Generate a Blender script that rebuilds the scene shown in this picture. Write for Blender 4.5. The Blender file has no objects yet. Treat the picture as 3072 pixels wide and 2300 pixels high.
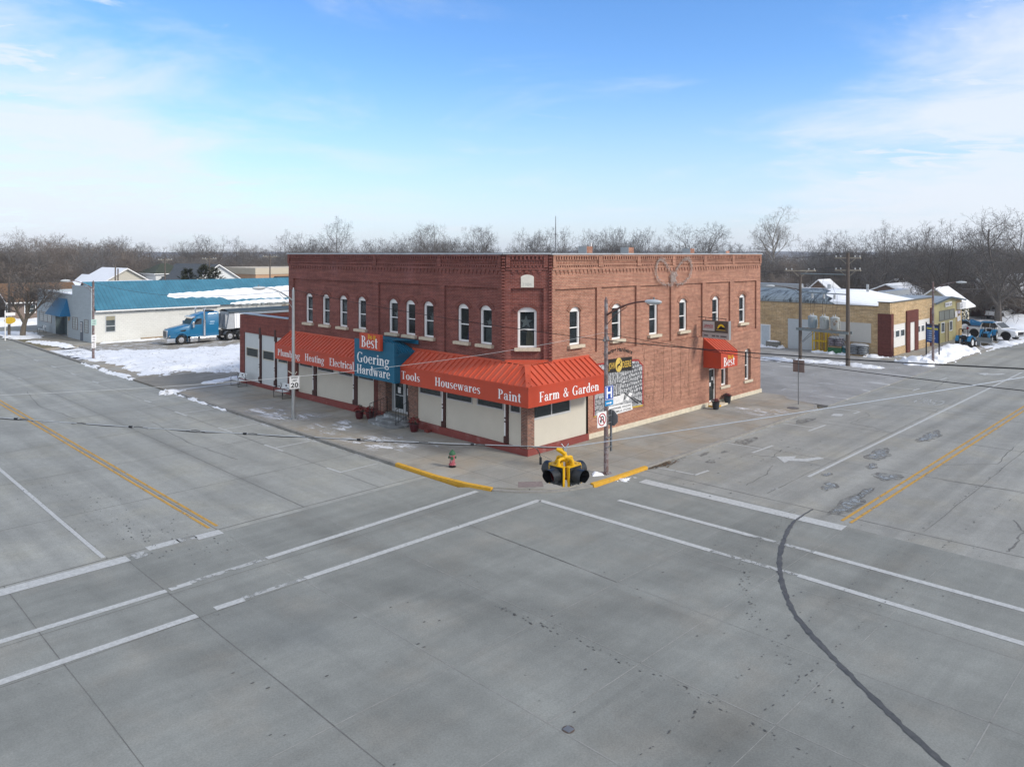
import bpy, math, random
from mathutils import Vector, Matrix, noise
R_ = math.radians
S = bpy.context.scene
COL = S.collection
rnd = random.Random(7)
# ------------------------------------------------------------------ camera
CAMX, CAMY, CAMZ = -25.839, -24.632, 9.5
cam = bpy.data.cameras.new('camera'); camo = bpy.data.objects.new('camera', cam); COL.objects.link(camo)
camo.location = (CAMX, CAMY, CAMZ); camo.rotation_euler = (R_(90), 0, R_(-45.2))
cam.sensor_width = 36; cam.lens = 2282 / 3072 * 36; cam.shift_y = -390 / 3072
cam.clip_start = .1; cam.clip_end = 9000
S.camera = camo
# ------------------------------------------------------------------ light, sky, exposure
SUN_EL, SUN_AZ = 33, (0.30, -0.95)            # direction towards the sun (x, y)
sl = bpy.data.lights.new('sun', 'SUN'); sl.energy = 1.45; sl.angle = R_(12); sl.color = (1, .93, .84)
so = bpy.data.objects.new('sun', sl); COL.objects.link(so)
ln = math.hypot(*SUN_AZ)
sd = Vector((SUN_AZ[0]/ln*math.cos(R_(SUN_EL)), SUN_AZ[1]/ln*math.cos(R_(SUN_EL)), math.sin(R_(SUN_EL))))
so.rotation_euler = sd.to_track_quat('Z', 'Y').to_euler(); so.location = (0, -60, 80)
S.view_settings.view_transform = 'Standard'; S.view_settings.look = 'None'
S.view_settings.exposure = 1.06; S.view_settings.gamma = 1
W = bpy.data.worlds.new('World'); S.world = W; W.use_nodes = True
def world():
    nt = W.node_tree; N = nt.nodes; L = nt.links; N.clear()
    def n(t, **k):
        x = N.new(t)
        for a, b in k.items(): setattr(x, a, b)
        return x
    def math_(op, a, b=None, clamp=False):
        x = n('ShaderNodeMath', operation=op, use_clamp=clamp)
        for i, v in enumerate((a, b)):
            if v is None: continue
            if isinstance(v, (int, float)): x.inputs[i].default_value = v
            else: L.new(v, x.inputs[i])
        return x.outputs[0]
    def ss(v, a, b):
        x = n('ShaderNodeMapRange', interpolation_type='SMOOTHSTEP'); L.new(v, x.inputs[0])
        x.inputs[1].default_value = a; x.inputs[2].default_value = b
        return x.outputs[0]
    out = n('ShaderNodeOutputWorld'); bg = n('ShaderNodeBackground'); bg.inputs[1].default_value = .105
    sky = n('ShaderNodeTexSky'); sky.sky_type = 'NISHITA'; sky.sun_disc = False
    sky.sun_elevation = R_(SUN_EL); sky.sun_rotation = math.atan2(SUN_AZ[0], SUN_AZ[1])
    sky.air_density = 1.0; sky.dust_density = .35; sky.ozone_density = 3.0; sky.altitude = 300
    tc = n('ShaderNodeTexCoord'); sep = n('ShaderNodeSeparateXYZ'); L.new(tc.outputs['Generated'], sep.inputs[0])
    X, Y, Z = sep.outputs
    # azimuth axes that follow the two streets: u to the right of the view, v along it
    u = math_('ADD', math_('MULTIPLY', X, .7046), math_('MULTIPLY', Y, -.7096))
    v = math_('ADD', math_('MULTIPLY', X, .7096), math_('MULTIPLY', Y, .7046))
    zc = math_('MAXIMUM', Z, .02)
    # cloud sheet: a flat layer seen in perspective
    k = math_('ADD', zc, .10)
    cmb = n('ShaderNodeCombineXYZ'); L.new(math_('DIVIDE', u, k), cmb.inputs[0]); L.new(math_('MULTIPLY', math_('DIVIDE', v, k), 1.0), cmb.inputs[1])
    n1 = n('ShaderNodeTexNoise'); n1.inputs['Scale'].default_value = .9; n1.inputs['Detail'].default_value = 9; n1.inputs['Roughness'].default_value = .6; n1.inputs['Distortion'].default_value = .5
    L.new(cmb.outputs[0], n1.inputs['Vector'])
    n2 = n('ShaderNodeTexNoise'); n2.inputs['Scale'].default_value = 3.2; n2.inputs['Detail'].default_value = 8; n2.inputs['Roughness'].default_value = .62; n2.inputs['Distortion'].default_value = .6
    mp = n('ShaderNodeMapping'); mp.inputs['Scale'].default_value = (.75, 1.25, 1); mp.inputs['Rotation'].default_value = (0, 0, .45); L.new(cmb.outputs[0], mp.inputs['Vector']); L.new(mp.outputs[0], n2.inputs['Vector'])
    au = math_('DIVIDE', u, math_('MAXIMUM', math_('ABSOLUTE', v), .05))       # tangent of the bearing from the view axis
    right = ss(math_('SUBTRACT', au, math_('MULTIPLY', Z, 1.15)), .10, .62)
    left = ss(math_('MULTIPLY', math_('ADD', au, math_('MULTIPLY', Z, 1.3)), -1), -.05, .50)
    low = ss(Z, .26, .0)
    back = ss(v, .1, -.3)  # extra cloud behind the camera, out of view, added to whiten the light
    dens = math_('ADD', math_('MULTIPLY', right, .36), math_('MULTIPLY', left, .27))
    dens = math_('ADD', dens, math_('MULTIPLY', low, .03)); dens = math_('ADD', dens, math_('MULTIPLY', back, .45))
    c1 = ss(math_('ADD', n1.outputs['Fac'], dens), .50, .95)
    c2 = math_('MULTIPLY', ss(math_('ADD', n2.outputs['Fac'], dens), .66, .86), .80)
    cl = math_('MAXIMUM', c1, c2)
    veil = math_('MULTIPLY', ss(Z, .25, -.05), .82)
    fac = math_('MINIMUM', cl, .85)
    hs = n('ShaderNodeHueSaturation'); hs.inputs['Saturation'].default_value = 1.18; hs.inputs['Value'].default_value = 1.0
    tn = n('ShaderNodeMix', data_type='RGBA', blend_type='MULTIPLY'); tn.inputs[0].default_value = 1; L.new(sky.outputs[0], tn.inputs[6]); tn.inputs[7].default_value = (.96, .955, 1.03, 1); L.new(tn.outputs[2], hs.inputs['Color'])
    mv = n('ShaderNodeMix', data_type='RGBA'); L.new(veil, mv.inputs[0]); L.new(hs.outputs[0], mv.inputs[6]); mv.inputs[7].default_value = (2.8, 3.3, 4.2, 1)
    mx = n('ShaderNodeMix', data_type='RGBA'); L.new(fac, mx.inputs[0]); L.new(mv.outputs[2], mx.inputs[6]); mx.inputs[7].default_value = (4.0, 4.25, 4.65, 1)
    L.new(mx.outputs[2], bg.inputs[0]); L.new(bg.outputs[0], out.inputs[0])
world()
# ------------------------------------------------------------------ helpers: pixel <-> ground
FX, FY, RX, RY = .70957, .70463, .70463, -.70957
def at(px, D, z=0):
    """point at view depth D below/above photo column px"""
    l = (px - 1536) / 2282 * D
    return Vector((CAMX + D*FX + l*RX, CAMY + D*FY + l*RY, z))
def zat(py, D): return 9.5 - (py - 760) / 2282 * D
ROADZ = -.12
KR = (9.5 - ROADZ) / 9.5
def rd(x, y):
    """ground points were measured on z = 0; the carriageway lies a kerb lower"""
    return (CAMX + (x - CAMX) * KR, CAMY + (y - CAMY) * KR)
# ------------------------------------------------------------------ helpers: objects
OFF = {}
def thing(name, label, cat, loc=(0, 0, 0), rotz=0, group=None):
    o = bpy.data.objects.new(name, None); COL.objects.link(o); o.empty_display_size = .3
    o.location = loc; o.rotation_euler = (0, 0, rotz); o['label'] = label; o['category'] = cat
    if group: o['group'] = group
    OFF[o.name] = Vector(loc) if rotz == 0 else Vector((0, 0, 0))
    return o
def tag(o, label, cat, group=None):
    o['label'] = label; o['category'] = cat
    if group: o['group'] = group
    return o
class MB:
    def __init__(s): s.v = []; s.f = []
    def poly(s, *pts):
        i = len(s.v); s.v += [tuple(p) for p in pts]; s.f.append(tuple(range(i, i + len(pts)))); return s
    def box(s, x0, y0, z0, x1, y1, z1):
        i = len(s.v); s.v += [(x, y, z) for z in (z0, z1) for x, y in ((x0, y0), (x1, y0), (x1, y1), (x0, y1))]
        s.f += [tuple(i + k for k in q) for q in ((3, 2, 1, 0), (4, 5, 6, 7), (0, 1, 5, 4), (1, 2, 6, 5), (2, 3, 7, 6), (3, 0, 4, 7))]; return s
    def hexa(s, p):
        """eight points: bottom ring then top ring"""
        i = len(s.v); s.v += [tuple(q) for q in p]
        s.f += [tuple(i + k for k in q) for q in ((3, 2, 1, 0), (4, 5, 6, 7), (0, 1, 5, 4), (1, 2, 6, 5), (2, 3, 7, 6), (3, 0, 4, 7))]; return s
    def prism(s, pts, d):
        """extrude a polygon along vector d"""
        n = len(pts); i = len(s.v); d = Vector(d)
        s.v += [tuple(p) for p in pts] + [tuple(Vector(p) + d) for p in pts]
        s.f.append(tuple(i + k for k in range(n))[::-1]); s.f.append(tuple(i + n + k for k in range(n)))
        for k in range(n):
            a, b = k, (k + 1) % n; s.f.append((i + a, i + b, i + n + b, i + n + a))
        return s
    def tube(s, pts, r, n=8, caps=True):
        pts = [Vector(p) for p in pts]; rs = r if isinstance(r, (list, tuple)) else [r] * len(pts)
        i = len(s.v); up = None
        for k, p in enumerate(pts):
            t = (pts[min(k+1, len(pts)-1)] - pts[max(k-1, 0)]).normalized()
            if up is None: up = Vector((0, 0, 1)) if abs(t.z) < .9 else Vector((1, 0, 0))
            a = t.cross(up).normalized(); b = a.cross(t).normalized(); up = b
            for j in range(n):
                w = 2*math.pi*j/n; s.v.append(tuple(p + (a*math.cos(w) + b*math.sin(w)) * rs[k]))
        for k in range(len(pts)-1):
            for j in range(n):
                j2 = (j+1) % n; s.f.append((i+k*n+j, i+k*n+j2, i+(k+1)*n+j2, i+(k+1)*n+j))
        if caps:
            s.f.append(tuple(i+j for j in range(n))[::-1]); e = i+(len(pts)-1)*n; s.f.append(tuple(e+j for j in range(n)))
        return s
    def cyl(s, p0, p1, r0, r1=None, n=12): return s.tube([p0, p1], [r0, r0 if r1 is None else r1], n)
    def lathe(s, c, prof, n=16):
        i = len(s.v)
        for r, z in prof:
            for j in range(n):
                w = 2*math.pi*j/n; s.v.append((c[0]+r*math.cos(w), c[1]+r*math.sin(w), c[2]+z))
        for k in range(len(prof)-1):
            for j in range(n):
                j2 = (j+1) % n; s.f.append((i+k*n+j, i+k*n+j2, i+(k+1)*n+j2, i+(k+1)*n+j))
        s.f.append(tuple(i+j for j in range(n))[::-1]); e = i+(len(prof)-1)*n; s.f.append(tuple(e+j for j in range(n)))
        return s
    def blob(s, c, r, n=8, m=5, jit=.0, seed=1):
        q = random.Random(seed); i = len(s.v)
        for k in range(m+1):
            t = math.pi*k/m
            for j in range(n):
                w = 2*math.pi*j/n; g = 1 + q.uniform(-jit, jit)
                s.v.append((c[0]+r[0]*g*math.sin(t)*math.cos(w), c[1]+r[1]*g*math.sin(t)*math.sin(w), c[2]+r[2]*g*math.cos(t)))
        for k in range(m):
            for j in range(n):
                j2 = (j+1) % n; s.f.append((i+k*n+j, i+(k+1)*n+j, i+(k+1)*n+j2, i+k*n+j2))
        return s
    def ribbon(s, pts, w, z=None):
        """flat strip on the ground along points; w one width or a list"""
        pts = [Vector((p[0], p[1], p[2] if len(p) > 2 else z)) for p in pts]; ws = w if isinstance(w, (list, tuple)) else [w]*len(pts)
        i = len(s.v)
        for k, p in enumerate(pts):
            t = pts[min(k+1, len(pts)-1)] - pts[max(k-1, 0)]; t.z = 0; t.normalize(); a = Vector((-t.y, t.x, 0)) * ws[k] / 2
            s.v += [tuple(p + a), tuple(p - a)]
        for k in range(len(pts)-1): s.f.append((i+2*k, i+2*k+1, i+2*k+3, i+2*k+2))
        return s
    def add(s, o, fn):
        i = len(s.v); s.v += [tuple(fn(Vector(p))) for p in o.v]; s.f += [tuple(i+k for k in q) for q in o.f]; return s
    def build(s, name, m, parent=None, smooth=False, world=True, kind=None, loc=None, rotz=0, bevel=0):
        me = bpy.data.meshes.new(name)
        vs = s.v; off = Vector((0, 0, 0))
        if parent is not None and world: off = OFF.get(parent.name, off)
        if off.length: vs = [(a-off.x, b-off.y, c-off.z) for a, b, c in vs]
        me.from_pydata(vs, [], s.f); me.update()
        if smooth:
            me.polygons.foreach_set('use_smooth', [True]*len(me.polygons))
            me.set_sharp_from_angle(angle=R_(40))
        if m: me.materials.append(m)
        o = bpy.data.objects.new(name, me); COL.objects.link(o)
        if parent is not None: o.parent = parent; OFF[o.name] = off
        if kind: o['kind'] = kind
        if loc is not None: o.location = loc
        o.rotation_euler = (0, 0, rotz)
        if bevel:
            b = o.modifiers.new('bevel', 'BEVEL'); b.width = bevel; b.segments = 2; b.limit_method = 'ANGLE'; b.angle_limit = R_(50)
        return o
def kids(o): return [c for c in COL.objects if c.parent == o]
CH = {}
def copy_tree(o, parent=None, loc=None, rotz=None, label=None, group=None, keep=None):
    c = o.copy(); COL.objects.link(c); c.parent = parent
    if loc is not None: c.location = loc
    if rotz is not None: c.rotation_euler = (0, 0, rotz)
    if label: c['label'] = label
    if group: c['group'] = group
    for ch in list(o.children):
        if keep is None or keep(ch): copy_tree(ch, c)
    return c
# ------------------------------------------------------------------ helpers: materials
MATS = {}
def mat(name, col, rough=.75, metal=0, var=.12, scale=3.0, bump=0, spec=.3, var2=0, scale2=.4, col2=None, thr=None, emit=None, clear=0, stretch=None):
    """principled; var = fine brightness variation, col2/thr = second colour in noise patches (paint loss, rust, dirt)"""
    if name in MATS: return MATS[name]
    m = bpy.data.materials.new(name); m.use_nodes = True; nt = m.node_tree; N, L = nt.nodes, nt.links
    b = N['Principled BSDF']; b.inputs['Roughness'].default_value = rough; b.inputs['Metallic'].default_value = metal
    b.inputs['Specular IOR Level'].default_value = spec
    if clear: b.inputs['Coat Weight'].default_value = clear; b.inputs['Coat Roughness'].default_value = .08
    geo = N.new('ShaderNodeTexCoord'); vec = geo.outputs['Object']
    if stretch:
        mp = N.new('ShaderNodeMapping'); mp.inputs['Scale'].default_value = stretch; L.new(vec, mp.inputs['Vector']); vec = mp.outputs[0]
    nz = N.new('ShaderNodeTexNoise'); nz.inputs['Scale'].default_value = scale; nz.inputs['Detail'].default_value = 6; nz.inputs['Roughness'].default_value = .65
    L.new(vec, nz.inputs['Vector'])
    mr = N.new('ShaderNodeMapRange'); L.new(nz.outputs['Fac'], mr.inputs[0]); mr.inputs[1].default_value = .25; mr.inputs[2].default_value = .75
    mr.inputs[3].default_value = 1-var; mr.inputs[4].default_value = 1+var
    cur = None
    rgb = N.new('ShaderNodeRGB'); rgb.outputs[0].default_value = (*col, 1); cur = rgb.outputs[0]
    if col2 is not None:
        n2 = N.new('ShaderNodeTexNoise'); n2.inputs['Scale'].default_value = scale2; n2.inputs['Detail'].default_value = 8; n2.inputs['Roughness'].default_value = .7
        L.new(vec, n2.inputs['Vector'])
        m2 = N.new('ShaderNodeMapRange'); L.new(n2.outputs['Fac'], m2.inputs[0]); t = thr or (.5, .6); m2.inputs[1].default_value = t[0]; m2.inputs[2].default_value = t[1]
        mx = N.new('ShaderNodeMix'); mx.data_type = 'RGBA'; L.new(m2.outputs[0], mx.inputs[0]); L.new(cur, mx.inputs[6]); mx.inputs[7].default_value = (*col2, 1); cur = mx.outputs[2]
    vm = N.new('ShaderNodeVectorMath'); vm.operation = 'SCALE'; L.new(cur, vm.inputs[0]); L.new(mr.outputs[0], vm.inputs['Scale'])
    L.new(vm.outputs[0], b.inputs['Base Color'])
    if bump:
        bp = N.new('ShaderNodeBump'); bp.inputs['Strength'].default_value = bump; bp.inputs['Distance'].default_value = .05
        L.new(nz.outputs['Fac'], bp.inputs['Height']); L.new(bp.outputs[0], b.inputs['Normal'])
    if emit: b.inputs['Emission Color'].default_value = (*emit[0], 1); b.inputs['Emission Strength'].default_value = emit[1]
    MATS[name] = m; return m
class NT:
    """small node-building helper"""
    def __init__(s, name):
        s.m = bpy.data.materials.new(name); s.m.use_nodes = True; s.N = s.m.node_tree.nodes; s.L = s.m.node_tree.links
        s.b = s.N['Principled BSDF']; s.out = s.N['Material Output']; MATS[name] = s.m
    def n(s, t, **k):
        x = s.N.new(t)
        for a, b in k.items(): setattr(x, a, b)
        return x
    def put(s, inp, v):
        if isinstance(v, (int, float)): inp.default_value = v
        elif isinstance(v, (tuple, list)): inp.default_value = (*v, 1) if len(v) == 3 and len(inp.default_value) == 4 else v
        else: s.L.new(v, inp)
    def math(s, op, a, b=0, clamp=False):
        x = s.n('ShaderNodeMath', operation=op, use_clamp=clamp); s.put(x.inputs[0], a); s.put(x.inputs[1], b); return x.outputs[0]
    def ss(s, v, a, b, lo=0, hi=1, interp='SMOOTHSTEP'):
        x = s.n('ShaderNodeMapRange', interpolation_type=interp)
        for i, q in enumerate((v, a, b, lo, hi)): s.put(x.inputs[i], q)
        return x.outputs[0]
    def noise(s, vec, scale, detail=5, rough=.6, dist=0):
        x = s.n('ShaderNodeTexNoise'); s.put(x.inputs['Vector'], vec); s.put(x.inputs['Scale'], scale); s.put(x.inputs['Detail'], detail); s.put(x.inputs['Roughness'], rough); s.put(x.inputs['Distortion'], dist); return x.outputs['Fac']
    def mix(s, f, a, b, mode='MIX'):
        x = s.n('ShaderNodeMix', data_type='RGBA', blend_type=mode); s.put(x.inputs[0], f); s.put(x.inputs[6], a); s.put(x.inputs[7], b); return x.outputs[2]
    def scale(s, vec, sc, rot=0):
        x = s.n('ShaderNodeMapping'); s.put(x.inputs['Vector'], vec); x.inputs['Scale'].default_value = sc; x.inputs['Rotation'].default_value = (0, 0, rot); return x.outputs[0]
    def pos(s): return s.n('ShaderNodeNewGeometry').outputs['Position']
    def xyz(s, v):
        x = s.n('ShaderNodeSeparateXYZ'); s.L.new(v, x.inputs[0]); return x.outputs
    def comb(s, a, b, c=0):
        x = s.n('ShaderNodeCombineXYZ')
        for i, q in enumerate((a, b, c)): s.put(x.inputs[i], q)
        return x.outputs[0]
    def wallvec(s):
        g = s.n('ShaderNodeNewGeometry'); P = s.xyz(g.outputs['Position']); Nn = s.xyz(g.outputs['True Normal'])
        u = s.math('SUBTRACT', s.math('MULTIPLY', P[1], Nn[0]), s.math('MULTIPLY', P[0], Nn[1]))
        return s.comb(u, P[2]), P
    def bump(s, h, st=.4, d=.02):
        x = s.n('ShaderNodeBump'); x.inputs['Strength'].default_value = st; x.inputs['Distance'].default_value = d; s.L.new(h, x.inputs['Height']); s.L.new(x.outputs[0], s.b.inputs['Normal'])
    def alpha(s, shader_fac):
        tr = s.n('ShaderNodeBsdfTransparent'); mx = s.n('ShaderNodeMixShader'); s.L.new(shader_fac, mx.inputs[0]); s.L.new(tr.outputs[0], mx.inputs[1]); s.L.new(s.b.outputs[0], mx.inputs[2]); s.L.new(mx.outputs[0], s.out.inputs[0])
def brick(name, c1, c2, mortar, w=.215, h=.075, ms=.012, rough=.85, blotch=None, bl=(.5, .62), bls=.35, streak=.15, offset=.5, fine=.13):
    t = NT(name); vec, P = t.wallvec()
    b = t.n('ShaderNodeTexBrick'); t.L.new(vec, b.inputs['Vector']); b.offset = offset
    for k, v in (('Scale', 1), ('Mortar Size', ms), ('Mortar Smooth', .3), ('Bias', 0), ('Brick Width', w), ('Row Height', h)): b.inputs[k].default_value = v
    b.inputs['Color1'].default_value = (*c1, 1); b.inputs['Color2'].default_value = (*c2, 1); b.inputs['Mortar'].default_value = (*mortar, 1)
    col = b.outputs['Color']
    pos = t.pos()
    if blotch: col = t.mix(t.math('MULTIPLY', t.ss(t.noise(pos, bls, 7, .65), bl[0], bl[1]), .8), col, blotch)
    st = t.noise(t.scale(vec, (1.4, .5, 1)), 1.0, 5, .6)
    v = t.ss(st, .3, .75, 1-streak*.45, 1+streak*.45)
    cs = t.noise(t.scale(vec, (.5, 1/h*.52, 1)), 1.0, 2, .5)
    v = t.math('MULTIPLY', v, t.ss(cs, .34, .66, 1-streak*.6, 1+streak*.55))
    v2 = t.ss(t.noise(pos, 6, 4), .3, .7, 1-fine, 1+fine*.9)
    x = t.n('ShaderNodeVectorMath', operation='SCALE'); t.put(x.inputs[0], col); t.put(x.inputs['Scale'], t.math('MULTIPLY', v, v2))
    t.L.new(x.outputs[0], t.b.inputs['Base Color']); t.b.inputs['Roughness'].default_value = rough; t.b.inputs['Specular IOR Level'].default_value = .2
    t.bump(t.math('SUBTRACT', 1, b.outputs['Fac']), .5, .01)
    return t.m
def seam_metal(name, col, axis=0, pitch=.3, rough=.45):
    t = NT(name); P = t.xyz(t.pos())
    f = t.math('FRACT', t.math('DIVIDE', P[axis], pitch)); g = t.ss(t.math('ABSOLUTE', t.math('SUBTRACT', f, .5)), .36, .47)
    nz = t.ss(t.noise(t.pos(), .8, 6), .3, .7, .86, 1.1)
    x = t.n('ShaderNodeVectorMath', operation='SCALE'); t.put(x.inputs[0], col); t.put(x.inputs['Scale'], t.math('MULTIPLY', nz, t.ss(g, 0, 1, 1, .78)))
    t.L.new(x.outputs[0], t.b.inputs['Base Color']); t.b.inputs['Roughness'].default_value = rough; t.bump(g, .6, .04); return t.m
def glass(name, tint=(.02, .03, .035), trans=.45, rough=.05):
    t = NT(name); t.put(t.b.inputs['Base Color'], tint); t.b.inputs['Roughness'].default_value = rough; t.b.inputs['Specular IOR Level'].default_value = .6
    tr = t.n('ShaderNodeBsdfTransparent'); tr.inputs[0].default_value = (.75, .8, .8, 1); mx = t.n('ShaderNodeMixShader'); mx.inputs[0].default_value = 1-trans
    t.L.new(tr.outputs[0], mx.inputs[1]); t.L.new(t.b.outputs[0], mx.inputs[2]); t.L.new(mx.outputs[0], t.out.inputs[0]); return t.m
M = dict(
 red_brick=brick('painted_red_brick', (.215, .066, .049), (.168, .052, .043), (.24, .12, .105), blotch=(.205, .09, .085), bl=(.52, .75), bls=.5, streak=.22),
 orange_brick=brick('weathered_orange_brick', (.40, .18, .118), (.305, .125, .085), (.40, .27, .20), blotch=(.28, .135, .10), bl=(.5, .72), bls=.55, streak=.22),
 mixed_brick=brick('mixed_new_brick', (.30, .13, .085), (.13, .06, .05), (.30, .24, .20), w=.2, h=.07),
 tan_brick=brick('tan_block', (.55, .41, .245), (.47, .33, .175), (.34, .25, .16), w=.5, h=.14, ms=.014, blotch=(.55, .42, .24), bl=(.6, .72), bls=1.5, streak=.18),
 maroon_brick=brick('maroon_brick', (.15, .045, .035), (.12, .035, .03), (.12, .05, .04), w=.2, h=.07),
 annex_brick=brick('annex_brick', (.23, .06, .045), (.17, .045, .035), (.19, .08, .07), streak=.18),
 white_block=brick('white_painted_block', (.70, .70, .66), (.66, .66, .62), (.57, .57, .54), w=.4, h=.2, ms=.012, streak=.02, fine=.02, blotch=(.63, .61, .55), bl=(.62, .75), bls=.7),
 grey_block=brick('grey_painted_block', (.36, .41, .44), (.35, .40, .43), (.30, .34, .37), w=.4, h=.2, ms=.01, streak=.05, fine=.04),
 cream=mat('cream_panel', (.57, .54, .46), .6, var=.05, scale=1.2),
 greywhite=mat('greywhite_panel', (.55, .58, .58), .6, var=.05, scale=1.2),
 plinth=mat('red_painted_plinth', (.21, .05, .042), .7, var=.12, scale=2, col2=(.27, .12, .11), scale2=1.5, thr=(.56, .7)),
 brown=mat('dark_brown_iron', (.06, .022, .018), .6),
 white=mat('white_vinyl', (.80, .80, .79), .45, var=.04),
 stone=mat('limestone', (.55, .48, .37), .9, var=.22, scale=9, bump=.6),
 found=mat('limestone_foundation', (.60, .54, .42), .9, var=.2, scale=4, bump=.5, col2=(.42, .30, .20), scale2=1.6, thr=(.6, .72)),
 coping=mat('coping_sheet', (.42, .45, .47), .5, metal=.3, var=.2, scale=1.5, col2=(.30, .22, .16), scale2=.9, thr=(.62, .7)),
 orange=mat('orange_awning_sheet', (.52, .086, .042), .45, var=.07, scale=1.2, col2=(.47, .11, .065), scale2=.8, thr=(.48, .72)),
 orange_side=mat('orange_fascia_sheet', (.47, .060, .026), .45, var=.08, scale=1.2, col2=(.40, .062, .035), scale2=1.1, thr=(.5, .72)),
 blue=mat('teal_canopy_sheet', (.008, .115, .20), .42, var=.08, scale=1.5),
 letter=mat('white_letter', (.82, .82, .82), .5, var=.03),
 yellow=mat('yellow_letter', (.80, .55, .02), .5, var=.03),
 glass=glass('window_glass'), shop=glass('shop_glass', (.03, .045, .05), .25),
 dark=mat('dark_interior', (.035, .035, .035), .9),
 roofgrey=mat('roof_membrane', (.10, .11, .12), .8, var=.2),
 snow=mat('snow', (.80, .82, .85), .75, var=.06, scale=6, bump=.5),
 black=mat('black_metal', (.015, .015, .017), .45),
 galv=mat('galvanised_steel', (.42, .44, .45), .38, metal=.7, var=.12),
 rust=mat('rusty_steel', (.17, .11, .10), .7, metal=.2, var=.2, scale=8, col2=(.30, .28, .29), scale2=5, thr=(.45, .62)),
 wood=mat('weathered_pole_wood', (.12, .10, .085), .85, var=.25, scale=4, stretch=(6, 6, .6)),
 lumber=mat('pale_lumber', (.30, .22, .13), .85, var=.2),
 rubber=mat('tyre_rubber', (.018, .018, .018), .85),
 chrome=mat('chrome', (.72, .72, .72), .18, metal=1, var=.05),
 trucks=mat('truck_blue_paint', (.004, .125, .26), .28, clear=.8, var=.03),
 tractor=mat('tractor_blue_paint', (.008, .17, .36), .35, clear=.4, var=.05),
 carwhite=mat('car_white_paint', (.80, .81, .82), .25, clear=.8, var=.02),
 carglass=mat('vehicle_glass', (.012, .016, .018), .08, spec=.8),
 signblue=mat('sign_blue', (.005, .06, .36), .4, var=.03), signwhite=mat('sign_white', (.80, .80, .80), .4, var=.03),
 signback=mat('sign_back_grey', (.20, .21, .22), .5, metal=.4), signred=mat('sign_red', (.42, .01, .02), .4), signblack=mat('sign_black', (.012, .012, .014), .4),
 bluefas=mat('pale_grey_trim', (.5, .52, .53), .5),
)
# ------------------------------------------------------------------ lettering
def sans(txt, h, bold=0, shear=0, xs=1.0):
    """flat sans text as MB in local (x, z=0 plane -> x,y), left aligned, cap height h"""
    cu = bpy.data.curves.new('tmp', 'FONT'); cu.body = txt; cu.size = h / .73; cu.resolution_u = 3; cu.shear = shear; cu.offset = bold * h; cu.fill_mode = 'FRONT'
    o = bpy.data.objects.new('tmp', cu); COL.objects.link(o)
    dg = bpy.context.evaluated_depsgraph_get(); me = o.evaluated_get(dg).to_mesh()
    b = MB(); b.v = [(v.co.x*xs, v.co.y, 0) for v in me.vertices]; b.f = [tuple(p.vertices) for p in me.polygons]
    o.evaluated_get(dg).to_mesh_clear(); bpy.data.objects.remove(o); bpy.data.curves.remove(cu)
    return b
def fit(b, w=None, h=None, cx=None, y0=0, x0=0):
    xs = [v[0] for v in b.v]; ys = [v[1] for v in b.v]; sx = w/(max(xs)-min(xs)) if w else 1; 
    b.v = [((v[0]-min(xs))*sx + x0, v[1] + y0, v[2]) for v in b.v]; return b
# a condensed bold roman: strokes on cap height 1, x-height .66
class G:
    def __init__(s): s.p = []
    def rect(s, x0, y0, x1, y1): s.p.append([(x0, y0), (x1, y0), (x1, y1), (x0, y1)]); return s
    def poly(s, *p): s.p.append(list(p)); return s
    def ring(s, cx, cy, rx, ry, a0=0, a1=360, th=.15, tv=.05, n=20):
        for k in range(n):
            a, c = R_(a0+(a1-a0)*k/n), R_(a0+(a1-a0)*(k+1)/n)
            s.p.append([(cx+rx*math.cos(a), cy+ry*math.sin(a)), (cx+rx*math.cos(c), cy+ry*math.sin(c)), (cx+(rx-th)*math.cos(c), cy+(ry-tv)*math.sin(c)), (cx+(rx-th)*math.cos(a), cy+(ry-tv)*math.sin(a))])
        return s
    def stroke(s, pts):
        for (x0, y0, w0), (x1, y1, w1) in zip(pts, pts[1:]):
            d = math.hypot(x1-x0, y1-y0) or 1; nx, ny = -(y1-y0)/d, (x1-x0)/d
            s.p.append([(x0+nx*w0/2, y0+ny*w0/2), (x0-nx*w0/2, y0-ny*w0/2), (x1-nx*w1/2, y1-ny*w1/2), (x1+nx*w1/2, y1+ny*w1/2)])
        return s
    def stem(s, x, y0, y1, b='bt', w=.15, sv=.07):
        s.rect(x, y0, x+w, y1)
        if 'b' in b: s.rect(x-sv, y0, x+w+sv, y0+.045)
        if 't' in b: s.rect(x-sv, y1-.045, x+w+sv, y1)
        if 'f' in b: s.poly((x-sv, y1-.06), (x, y1-.10), (x, y1), (x-.01, y1))
        return s
X = .66
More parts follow.
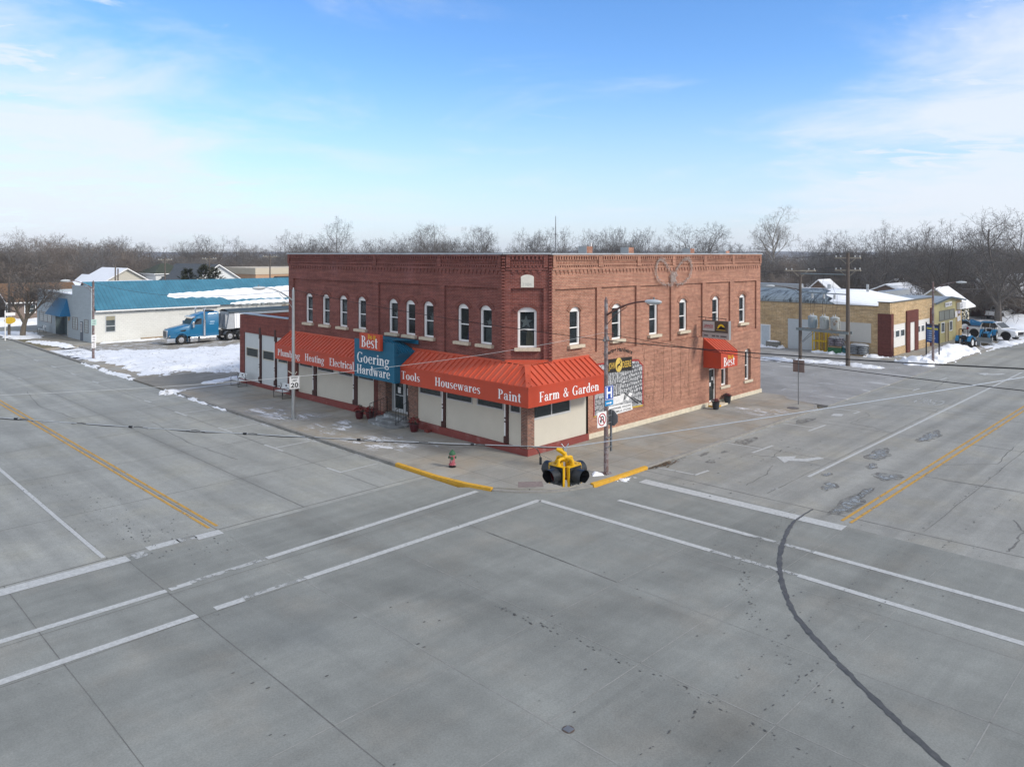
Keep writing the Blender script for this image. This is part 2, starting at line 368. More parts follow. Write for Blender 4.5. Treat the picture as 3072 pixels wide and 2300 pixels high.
def glyphs():
    g = {}
    g['P'] = (G().stem(.08, 0, 1).ring(.25, .74, .30, .26, -90, 90).rect(.15, .95, .26, 1).rect(.15, .48, .26, .53), .60)
    g['B'] = (G().stem(.08, 0, 1).ring(.25, .765, .27, .235, -90, 90, .14).ring(.27, .27, .31, .27, -90, 90).rect(.15, .95, .26, 1).rect(.15, .49, .28, .54).rect(.15, 0, .28, .05), .64)
    g['D'] = (G().stem(.08, 0, 1).ring(.25, .5, .42, .5, -90, 90).rect(.15, .95, .26, 1).rect(.15, 0, .26, .05), .72)
    g['H'] = (G().stem(.08, 0, 1).stem(.52, 0, 1).rect(.2, .48, .54, .54), .78)
    g['E'] = (G().stem(.08, 0, 1).rect(.1, .95, .56, 1).rect(.1, 0, .58, .05).rect(.15, .48, .42, .53).poly((.50, 1), (.56, 1), (.56, .80)).poly((.50, 0), (.58, 0), (.60, .22)).rect(.38, .41, .43, .60), .64)
    g['F'] = (G().stem(.08, 0, 1).rect(.1, .95, .56, 1).rect(.15, .48, .42, .53).poly((.50, 1), (.56, 1), (.57, .78)).rect(.38, .40, .43, .61), .60)
    g['T'] = (G().stem(.24, 0, 1, 'b').rect(.02, .95, .62, 1).poly((.02, 1), (.08, 1), (.02, .78)).poly((.62, 1), (.56, 1), (.62, .78)), .64)
    g['G'] = (G().ring(.40, .5, .37, .51, 42, 318, .15, .05).stem(.52, .04, .44, 't', .15).poly((.62, .98), (.67, .98), (.67, .68)).rect(.5, .02, .66, .09), .78)
    g['&'] = (G().ring(.36, .78, .19, .22, 0, 360, .10, .05, 16).ring(.32, .25, .29, .26, 60, 330, .13, .05, 18).stroke([(.24, .68, .12), (.42, .40, .14), (.70, .03, .15)]).stroke([(.55, .05, .06), (.68, .30, .06), (.72, .46, .06)]).rect(.58, .44, .84, .48), .84)
    g['l'] = (G().stem(.07, 0, 1.02, 'bf'), .29); g['i'] = (G().stem(.07, 0, X, 'bf').ring(.145, .86, .09, .09, 0, 360, .089, .089, 10), .29)
    g['n'] = (G().stem(.07, 0, X, 'bf').stem(.38, 0, .45, 'b').ring(.33, .44, .20, .22, 0, 170, .15, .07, 10), .60)
    g['m'] = (G().stem(.07, 0, X, 'bf').stem(.37, 0, .45, 'b').stem(.67, 0, .45, 'b').ring(.32, .44, .20, .22, 0, 170, .15, .07, 10).ring(.62, .44, .20, .22, 0, 170, .15, .07, 10), .89)
    g['u'] = (G().stem(.07, .2, X, 'f').stem(.38, 0, X, 'f').ring(.27, .22, .20, .23, 180, 330, .15, .07, 10).rect(.5, 0, .6, .045), .60)
    g['r'] = (G().stem(.07, 0, X, 'bf').ring(.35, .44, .2, .22, 75, 170, .12, .09, 8).ring(.37, .57, .075, .075, 0, 360, .074, .074, 10), .45)
    g['o'] = (G().ring(.29, X/2, .27, X/2+.02), .58); g['b'] = (G().stem(.05, 0, 1.02, 'f').ring(.30, X/2, .27, X/2+.02, -140, 140), .60)
    g['e'] = (G().ring(.28, X/2, .26, X/2+.02, 10, 320, .14, .05).rect(.1, .34, .53, .39), .54)
    g['c'] = (G().ring(.28, X/2, .26, X/2+.02, 45, 320, .14, .05).ring(.44, .53, .075, .075, 0, 360, .074, .074, 10), .52)
    g['a'] = (G().stem(.32, .05, .5, '', .14).ring(.22, .19, .19, .20, 40, 320, .13, .06).ring(.25, .46, .21, .21, 0, 150, .13, .05, 10).ring(.11, .51, .07, .07, 0, 360, .069, .069, 10).rect(.40, 0, .54, .06).stroke([(.28, .40, .05), (.36, .43, .05)]), .55)
    g['d'] = (G().stem(.37, 0, 1.02, 'f').ring(.28, X/2, .26, X/2+.02, 40, 320).rect(.5, 0, .59, .045), .60)
    g['t'] = (G().stem(.11, .1, .86, '', .14).rect(.02, X-.05, .37, X).ring(.24, .15, .14, .16, 180, 320, .13, .06, 8), .38)
    g['g'] = (G().ring(.27, .44, .23, .23, 0, 360, .13, .05).ring(.27, -.13, .25, .18, 0, 360, .09, .06).stroke([(.15, .24, .07), (.12, .14, .08), (.2, .05, .10), (.4, .02, .10)]).rect(.40, .56, .58, .63), .58)
    g['s'] = (G().ring(.22, .50, .19, .17, 50, 250, .11, .05, 12).ring(.22, .165, .19, .18, 70, -130, .11, .05, 12).stroke([(.13, .40, .13), (.31, .26, .13)]).poly((.34, .66), (.38, .66), (.38, .46)).poly((.04, .0), (.08, 0), (.04, .2)), .44)
    g['w'] = (G().stroke([(.10, X, .15), (.27, 0, .13)]).stroke([(.27, .0, .05), (.42, X, .06)]).stroke([(.38, X, .15), (.55, 0, .13)]).stroke([(.55, 0, .05), (.72, X, .05)]).rect(0, X-.045, .24, X).rect(.30, X-.045, .50, X).rect(.62, X-.045, .82, X), .82)
    g[' '] = (G(), .30)
    return g
GL = glyphs()
def roman(txt, h, width=None, sp=.03):
    b = MB(); x = 0; k = 0
    for ch in txt:
        g, w = GL[ch]
        for p in g.p: b.poly(*[(x + a, c, .0006*(k % 7)) for a, c in p]); k += 1
        x += w + sp
    xs = [v[0] for v in b.v]; x0, x1 = min(xs), max(xs); sx = width/(x1-x0) if width else h
    b.v = [((v[0]-x0)*sx, v[1]*h, v[2]) for v in b.v]; return b
def on_left(y0, z0, x): return lambda p: (x - p[2], y0 - p[0], z0 + p[1])        # read from -x, text runs towards -y
def on_right(x0, z0, y): return lambda p: (x0 + p[0], y - p[2], z0 + p[1])      # read from -y, text runs along +x
# ================================================================== SETTING: ground, streets, markings, snow
def road_mat(name, base, axis, tracks, panel=0, warm=(1, 1, 1), speck=.10, streak=.10):
    """axis 0: traffic runs along x, 1: along y; tracks = lateral wheel-track positions"""
    t = NT(name); pos = t.pos(); P = t.xyz(pos)
    lat = P[1-axis]
    st = t.noise(t.scale(pos, (.05, 1.1, 1) if axis == 0 else (1.1, .05, 1)), 1.0, 6, .65, .4)
    v = t.ss(st, .3, .72, 1-streak, 1+streak)
    v = t.math('MULTIPLY', v, t.ss(t.noise(pos, .22, 6, .6, .6), .3, .7, .90, 1.09))
    v = t.math('MULTIPLY', v, t.ss(t.noise(pos, 1.9, 8, .72), .3, .72, .93, 1.06))
    v = t.math('MULTIPLY', v, t.ss(t.noise(pos, 22, 3, .7), .3, .7, 1-speck, 1+speck))
    for c, w, a in tracks:
        d = t.math('ABSOLUTE', t.math('SUBTRACT', lat, t.math('ADD', c, t.math('MULTIPLY', t.math('SUBTRACT', st, .5), .5))))
        v = t.math('MULTIPLY', v, t.ss(d, 0, w, 1-a, 1))
    if panel:
        c = t.comb(t.math('FLOOR', t.math('DIVIDE', t.math('ADD', P[0], 20.66), 3.12)), t.math('FLOOR', t.math('DIVIDE', t.math('ADD', P[1], 11.3), 3.2)))
        wn = t.n('ShaderNodeTexWhiteNoise'); wn.noise_dimensions = '2D'; t.L.new(c, wn.inputs['Vector'])
        v = t.math('MULTIPLY', v, t.ss(wn.outputs['Value'], 0, 1, 1-panel, 1+panel, 'LINEAR'))
    # small pits and drips
    vo = t.n('ShaderNodeTexVoronoi'); vo.inputs['Scale'].default_value = 1.6; t.L.new(pos, vo.inputs['Vector'])
    dr = t.ss(vo.outputs['Distance'], .02, .05, .55, 1)
    v = t.math('MULTIPLY', v, dr)
    col = t.mix(t.ss(t.noise(pos, .35, 5, .6), .45, .7), base, tuple(b*w for b, w in zip(base, warm)))
    x = t.n('ShaderNodeVectorMath', operation='SCALE'); t.put(x.inputs[0], col); t.put(x.inputs['Scale'], v)
    t.L.new(x.outputs[0], t.b.inputs['Base Color']); t.b.inputs['Roughness'].default_value = .88; t.b.inputs['Specular IOR Level'].default_value = .25
    t.bump(t.noise(pos, 30, 3, .7), .25, .01)
    return t.m
MR_X = road_mat('right_street_asphalt', (.276, .278, .258), 0, [(-11.5, .55, .13), (-13.1, .6, .15), (-8.2, .5, .07), (-9.7, .5, .07), (-15.4, .5, .08), (-17.1, .5, .08)], warm=(1.06, 1.03, .97))
MR_Y = road_mat('left_street_concrete', (.284, .290, .270), 1, [(-12.9, .6, .10), (-10.9, .6, .12), (-15.6, .5, .09), (-17.1, .5, .09), (-19, .5, .08)], panel=.02, warm=(1.05, 1.03, .98))
def isec_mat():
    t = NT('intersection_concrete'); pos = t.pos(); P = t.xyz(pos)
    s1 = t.noise(t.scale(pos, (.06, .9, 1)), 1, 6, .65, .5); s2 = t.noise(t.scale(pos, (.9, .06, 1)), 1, 6, .65, .5); s3 = t.noise(t.scale(pos, (.07, .8, 1), .75), 1, 6, .65, .9)
    v = t.ss(s1, .3, .7, .93, 1.06)
    for s in (s2, s3): v = t.math('MULTIPLY', v, t.ss(s, .3, .7, .94, 1.05))
    v = t.math('MULTIPLY', v, t.ss(t.noise(pos, .18, 6, .6, .8), .3, .7, .90, 1.08))
    v = t.math('MULTIPLY', v, t.ss(t.noise(pos, 2.2, 8, .72), .3, .72, .94, 1.05))
    v = t.math('MULTIPLY', v, t.ss(t.noise(pos, 24, 3, .7), .3, .7, .88, 1.11))
    # worn, darker wheel paths: straight through both ways and the turn between them
    for ax, c, w, a in ((1, -12.2, 1.7, .13), (1, -16.6, 1.6, .07), (0, -12.0, 1.8, .12), (0, -16.5, 1.5, .06), (1, -6.8, .8, .05)):
        d = t.math('ABSOLUTE', t.math('SUBTRACT', P[ax], t.math('ADD', c, t.math('MULTIPLY', t.math('SUBTRACT', s3, .5), 1.6))))
        v = t.math('MULTIPLY', v, t.ss(d, 0, w, 1-a, 1))
    for rad, w, a in ((9.3, .8, .10), (11.2, .9, .11), (16.5, 1.0, .07)):
        dx = t.math('SUBTRACT', P[0], 1.5); dy = t.math('SUBTRACT', P[1], -1.5)
        rr = t.math('SQRT', t.math('ADD', t.math('MULTIPLY', dx, dx), t.math('MULTIPLY', dy, dy)))
        v = t.math('MULTIPLY', v, t.ss(t.math('ABSOLUTE', t.math('SUBTRACT', rr, rad+4)), 0, w, 1-a, 1))
    c = t.comb(t.math('FLOOR', t.math('DIVIDE', t.math('ADD', P[0], 20.66), 3.12)), t.math('FLOOR', t.math('DIVIDE', t.math('ADD', P[1], 11.3), 3.2)))
    wn = t.n('ShaderNodeTexWhiteNoise'); wn.noise_dimensions = '2D'; t.L.new(c, wn.inputs['Vector'])
    v = t.math('MULTIPLY', v, t.ss(wn.outputs['Value'], 0, 1, .955, 1.045, 'LINEAR'))
    vo = t.n('ShaderNodeTexVoronoi'); vo.inputs['Scale'].default_value = 1.1; t.L.new(pos, vo.inputs['Vector'])
    v = t.math('MULTIPLY', v, t.ss(vo.outputs['Distance'], .015, .045, .6, 1))
    col = t.mix(t.ss(t.noise(pos, .4, 5, .6), .48, .72), (.231, .239, .221), (.248, .246, .220))
    x = t.n('ShaderNodeVectorMath', operation='SCALE'); t.put(x.inputs[0], col); t.put(x.inputs['Scale'], v)
    t.L.new(x.outputs[0], t.b.inputs['Base Color']); t.b.inputs['Roughness'].default_value = .86; t.b.inputs['Specular IOR Level'].default_value = .25
    t.bump(t.noise(pos, 30, 3, .7), .2, .01)
    return t.m
MR_I = isec_mat()
def walk_mat():
    t = NT('sidewalk_concrete'); pos = t.pos(); P = t.xyz(pos)
    v = t.ss(t.noise(pos, .5, 7, .65, .5), .3, .7, .86, 1.12); v = t.math('MULTIPLY', v, t.ss(t.noise(pos, 20, 3, .7), .3, .7, .92, 1.08))
    c = t.comb(t.math('FLOOR', t.math('DIVIDE', t.math('ADD', P[0], .15), 1.7)), t.math('FLOOR', t.math('DIVIDE', t.math('ADD', P[1], .1), 1.7)))
    wn = t.n('ShaderNodeTexWhiteNoise'); wn.noise_dimensions = '2D'; t.L.new(c, wn.inputs['Vector'])
    v = t.math('MULTIPLY', v, t.ss(wn.outputs['Value'], 0, 1, .93, 1.06, 'LINEAR'))
    for ax, o in ((0, .15), (1, .1)):
        f = t.math('ABSOLUTE', t.math('SUBTRACT', t.math('FRACT', t.math('DIVIDE', t.math('ADD', P[ax], o), 1.7)), .5))
        v = t.math('MULTIPLY', v, t.ss(f, .485, .495, 1, .68))
    vo = t.n('ShaderNodeTexVoronoi'); vo.inputs['Scale'].default_value = 1.3; t.L.new(pos, vo.inputs['Vector']); v = t.math('MULTIPLY', v, t.ss(vo.outputs['Distance'], .02, .06, .6, 1))
    col = t.mix(t.ss(t.noise(pos, .3, 6, .6), .42, .66), (.292, .284, .255), (.300, .265, .212))
    x = t.n('ShaderNodeVectorMath', operation='SCALE'); t.put(x.inputs[0], col); t.put(x.inputs['Scale'], v)
    t.L.new(x.outputs[0], t.b.inputs['Base Color']); t.b.inputs['Roughness'].default_value = .9; t.b.inputs['Specular IOR Level'].default_value = .2
    return t.m
M['walk'] = walk_mat()
def lot_mat(name, base, sn, th=(.54, .64), sc=(.12, .8, 1), rot=0):
    """paved yard with a trodden, streaky film of snow"""
    t = NT(name); pos = t.pos()
    v = t.ss(t.noise(pos, .4, 7, .65, .5), .3, .7, .84, 1.14); v = t.math('MULTIPLY', v, t.ss(t.noise(pos, 14, 4, .7), .3, .7, .9, 1.1))
    s = t.noise(t.scale(pos, sc, rot), 1.0, 9, .7, .8); big = t.noise(pos, .09, 3, .5)
    f = t.ss(t.math('ADD', s, t.math('MULTIPLY', t.math('SUBTRACT', big, .5), .5)), th[0], th[1])
    col = t.mix(t.math('MULTIPLY', f, sn), base, (.66, .68, .70))
    x = t.n('ShaderNodeVectorMath', operation='SCALE'); t.put(x.inputs[0], col); t.put(x.inputs['Scale'], v)
    t.L.new(x.outputs[0], t.b.inputs['Base Color']); t.b.inputs['Roughness'].default_value = .9; t.b.inputs['Specular IOR Level'].default_value = .2
    return t.m
def ground_mat():
    t = NT('winter_ground'); pos = t.pos()
    a = t.noise(pos, .035, 8, .65, .4); b = t.noise(pos, .6, 7, .7)
    f = t.ss(t.math('ADD', a, t.math('MULTIPLY', t.math('SUBTRACT', b, .5), .5)), .44, .58)
    g = t.mix(b, (.10, .085, .05), (.17, .14, .09))
    t.put(t.b.inputs['Base Color'], t.mix(f, g, (.74, .76, .79))); t.b.inputs['Roughness'].default_value = .9; t.b.inputs['Specular IOR Level'].default_value = .2
    return t.m
M['ground'] = ground_mat()
g = MB()
def gridplane(mb, x0, y0, x1, y1, z): mb.poly((x0, y0, z), (x1, y0, z), (x1, y1, z), (x0, y1, z))
gridplane(g, -4000, -4000, 5000, 5000, -.22); g.build('ground', M['ground'], kind='structure')
zr = ROADZ
e = MB(); gridplane(e, -23.9, 1.0, -5.2, 600, zr); e.build('road_left', MR_Y, kind='structure')
e = MB(); gridplane(e, 1.5, -23.4, 600, -5.05, zr); e.build('road_right', MR_X, kind='structure')
e = MB(); e.poly((-60, -23.4, zr), (-23.9, -23.4, zr), (-23.9, -80, zr), (-5.2, -80, zr), (-5.2, -23.4, zr), (1.5, -23.4, zr), (1.5, -5.05, zr), (-1.2, -5.05, zr), (-5.2, -1.0, zr), (-5.2, 1.0, zr), (-23.9, 1.0, zr), (-23.9, -5.05, zr), (-60, -5.05, zr))
e.build('road_crossing', MR_I, kind='structure')
# cross street beyond the blue-roofed block
e = MB(); gridplane(e, -5.2, 84, 200, 93, zr-.01); e.build('road_far', MR_X, kind='structure')
# pavements with kerbs
WALKZ = 0
def arc(cx, cy, r, a0, a1, n=8): return [(cx + r*math.cos(R_(a0+(a1-a0)*k/n)), cy + r*math.sin(R_(a0+(a1-a0)*k/n))) for k in range(n+1)]
corner = [(-4.95, 28.4), (-4.95, .6)] + [(-4.75, -1.1), (-4.45, -2.3), (-3.85, -3.2), (-3.1, -3.95), (-2.2, -4.45), (-1.2, -4.75), (.2, -4.85)] + [(20.4, -4.85)] + [(21.5, -4.4), (21.9, -3.5), (22.0, -2.4), (23.2, -1.6)]
def slab(name, poly, z, m, depth=.3):
    b = MB(); b.prism([(x, y, z-depth) for x, y in poly], (0, 0, depth)); return b.build(name, m, kind='structure')
slab('pavement', corner + [(23.2, .05), (.05, .05), (.05, 28.4)], WALKZ, M['walk'])
M['kerb'] = mat('kerb_concrete', (.25, .24, .22), .9, var=.25, scale=2.5, col2=(.12, .11, .10), scale2=2.5, thr=(.6, .7))
M['kerb_yellow'] = mat('yellow_kerb_paint', (.60, .33, .035), .7, var=.16, scale=4, col2=(.26, .22, .15), scale2=2.2, thr=(.60, .66))
def kerb(name, pts, m, w=.17, z=.006, zb=-.3, side=-1):
    """raised strip along the pavement edge, outwards"""
    b = MB(); n = len(pts); P = [Vector((x, y, 0)) for x, y in pts]; out = []
    for k in range(n):
        t = (P[min(k+1, n-1)] - P[max(k-1, 0)]).normalized(); out.append(Vector((t.y, -t.x, 0)) * side)
    for k in range(n-1):
        a, c = P[k], P[k+1]; oa, oc = out[k]*w, out[k+1]*w
        b.hexa([a+Vector((0, 0, zb)), c+Vector((0, 0, zb)), c+oc*1.15+Vector((0, 0, zb)), a+oa*1.15+Vector((0, 0, zb)), a+Vector((0, 0, z)), c+Vector((0, 0, z)), c+oc+Vector((0, 0, z-.012)), a+oa+Vector((0, 0, z-.012))])
    return b.build(name, m, kind='structure')
kerb('kerb', [(-4.95, 28.4), (-4.95, 20), (-4.95, 10), (-4.95, 3.4)], M['kerb'], side=1)
kerb('kerb_yellow', [(-4.95, 3.4), (-4.95, .6), (-4.75, -1.1), (-4.45, -2.3)], M['kerb_yellow'], side=1, z=.01)
kerb('kerb_ramp', [(-4.45, -2.3), (-3.85, -3.2), (-3.1, -3.95), (-2.2, -4.45), (-1.2, -4.75)], M['kerb'], side=1, z=-.05)
kerb('kerb_yellow', [(-1.2, -4.75), (.2, -4.85), (2.5, -4.85)], M['kerb_yellow'], side=1, z=.01)
kerb('kerb', [(2.5, -4.85), (10, -4.85), (20.4, -4.85), (21.5, -4.4), (21.9, -3.5), (22.0, -2.4), (23.2, -1.6)], M['kerb'], side=1)
# ramp pad of red pavers
b = MB(); b.poly((-3.75, -3.05, .004), (-2.95, -3.72, .004), (-2.42, -3.15, .004), (-3.22, -2.52, .004)); b.build('pavement_ramp', brick('ramp_pavers', (.22, .10, .10), (.17, .085, .085), (.22, .18, .17), w=.2, h=.1), kind='structure')
# yards
LOTL = lot_mat('left_yard', (.255, .235, .20), .75, (.57, .66), (.10, .9, 1), -.1)
LOTR = lot_mat('right_yard', (.27, .268, .26), .5, (.60, .70), (.5, .12, 1), .15)
slab('yard_left', [(-5.1, 28.4), (0.0, 28.4), (0.0, 29.4), (60, 29.4), (60, 64.2), (-1.6, 64.2), (-1.6, 50.5), (-5.1, 50.5), (-5.1, 36.9)], -.045, LOTL)
slab('yard_right', [(23.2, -1.6), (22.2, -2.4), (22.1, -5.04), (46.2, -5.04), (46.2, -2.2), (48.6, -2.0), (48.6, 60), (23.2, 60)], -.06, LOTR)
slab('pavement_yard', [(-4.95, 36.9), (-3.0, 36.9), (-2.2, 43), (-3.2, 50), (-4.95, 50.5)], -.01, M['walk'])
kerb('kerb', [(-4.95, 74.8), (-4.95, 64), (-4.95, 50.5), (-4.95, 36.9)], M['kerb'], side=1)
slab('pavement_far', [(-4.95, 62), (-2.2, 62), (-1.6, 62.5), (.1, 64.2), (.1, 84), (-3, 84), (-4.95, 80)], -.012, M['walk'])
slab('pavement_right', [(46.2, -4.85), (62.8, -4.85), (62.8, -1.0), (72, -1.0), (72, .1), (46.2, .1)], -.02, M['walk'])
kerb('kerb', [(46.2, -4.85), (62.8, -4.85)], M['kerb'], side=1)
# far side of both streets, only a rim of it in view
slab('pavement_opposite', [(-30, 2), (-24.1, 2), (-24.1, 300), (-30, 300)], 0, M['walk'])
# joints and cracks
jm = mat('joint_tar', (.145, .143, .135), .9, var=.3); jl = mat('sawn_joint', (.262, .262, .245), .9, var=.3)
b = MB(); ja = MB(); z = zr + .004
def line(mb, x0, y0, x1, y1, w=.03, jit=.012, n=14):
    q = random.Random(hash((round(x0, 1), round(y1, 1))) & 999)
    pts = [rd(x0+(x1-x0)*k/n, y0+(y1-y0)*k/n) for k in range(n+1)]
    mb.ribbon([(p[0]+q.uniform(-jit, jit), p[1]+q.uniform(-jit, jit)) for p in pts], [w*q.uniform(.6, 1.4) for _ in pts], z)
for x in (-20.65, -17.5): line(b, x, .95, x, -24, .022)
for x in (-14.4, -11.2, -8.05): line(ja, x, 0, x, -24, .022)
for y in (-11.3, -14.3, -17.6, -20.65): line(ja, -30, y, 1.4, y, .022)
line(b, -8.0, -4.7, -8.1, -11.3, .03); line(ja, -4.83, -5, -4.83, -24, .022); line(ja, -2.1, -6, -2.1, -24, .02)
line(b, -20.8, 1.0, -5.2, 1.0, .045); line(b, 1.9, -5.1, 2.4, -23, .045); line(b, -23.9, -5.0, -5.0, -4.55, .02); line(b, -23, -2.95, -5.4, -2.9, .02)
for y in range(6, 120, 6): line(b, -23.5, y+.2, -5.3, y+.1, .028)
for x in (-7.7, -11.1, -14.42, -17.9, -20.9): line(b, x, 1.0, x, 120, .03, n=40)
for x in (9, 16.5, 24, 33, 42): line(b, x, -5.2, x+1.2, -23, .03, .05)
line(b, 2.7, -10.56, 30, -10.45, .035, .04, 40); line(b, 2.5, -16.3, 40, -16.4, .025, .04, 30)
b.build('road_joint', jm, kind='structure'); ja.build('road_joint_sawn', jl, kind='structure')
b = MB(); q = random.Random(3)
def crack(pts, w=.04):
    o = []
    for k in range(len(pts)-1):
        for s in range(6):
            f = s/6; o.append((pts[k][0]+(pts[k+1][0]-pts[k][0])*f+q.uniform(-.06, .06), pts[k][1]+(pts[k+1][1]-pts[k][1])*f+q.uniform(-.06, .06)))
    o.append(pts[-1]); o = [rd(*p) for p in o]; b.ribbon(o, [w*q.uniform(.5, 1.3) for _ in o], zr+.004)
crack([(7.58, -6.95), (7.9, -8.23), (9.53, -7.94)]); crack([(7.9, -8.23), (8.15, -8.48), (8.03, -10.5)]); crack([(17.42, -6.93), (17.68, -8.01), (20.57, -8.11), (21.26, -7.61)]); crack([(17.7, -8.0), (17.6, -9.25), (17.0, -10.38)])
crack([(2.44, -18.76), (3.35, -18.78), (4.83, -18.75), (6, -18.2)], .06); crack([(24, -7), (25.5, -9.5), (25, -12), (26, -14)]); crack([(9.5, -15), (10.06, -18), (9, -20)]); crack([(30, -6.5), (33, -8), (38, -7.6)]); crack([(12, -14.3), (14, -16), (18, -15.8)])
crack([(-9.9, 9), (-10.2, 14), (-9.7, 20)]); crack([(-12.5, 24), (-13, 30), (-12.2, 36)]); crack([(3, -9.5), (5.2, -9.3), (6.6, -8.9)])
b.build('road_crack', jm, kind='structure')
# paint
def paint_mat(name, col, wear=(.36, .44), axis=None):
    t = NT(name); pos = t.pos()
    f = t.ss(t.noise(pos, 3.5, 9, .75, .3), wear[0], wear[1]); v = t.ss(t.noise(pos, 9, 4), .3, .7, .85, 1.1)
    x = t.n('ShaderNodeVectorMath', operation='SCALE'); t.put(x.inputs[0], col); t.put(x.inputs['Scale'], v); t.L.new(x.outputs[0], t.b.inputs['Base Color']); t.b.inputs['Roughness'].default_value = .8; t.alpha(f); return t.m
PW = paint_mat('road_paint_white', (.44, .45, .44), (.30, .40)); PW2 = paint_mat('road_paint_faded', (.38, .39, .38), (.40, .54)); PY = paint_mat('road_paint_yellow', (.47, .27, .05), (.36, .46))
zp = zr + .008
def strip(mb, x0, y0, x1, y1, w, n=20):
    mb.ribbon([rd(x0+(x1-x0)*k/n, y0+(y1-y0)*k/n) for k in range(n+1)], w, zp)
w1 = MB(); w2 = MB(); yl = MB()
for x in (-14.55, -14.27): strip(yl, x, 1.35, x, 150, .11, 60)
for y in (-13.9, -14.2): strip(yl, 1.6, y, 150, y, .11, 60)
yl.build('road_marking_yellow', PY, kind='structure')
strip(w1, -17.97, 1.15, -17.97, 16, .14, 16)                                       # lane line before the stop bar
strip(w1, -60, .40, -17.45, .56, .52, 30); strip(w2, -17.3, .58, -16.9, .58, .5, 4)   # stop bar and its worn rest
strip(w1, -16.75, .92, -15.75, .92, .40, 4); strip(w2, -15.8, .92, -15.2, .92, .4, 4); strip(w1, -15.25, .76, -14.4, .74, .48, 4)
strip(w1, -60, -2.70, -17.5, -2.62, .24, 30); strip(w1, -17.4, -2.61, -16.8, -2.6, .24, 4); strip(w2, -16.8, -2.56, -14.4, -2.5, .22, 8); strip(w1, -14.4, -2.50, -5.25, -2.22, .24, 14)
strip(w1, -60, -4.80, -17.5, -4.70, .26, 30); strip(w1, -17.0, -4.66, -16.2, -4.68, .26, 4); strip(w2, -16.2, -4.6, -14.3, -4.66, .2, 8); strip(w1, -14.3, -4.66, -4.32, -4.74, .24, 14)
strip(w1, -4.32, -4.80, -4.1, -12.0, .24, 12); strip(w2, -4.1, -12, -3.95, -14.8, .2, 8); strip(w1, -3.95, -14.8, -3.7, -60, .24, 30)
strip(w1, -2.15, -6.9, -1.98, -12.3, .24, 12); strip(w2, -1.98, -12.3, -1.9, -14.4, .2, 6); strip(w1, -1.9, -14.4, -1.6, -60, .24, 30)
strip(w1, .55, -6.1, .9, -14.25, .56, 14)                                        # right stop bar
strip(w1, 6.0, -10.78, 46, -10.72, .15, 40); strip(w2, 3.1, -10.5, 3.6, -10.55, .15, 3); strip(w2, 46, -10.72, 120, -10.72, .13, 40)
for y in range(41, 200, 9): strip(w2, -11.17, y, -11.17, y+2.1, .12, 4)
for y0, y1, yc in ((-.1, -1.1, -.6), (3.83, 4.95, 3.92), (8.92, 10.69, 9.75), (14.4, 15.95, 15.36), (20.2, 21.9, 21.1), (25.85, 26.9, 26.6), (36.1, 37.3, 36.6), (41.4, 42.7, 41.9), (46.9, 48.1, 47.4), (52.4, 53.6, 52.9), (62.8, 63.7, 63.2), (68, 69, 68.4)):
    if y0 > 0: strip(w1, -7.65, y0, -7.7, y1, .13, 3); strip(w1, -7.6, yc, -5.7, yc, .11, 5)
for xl, xa, xb in ((2.78, 2.8, 3.85), (8.9, 7.95, 9.95), (15.1, 14.2, 16.25), (21.22, 20.5, 21.25), (31.6, 31.0, 32.3), (38, 37.3, 38.7)):
    strip(w1, xl-.1, -5.45, xl+.08, -7.2, .11, 5); strip(w1, xa, -7.22, xb, -7.28, .13, 3)
w1.poly(*[(*rd(*p), zp) for p in ((19.6, -6.4), (19.9, -6.85), (19.2, -7.0), (18.9, -6.5))])
for k in range(7): strip(w2, 25.5+3.1*k, 3.5, 24.8+3.1*k, -1.8, .11, 6)
def arrow(mb, ox, oy, s=1.0):
    sh = [(0, 0), (-.75, -.75), (-.28, -.72), (.2, -1.35), (1.25, -1.72), (1.35, -1.42), (.5, -1.05), (.28, -.72), (.72, -.62)]
    mb.poly(*[(*rd(ox + a*s, oy + c*s), zp) for a, c in sh])
t_ = fit(sans('ONLY', 1.0, .03), 1.8); w2.add(t_, lambda p: (*rd(28.4-p.y*1.9, -10.1+p.x), zp))
arrow(w1, 8.1, -8.35, 1.0); arrow(w1, 42.9, -8.3, 1.0)
w1.build('road_marking_white', PW, kind='structure'); w2.build('road_marking_faded', PW2, kind='structure')
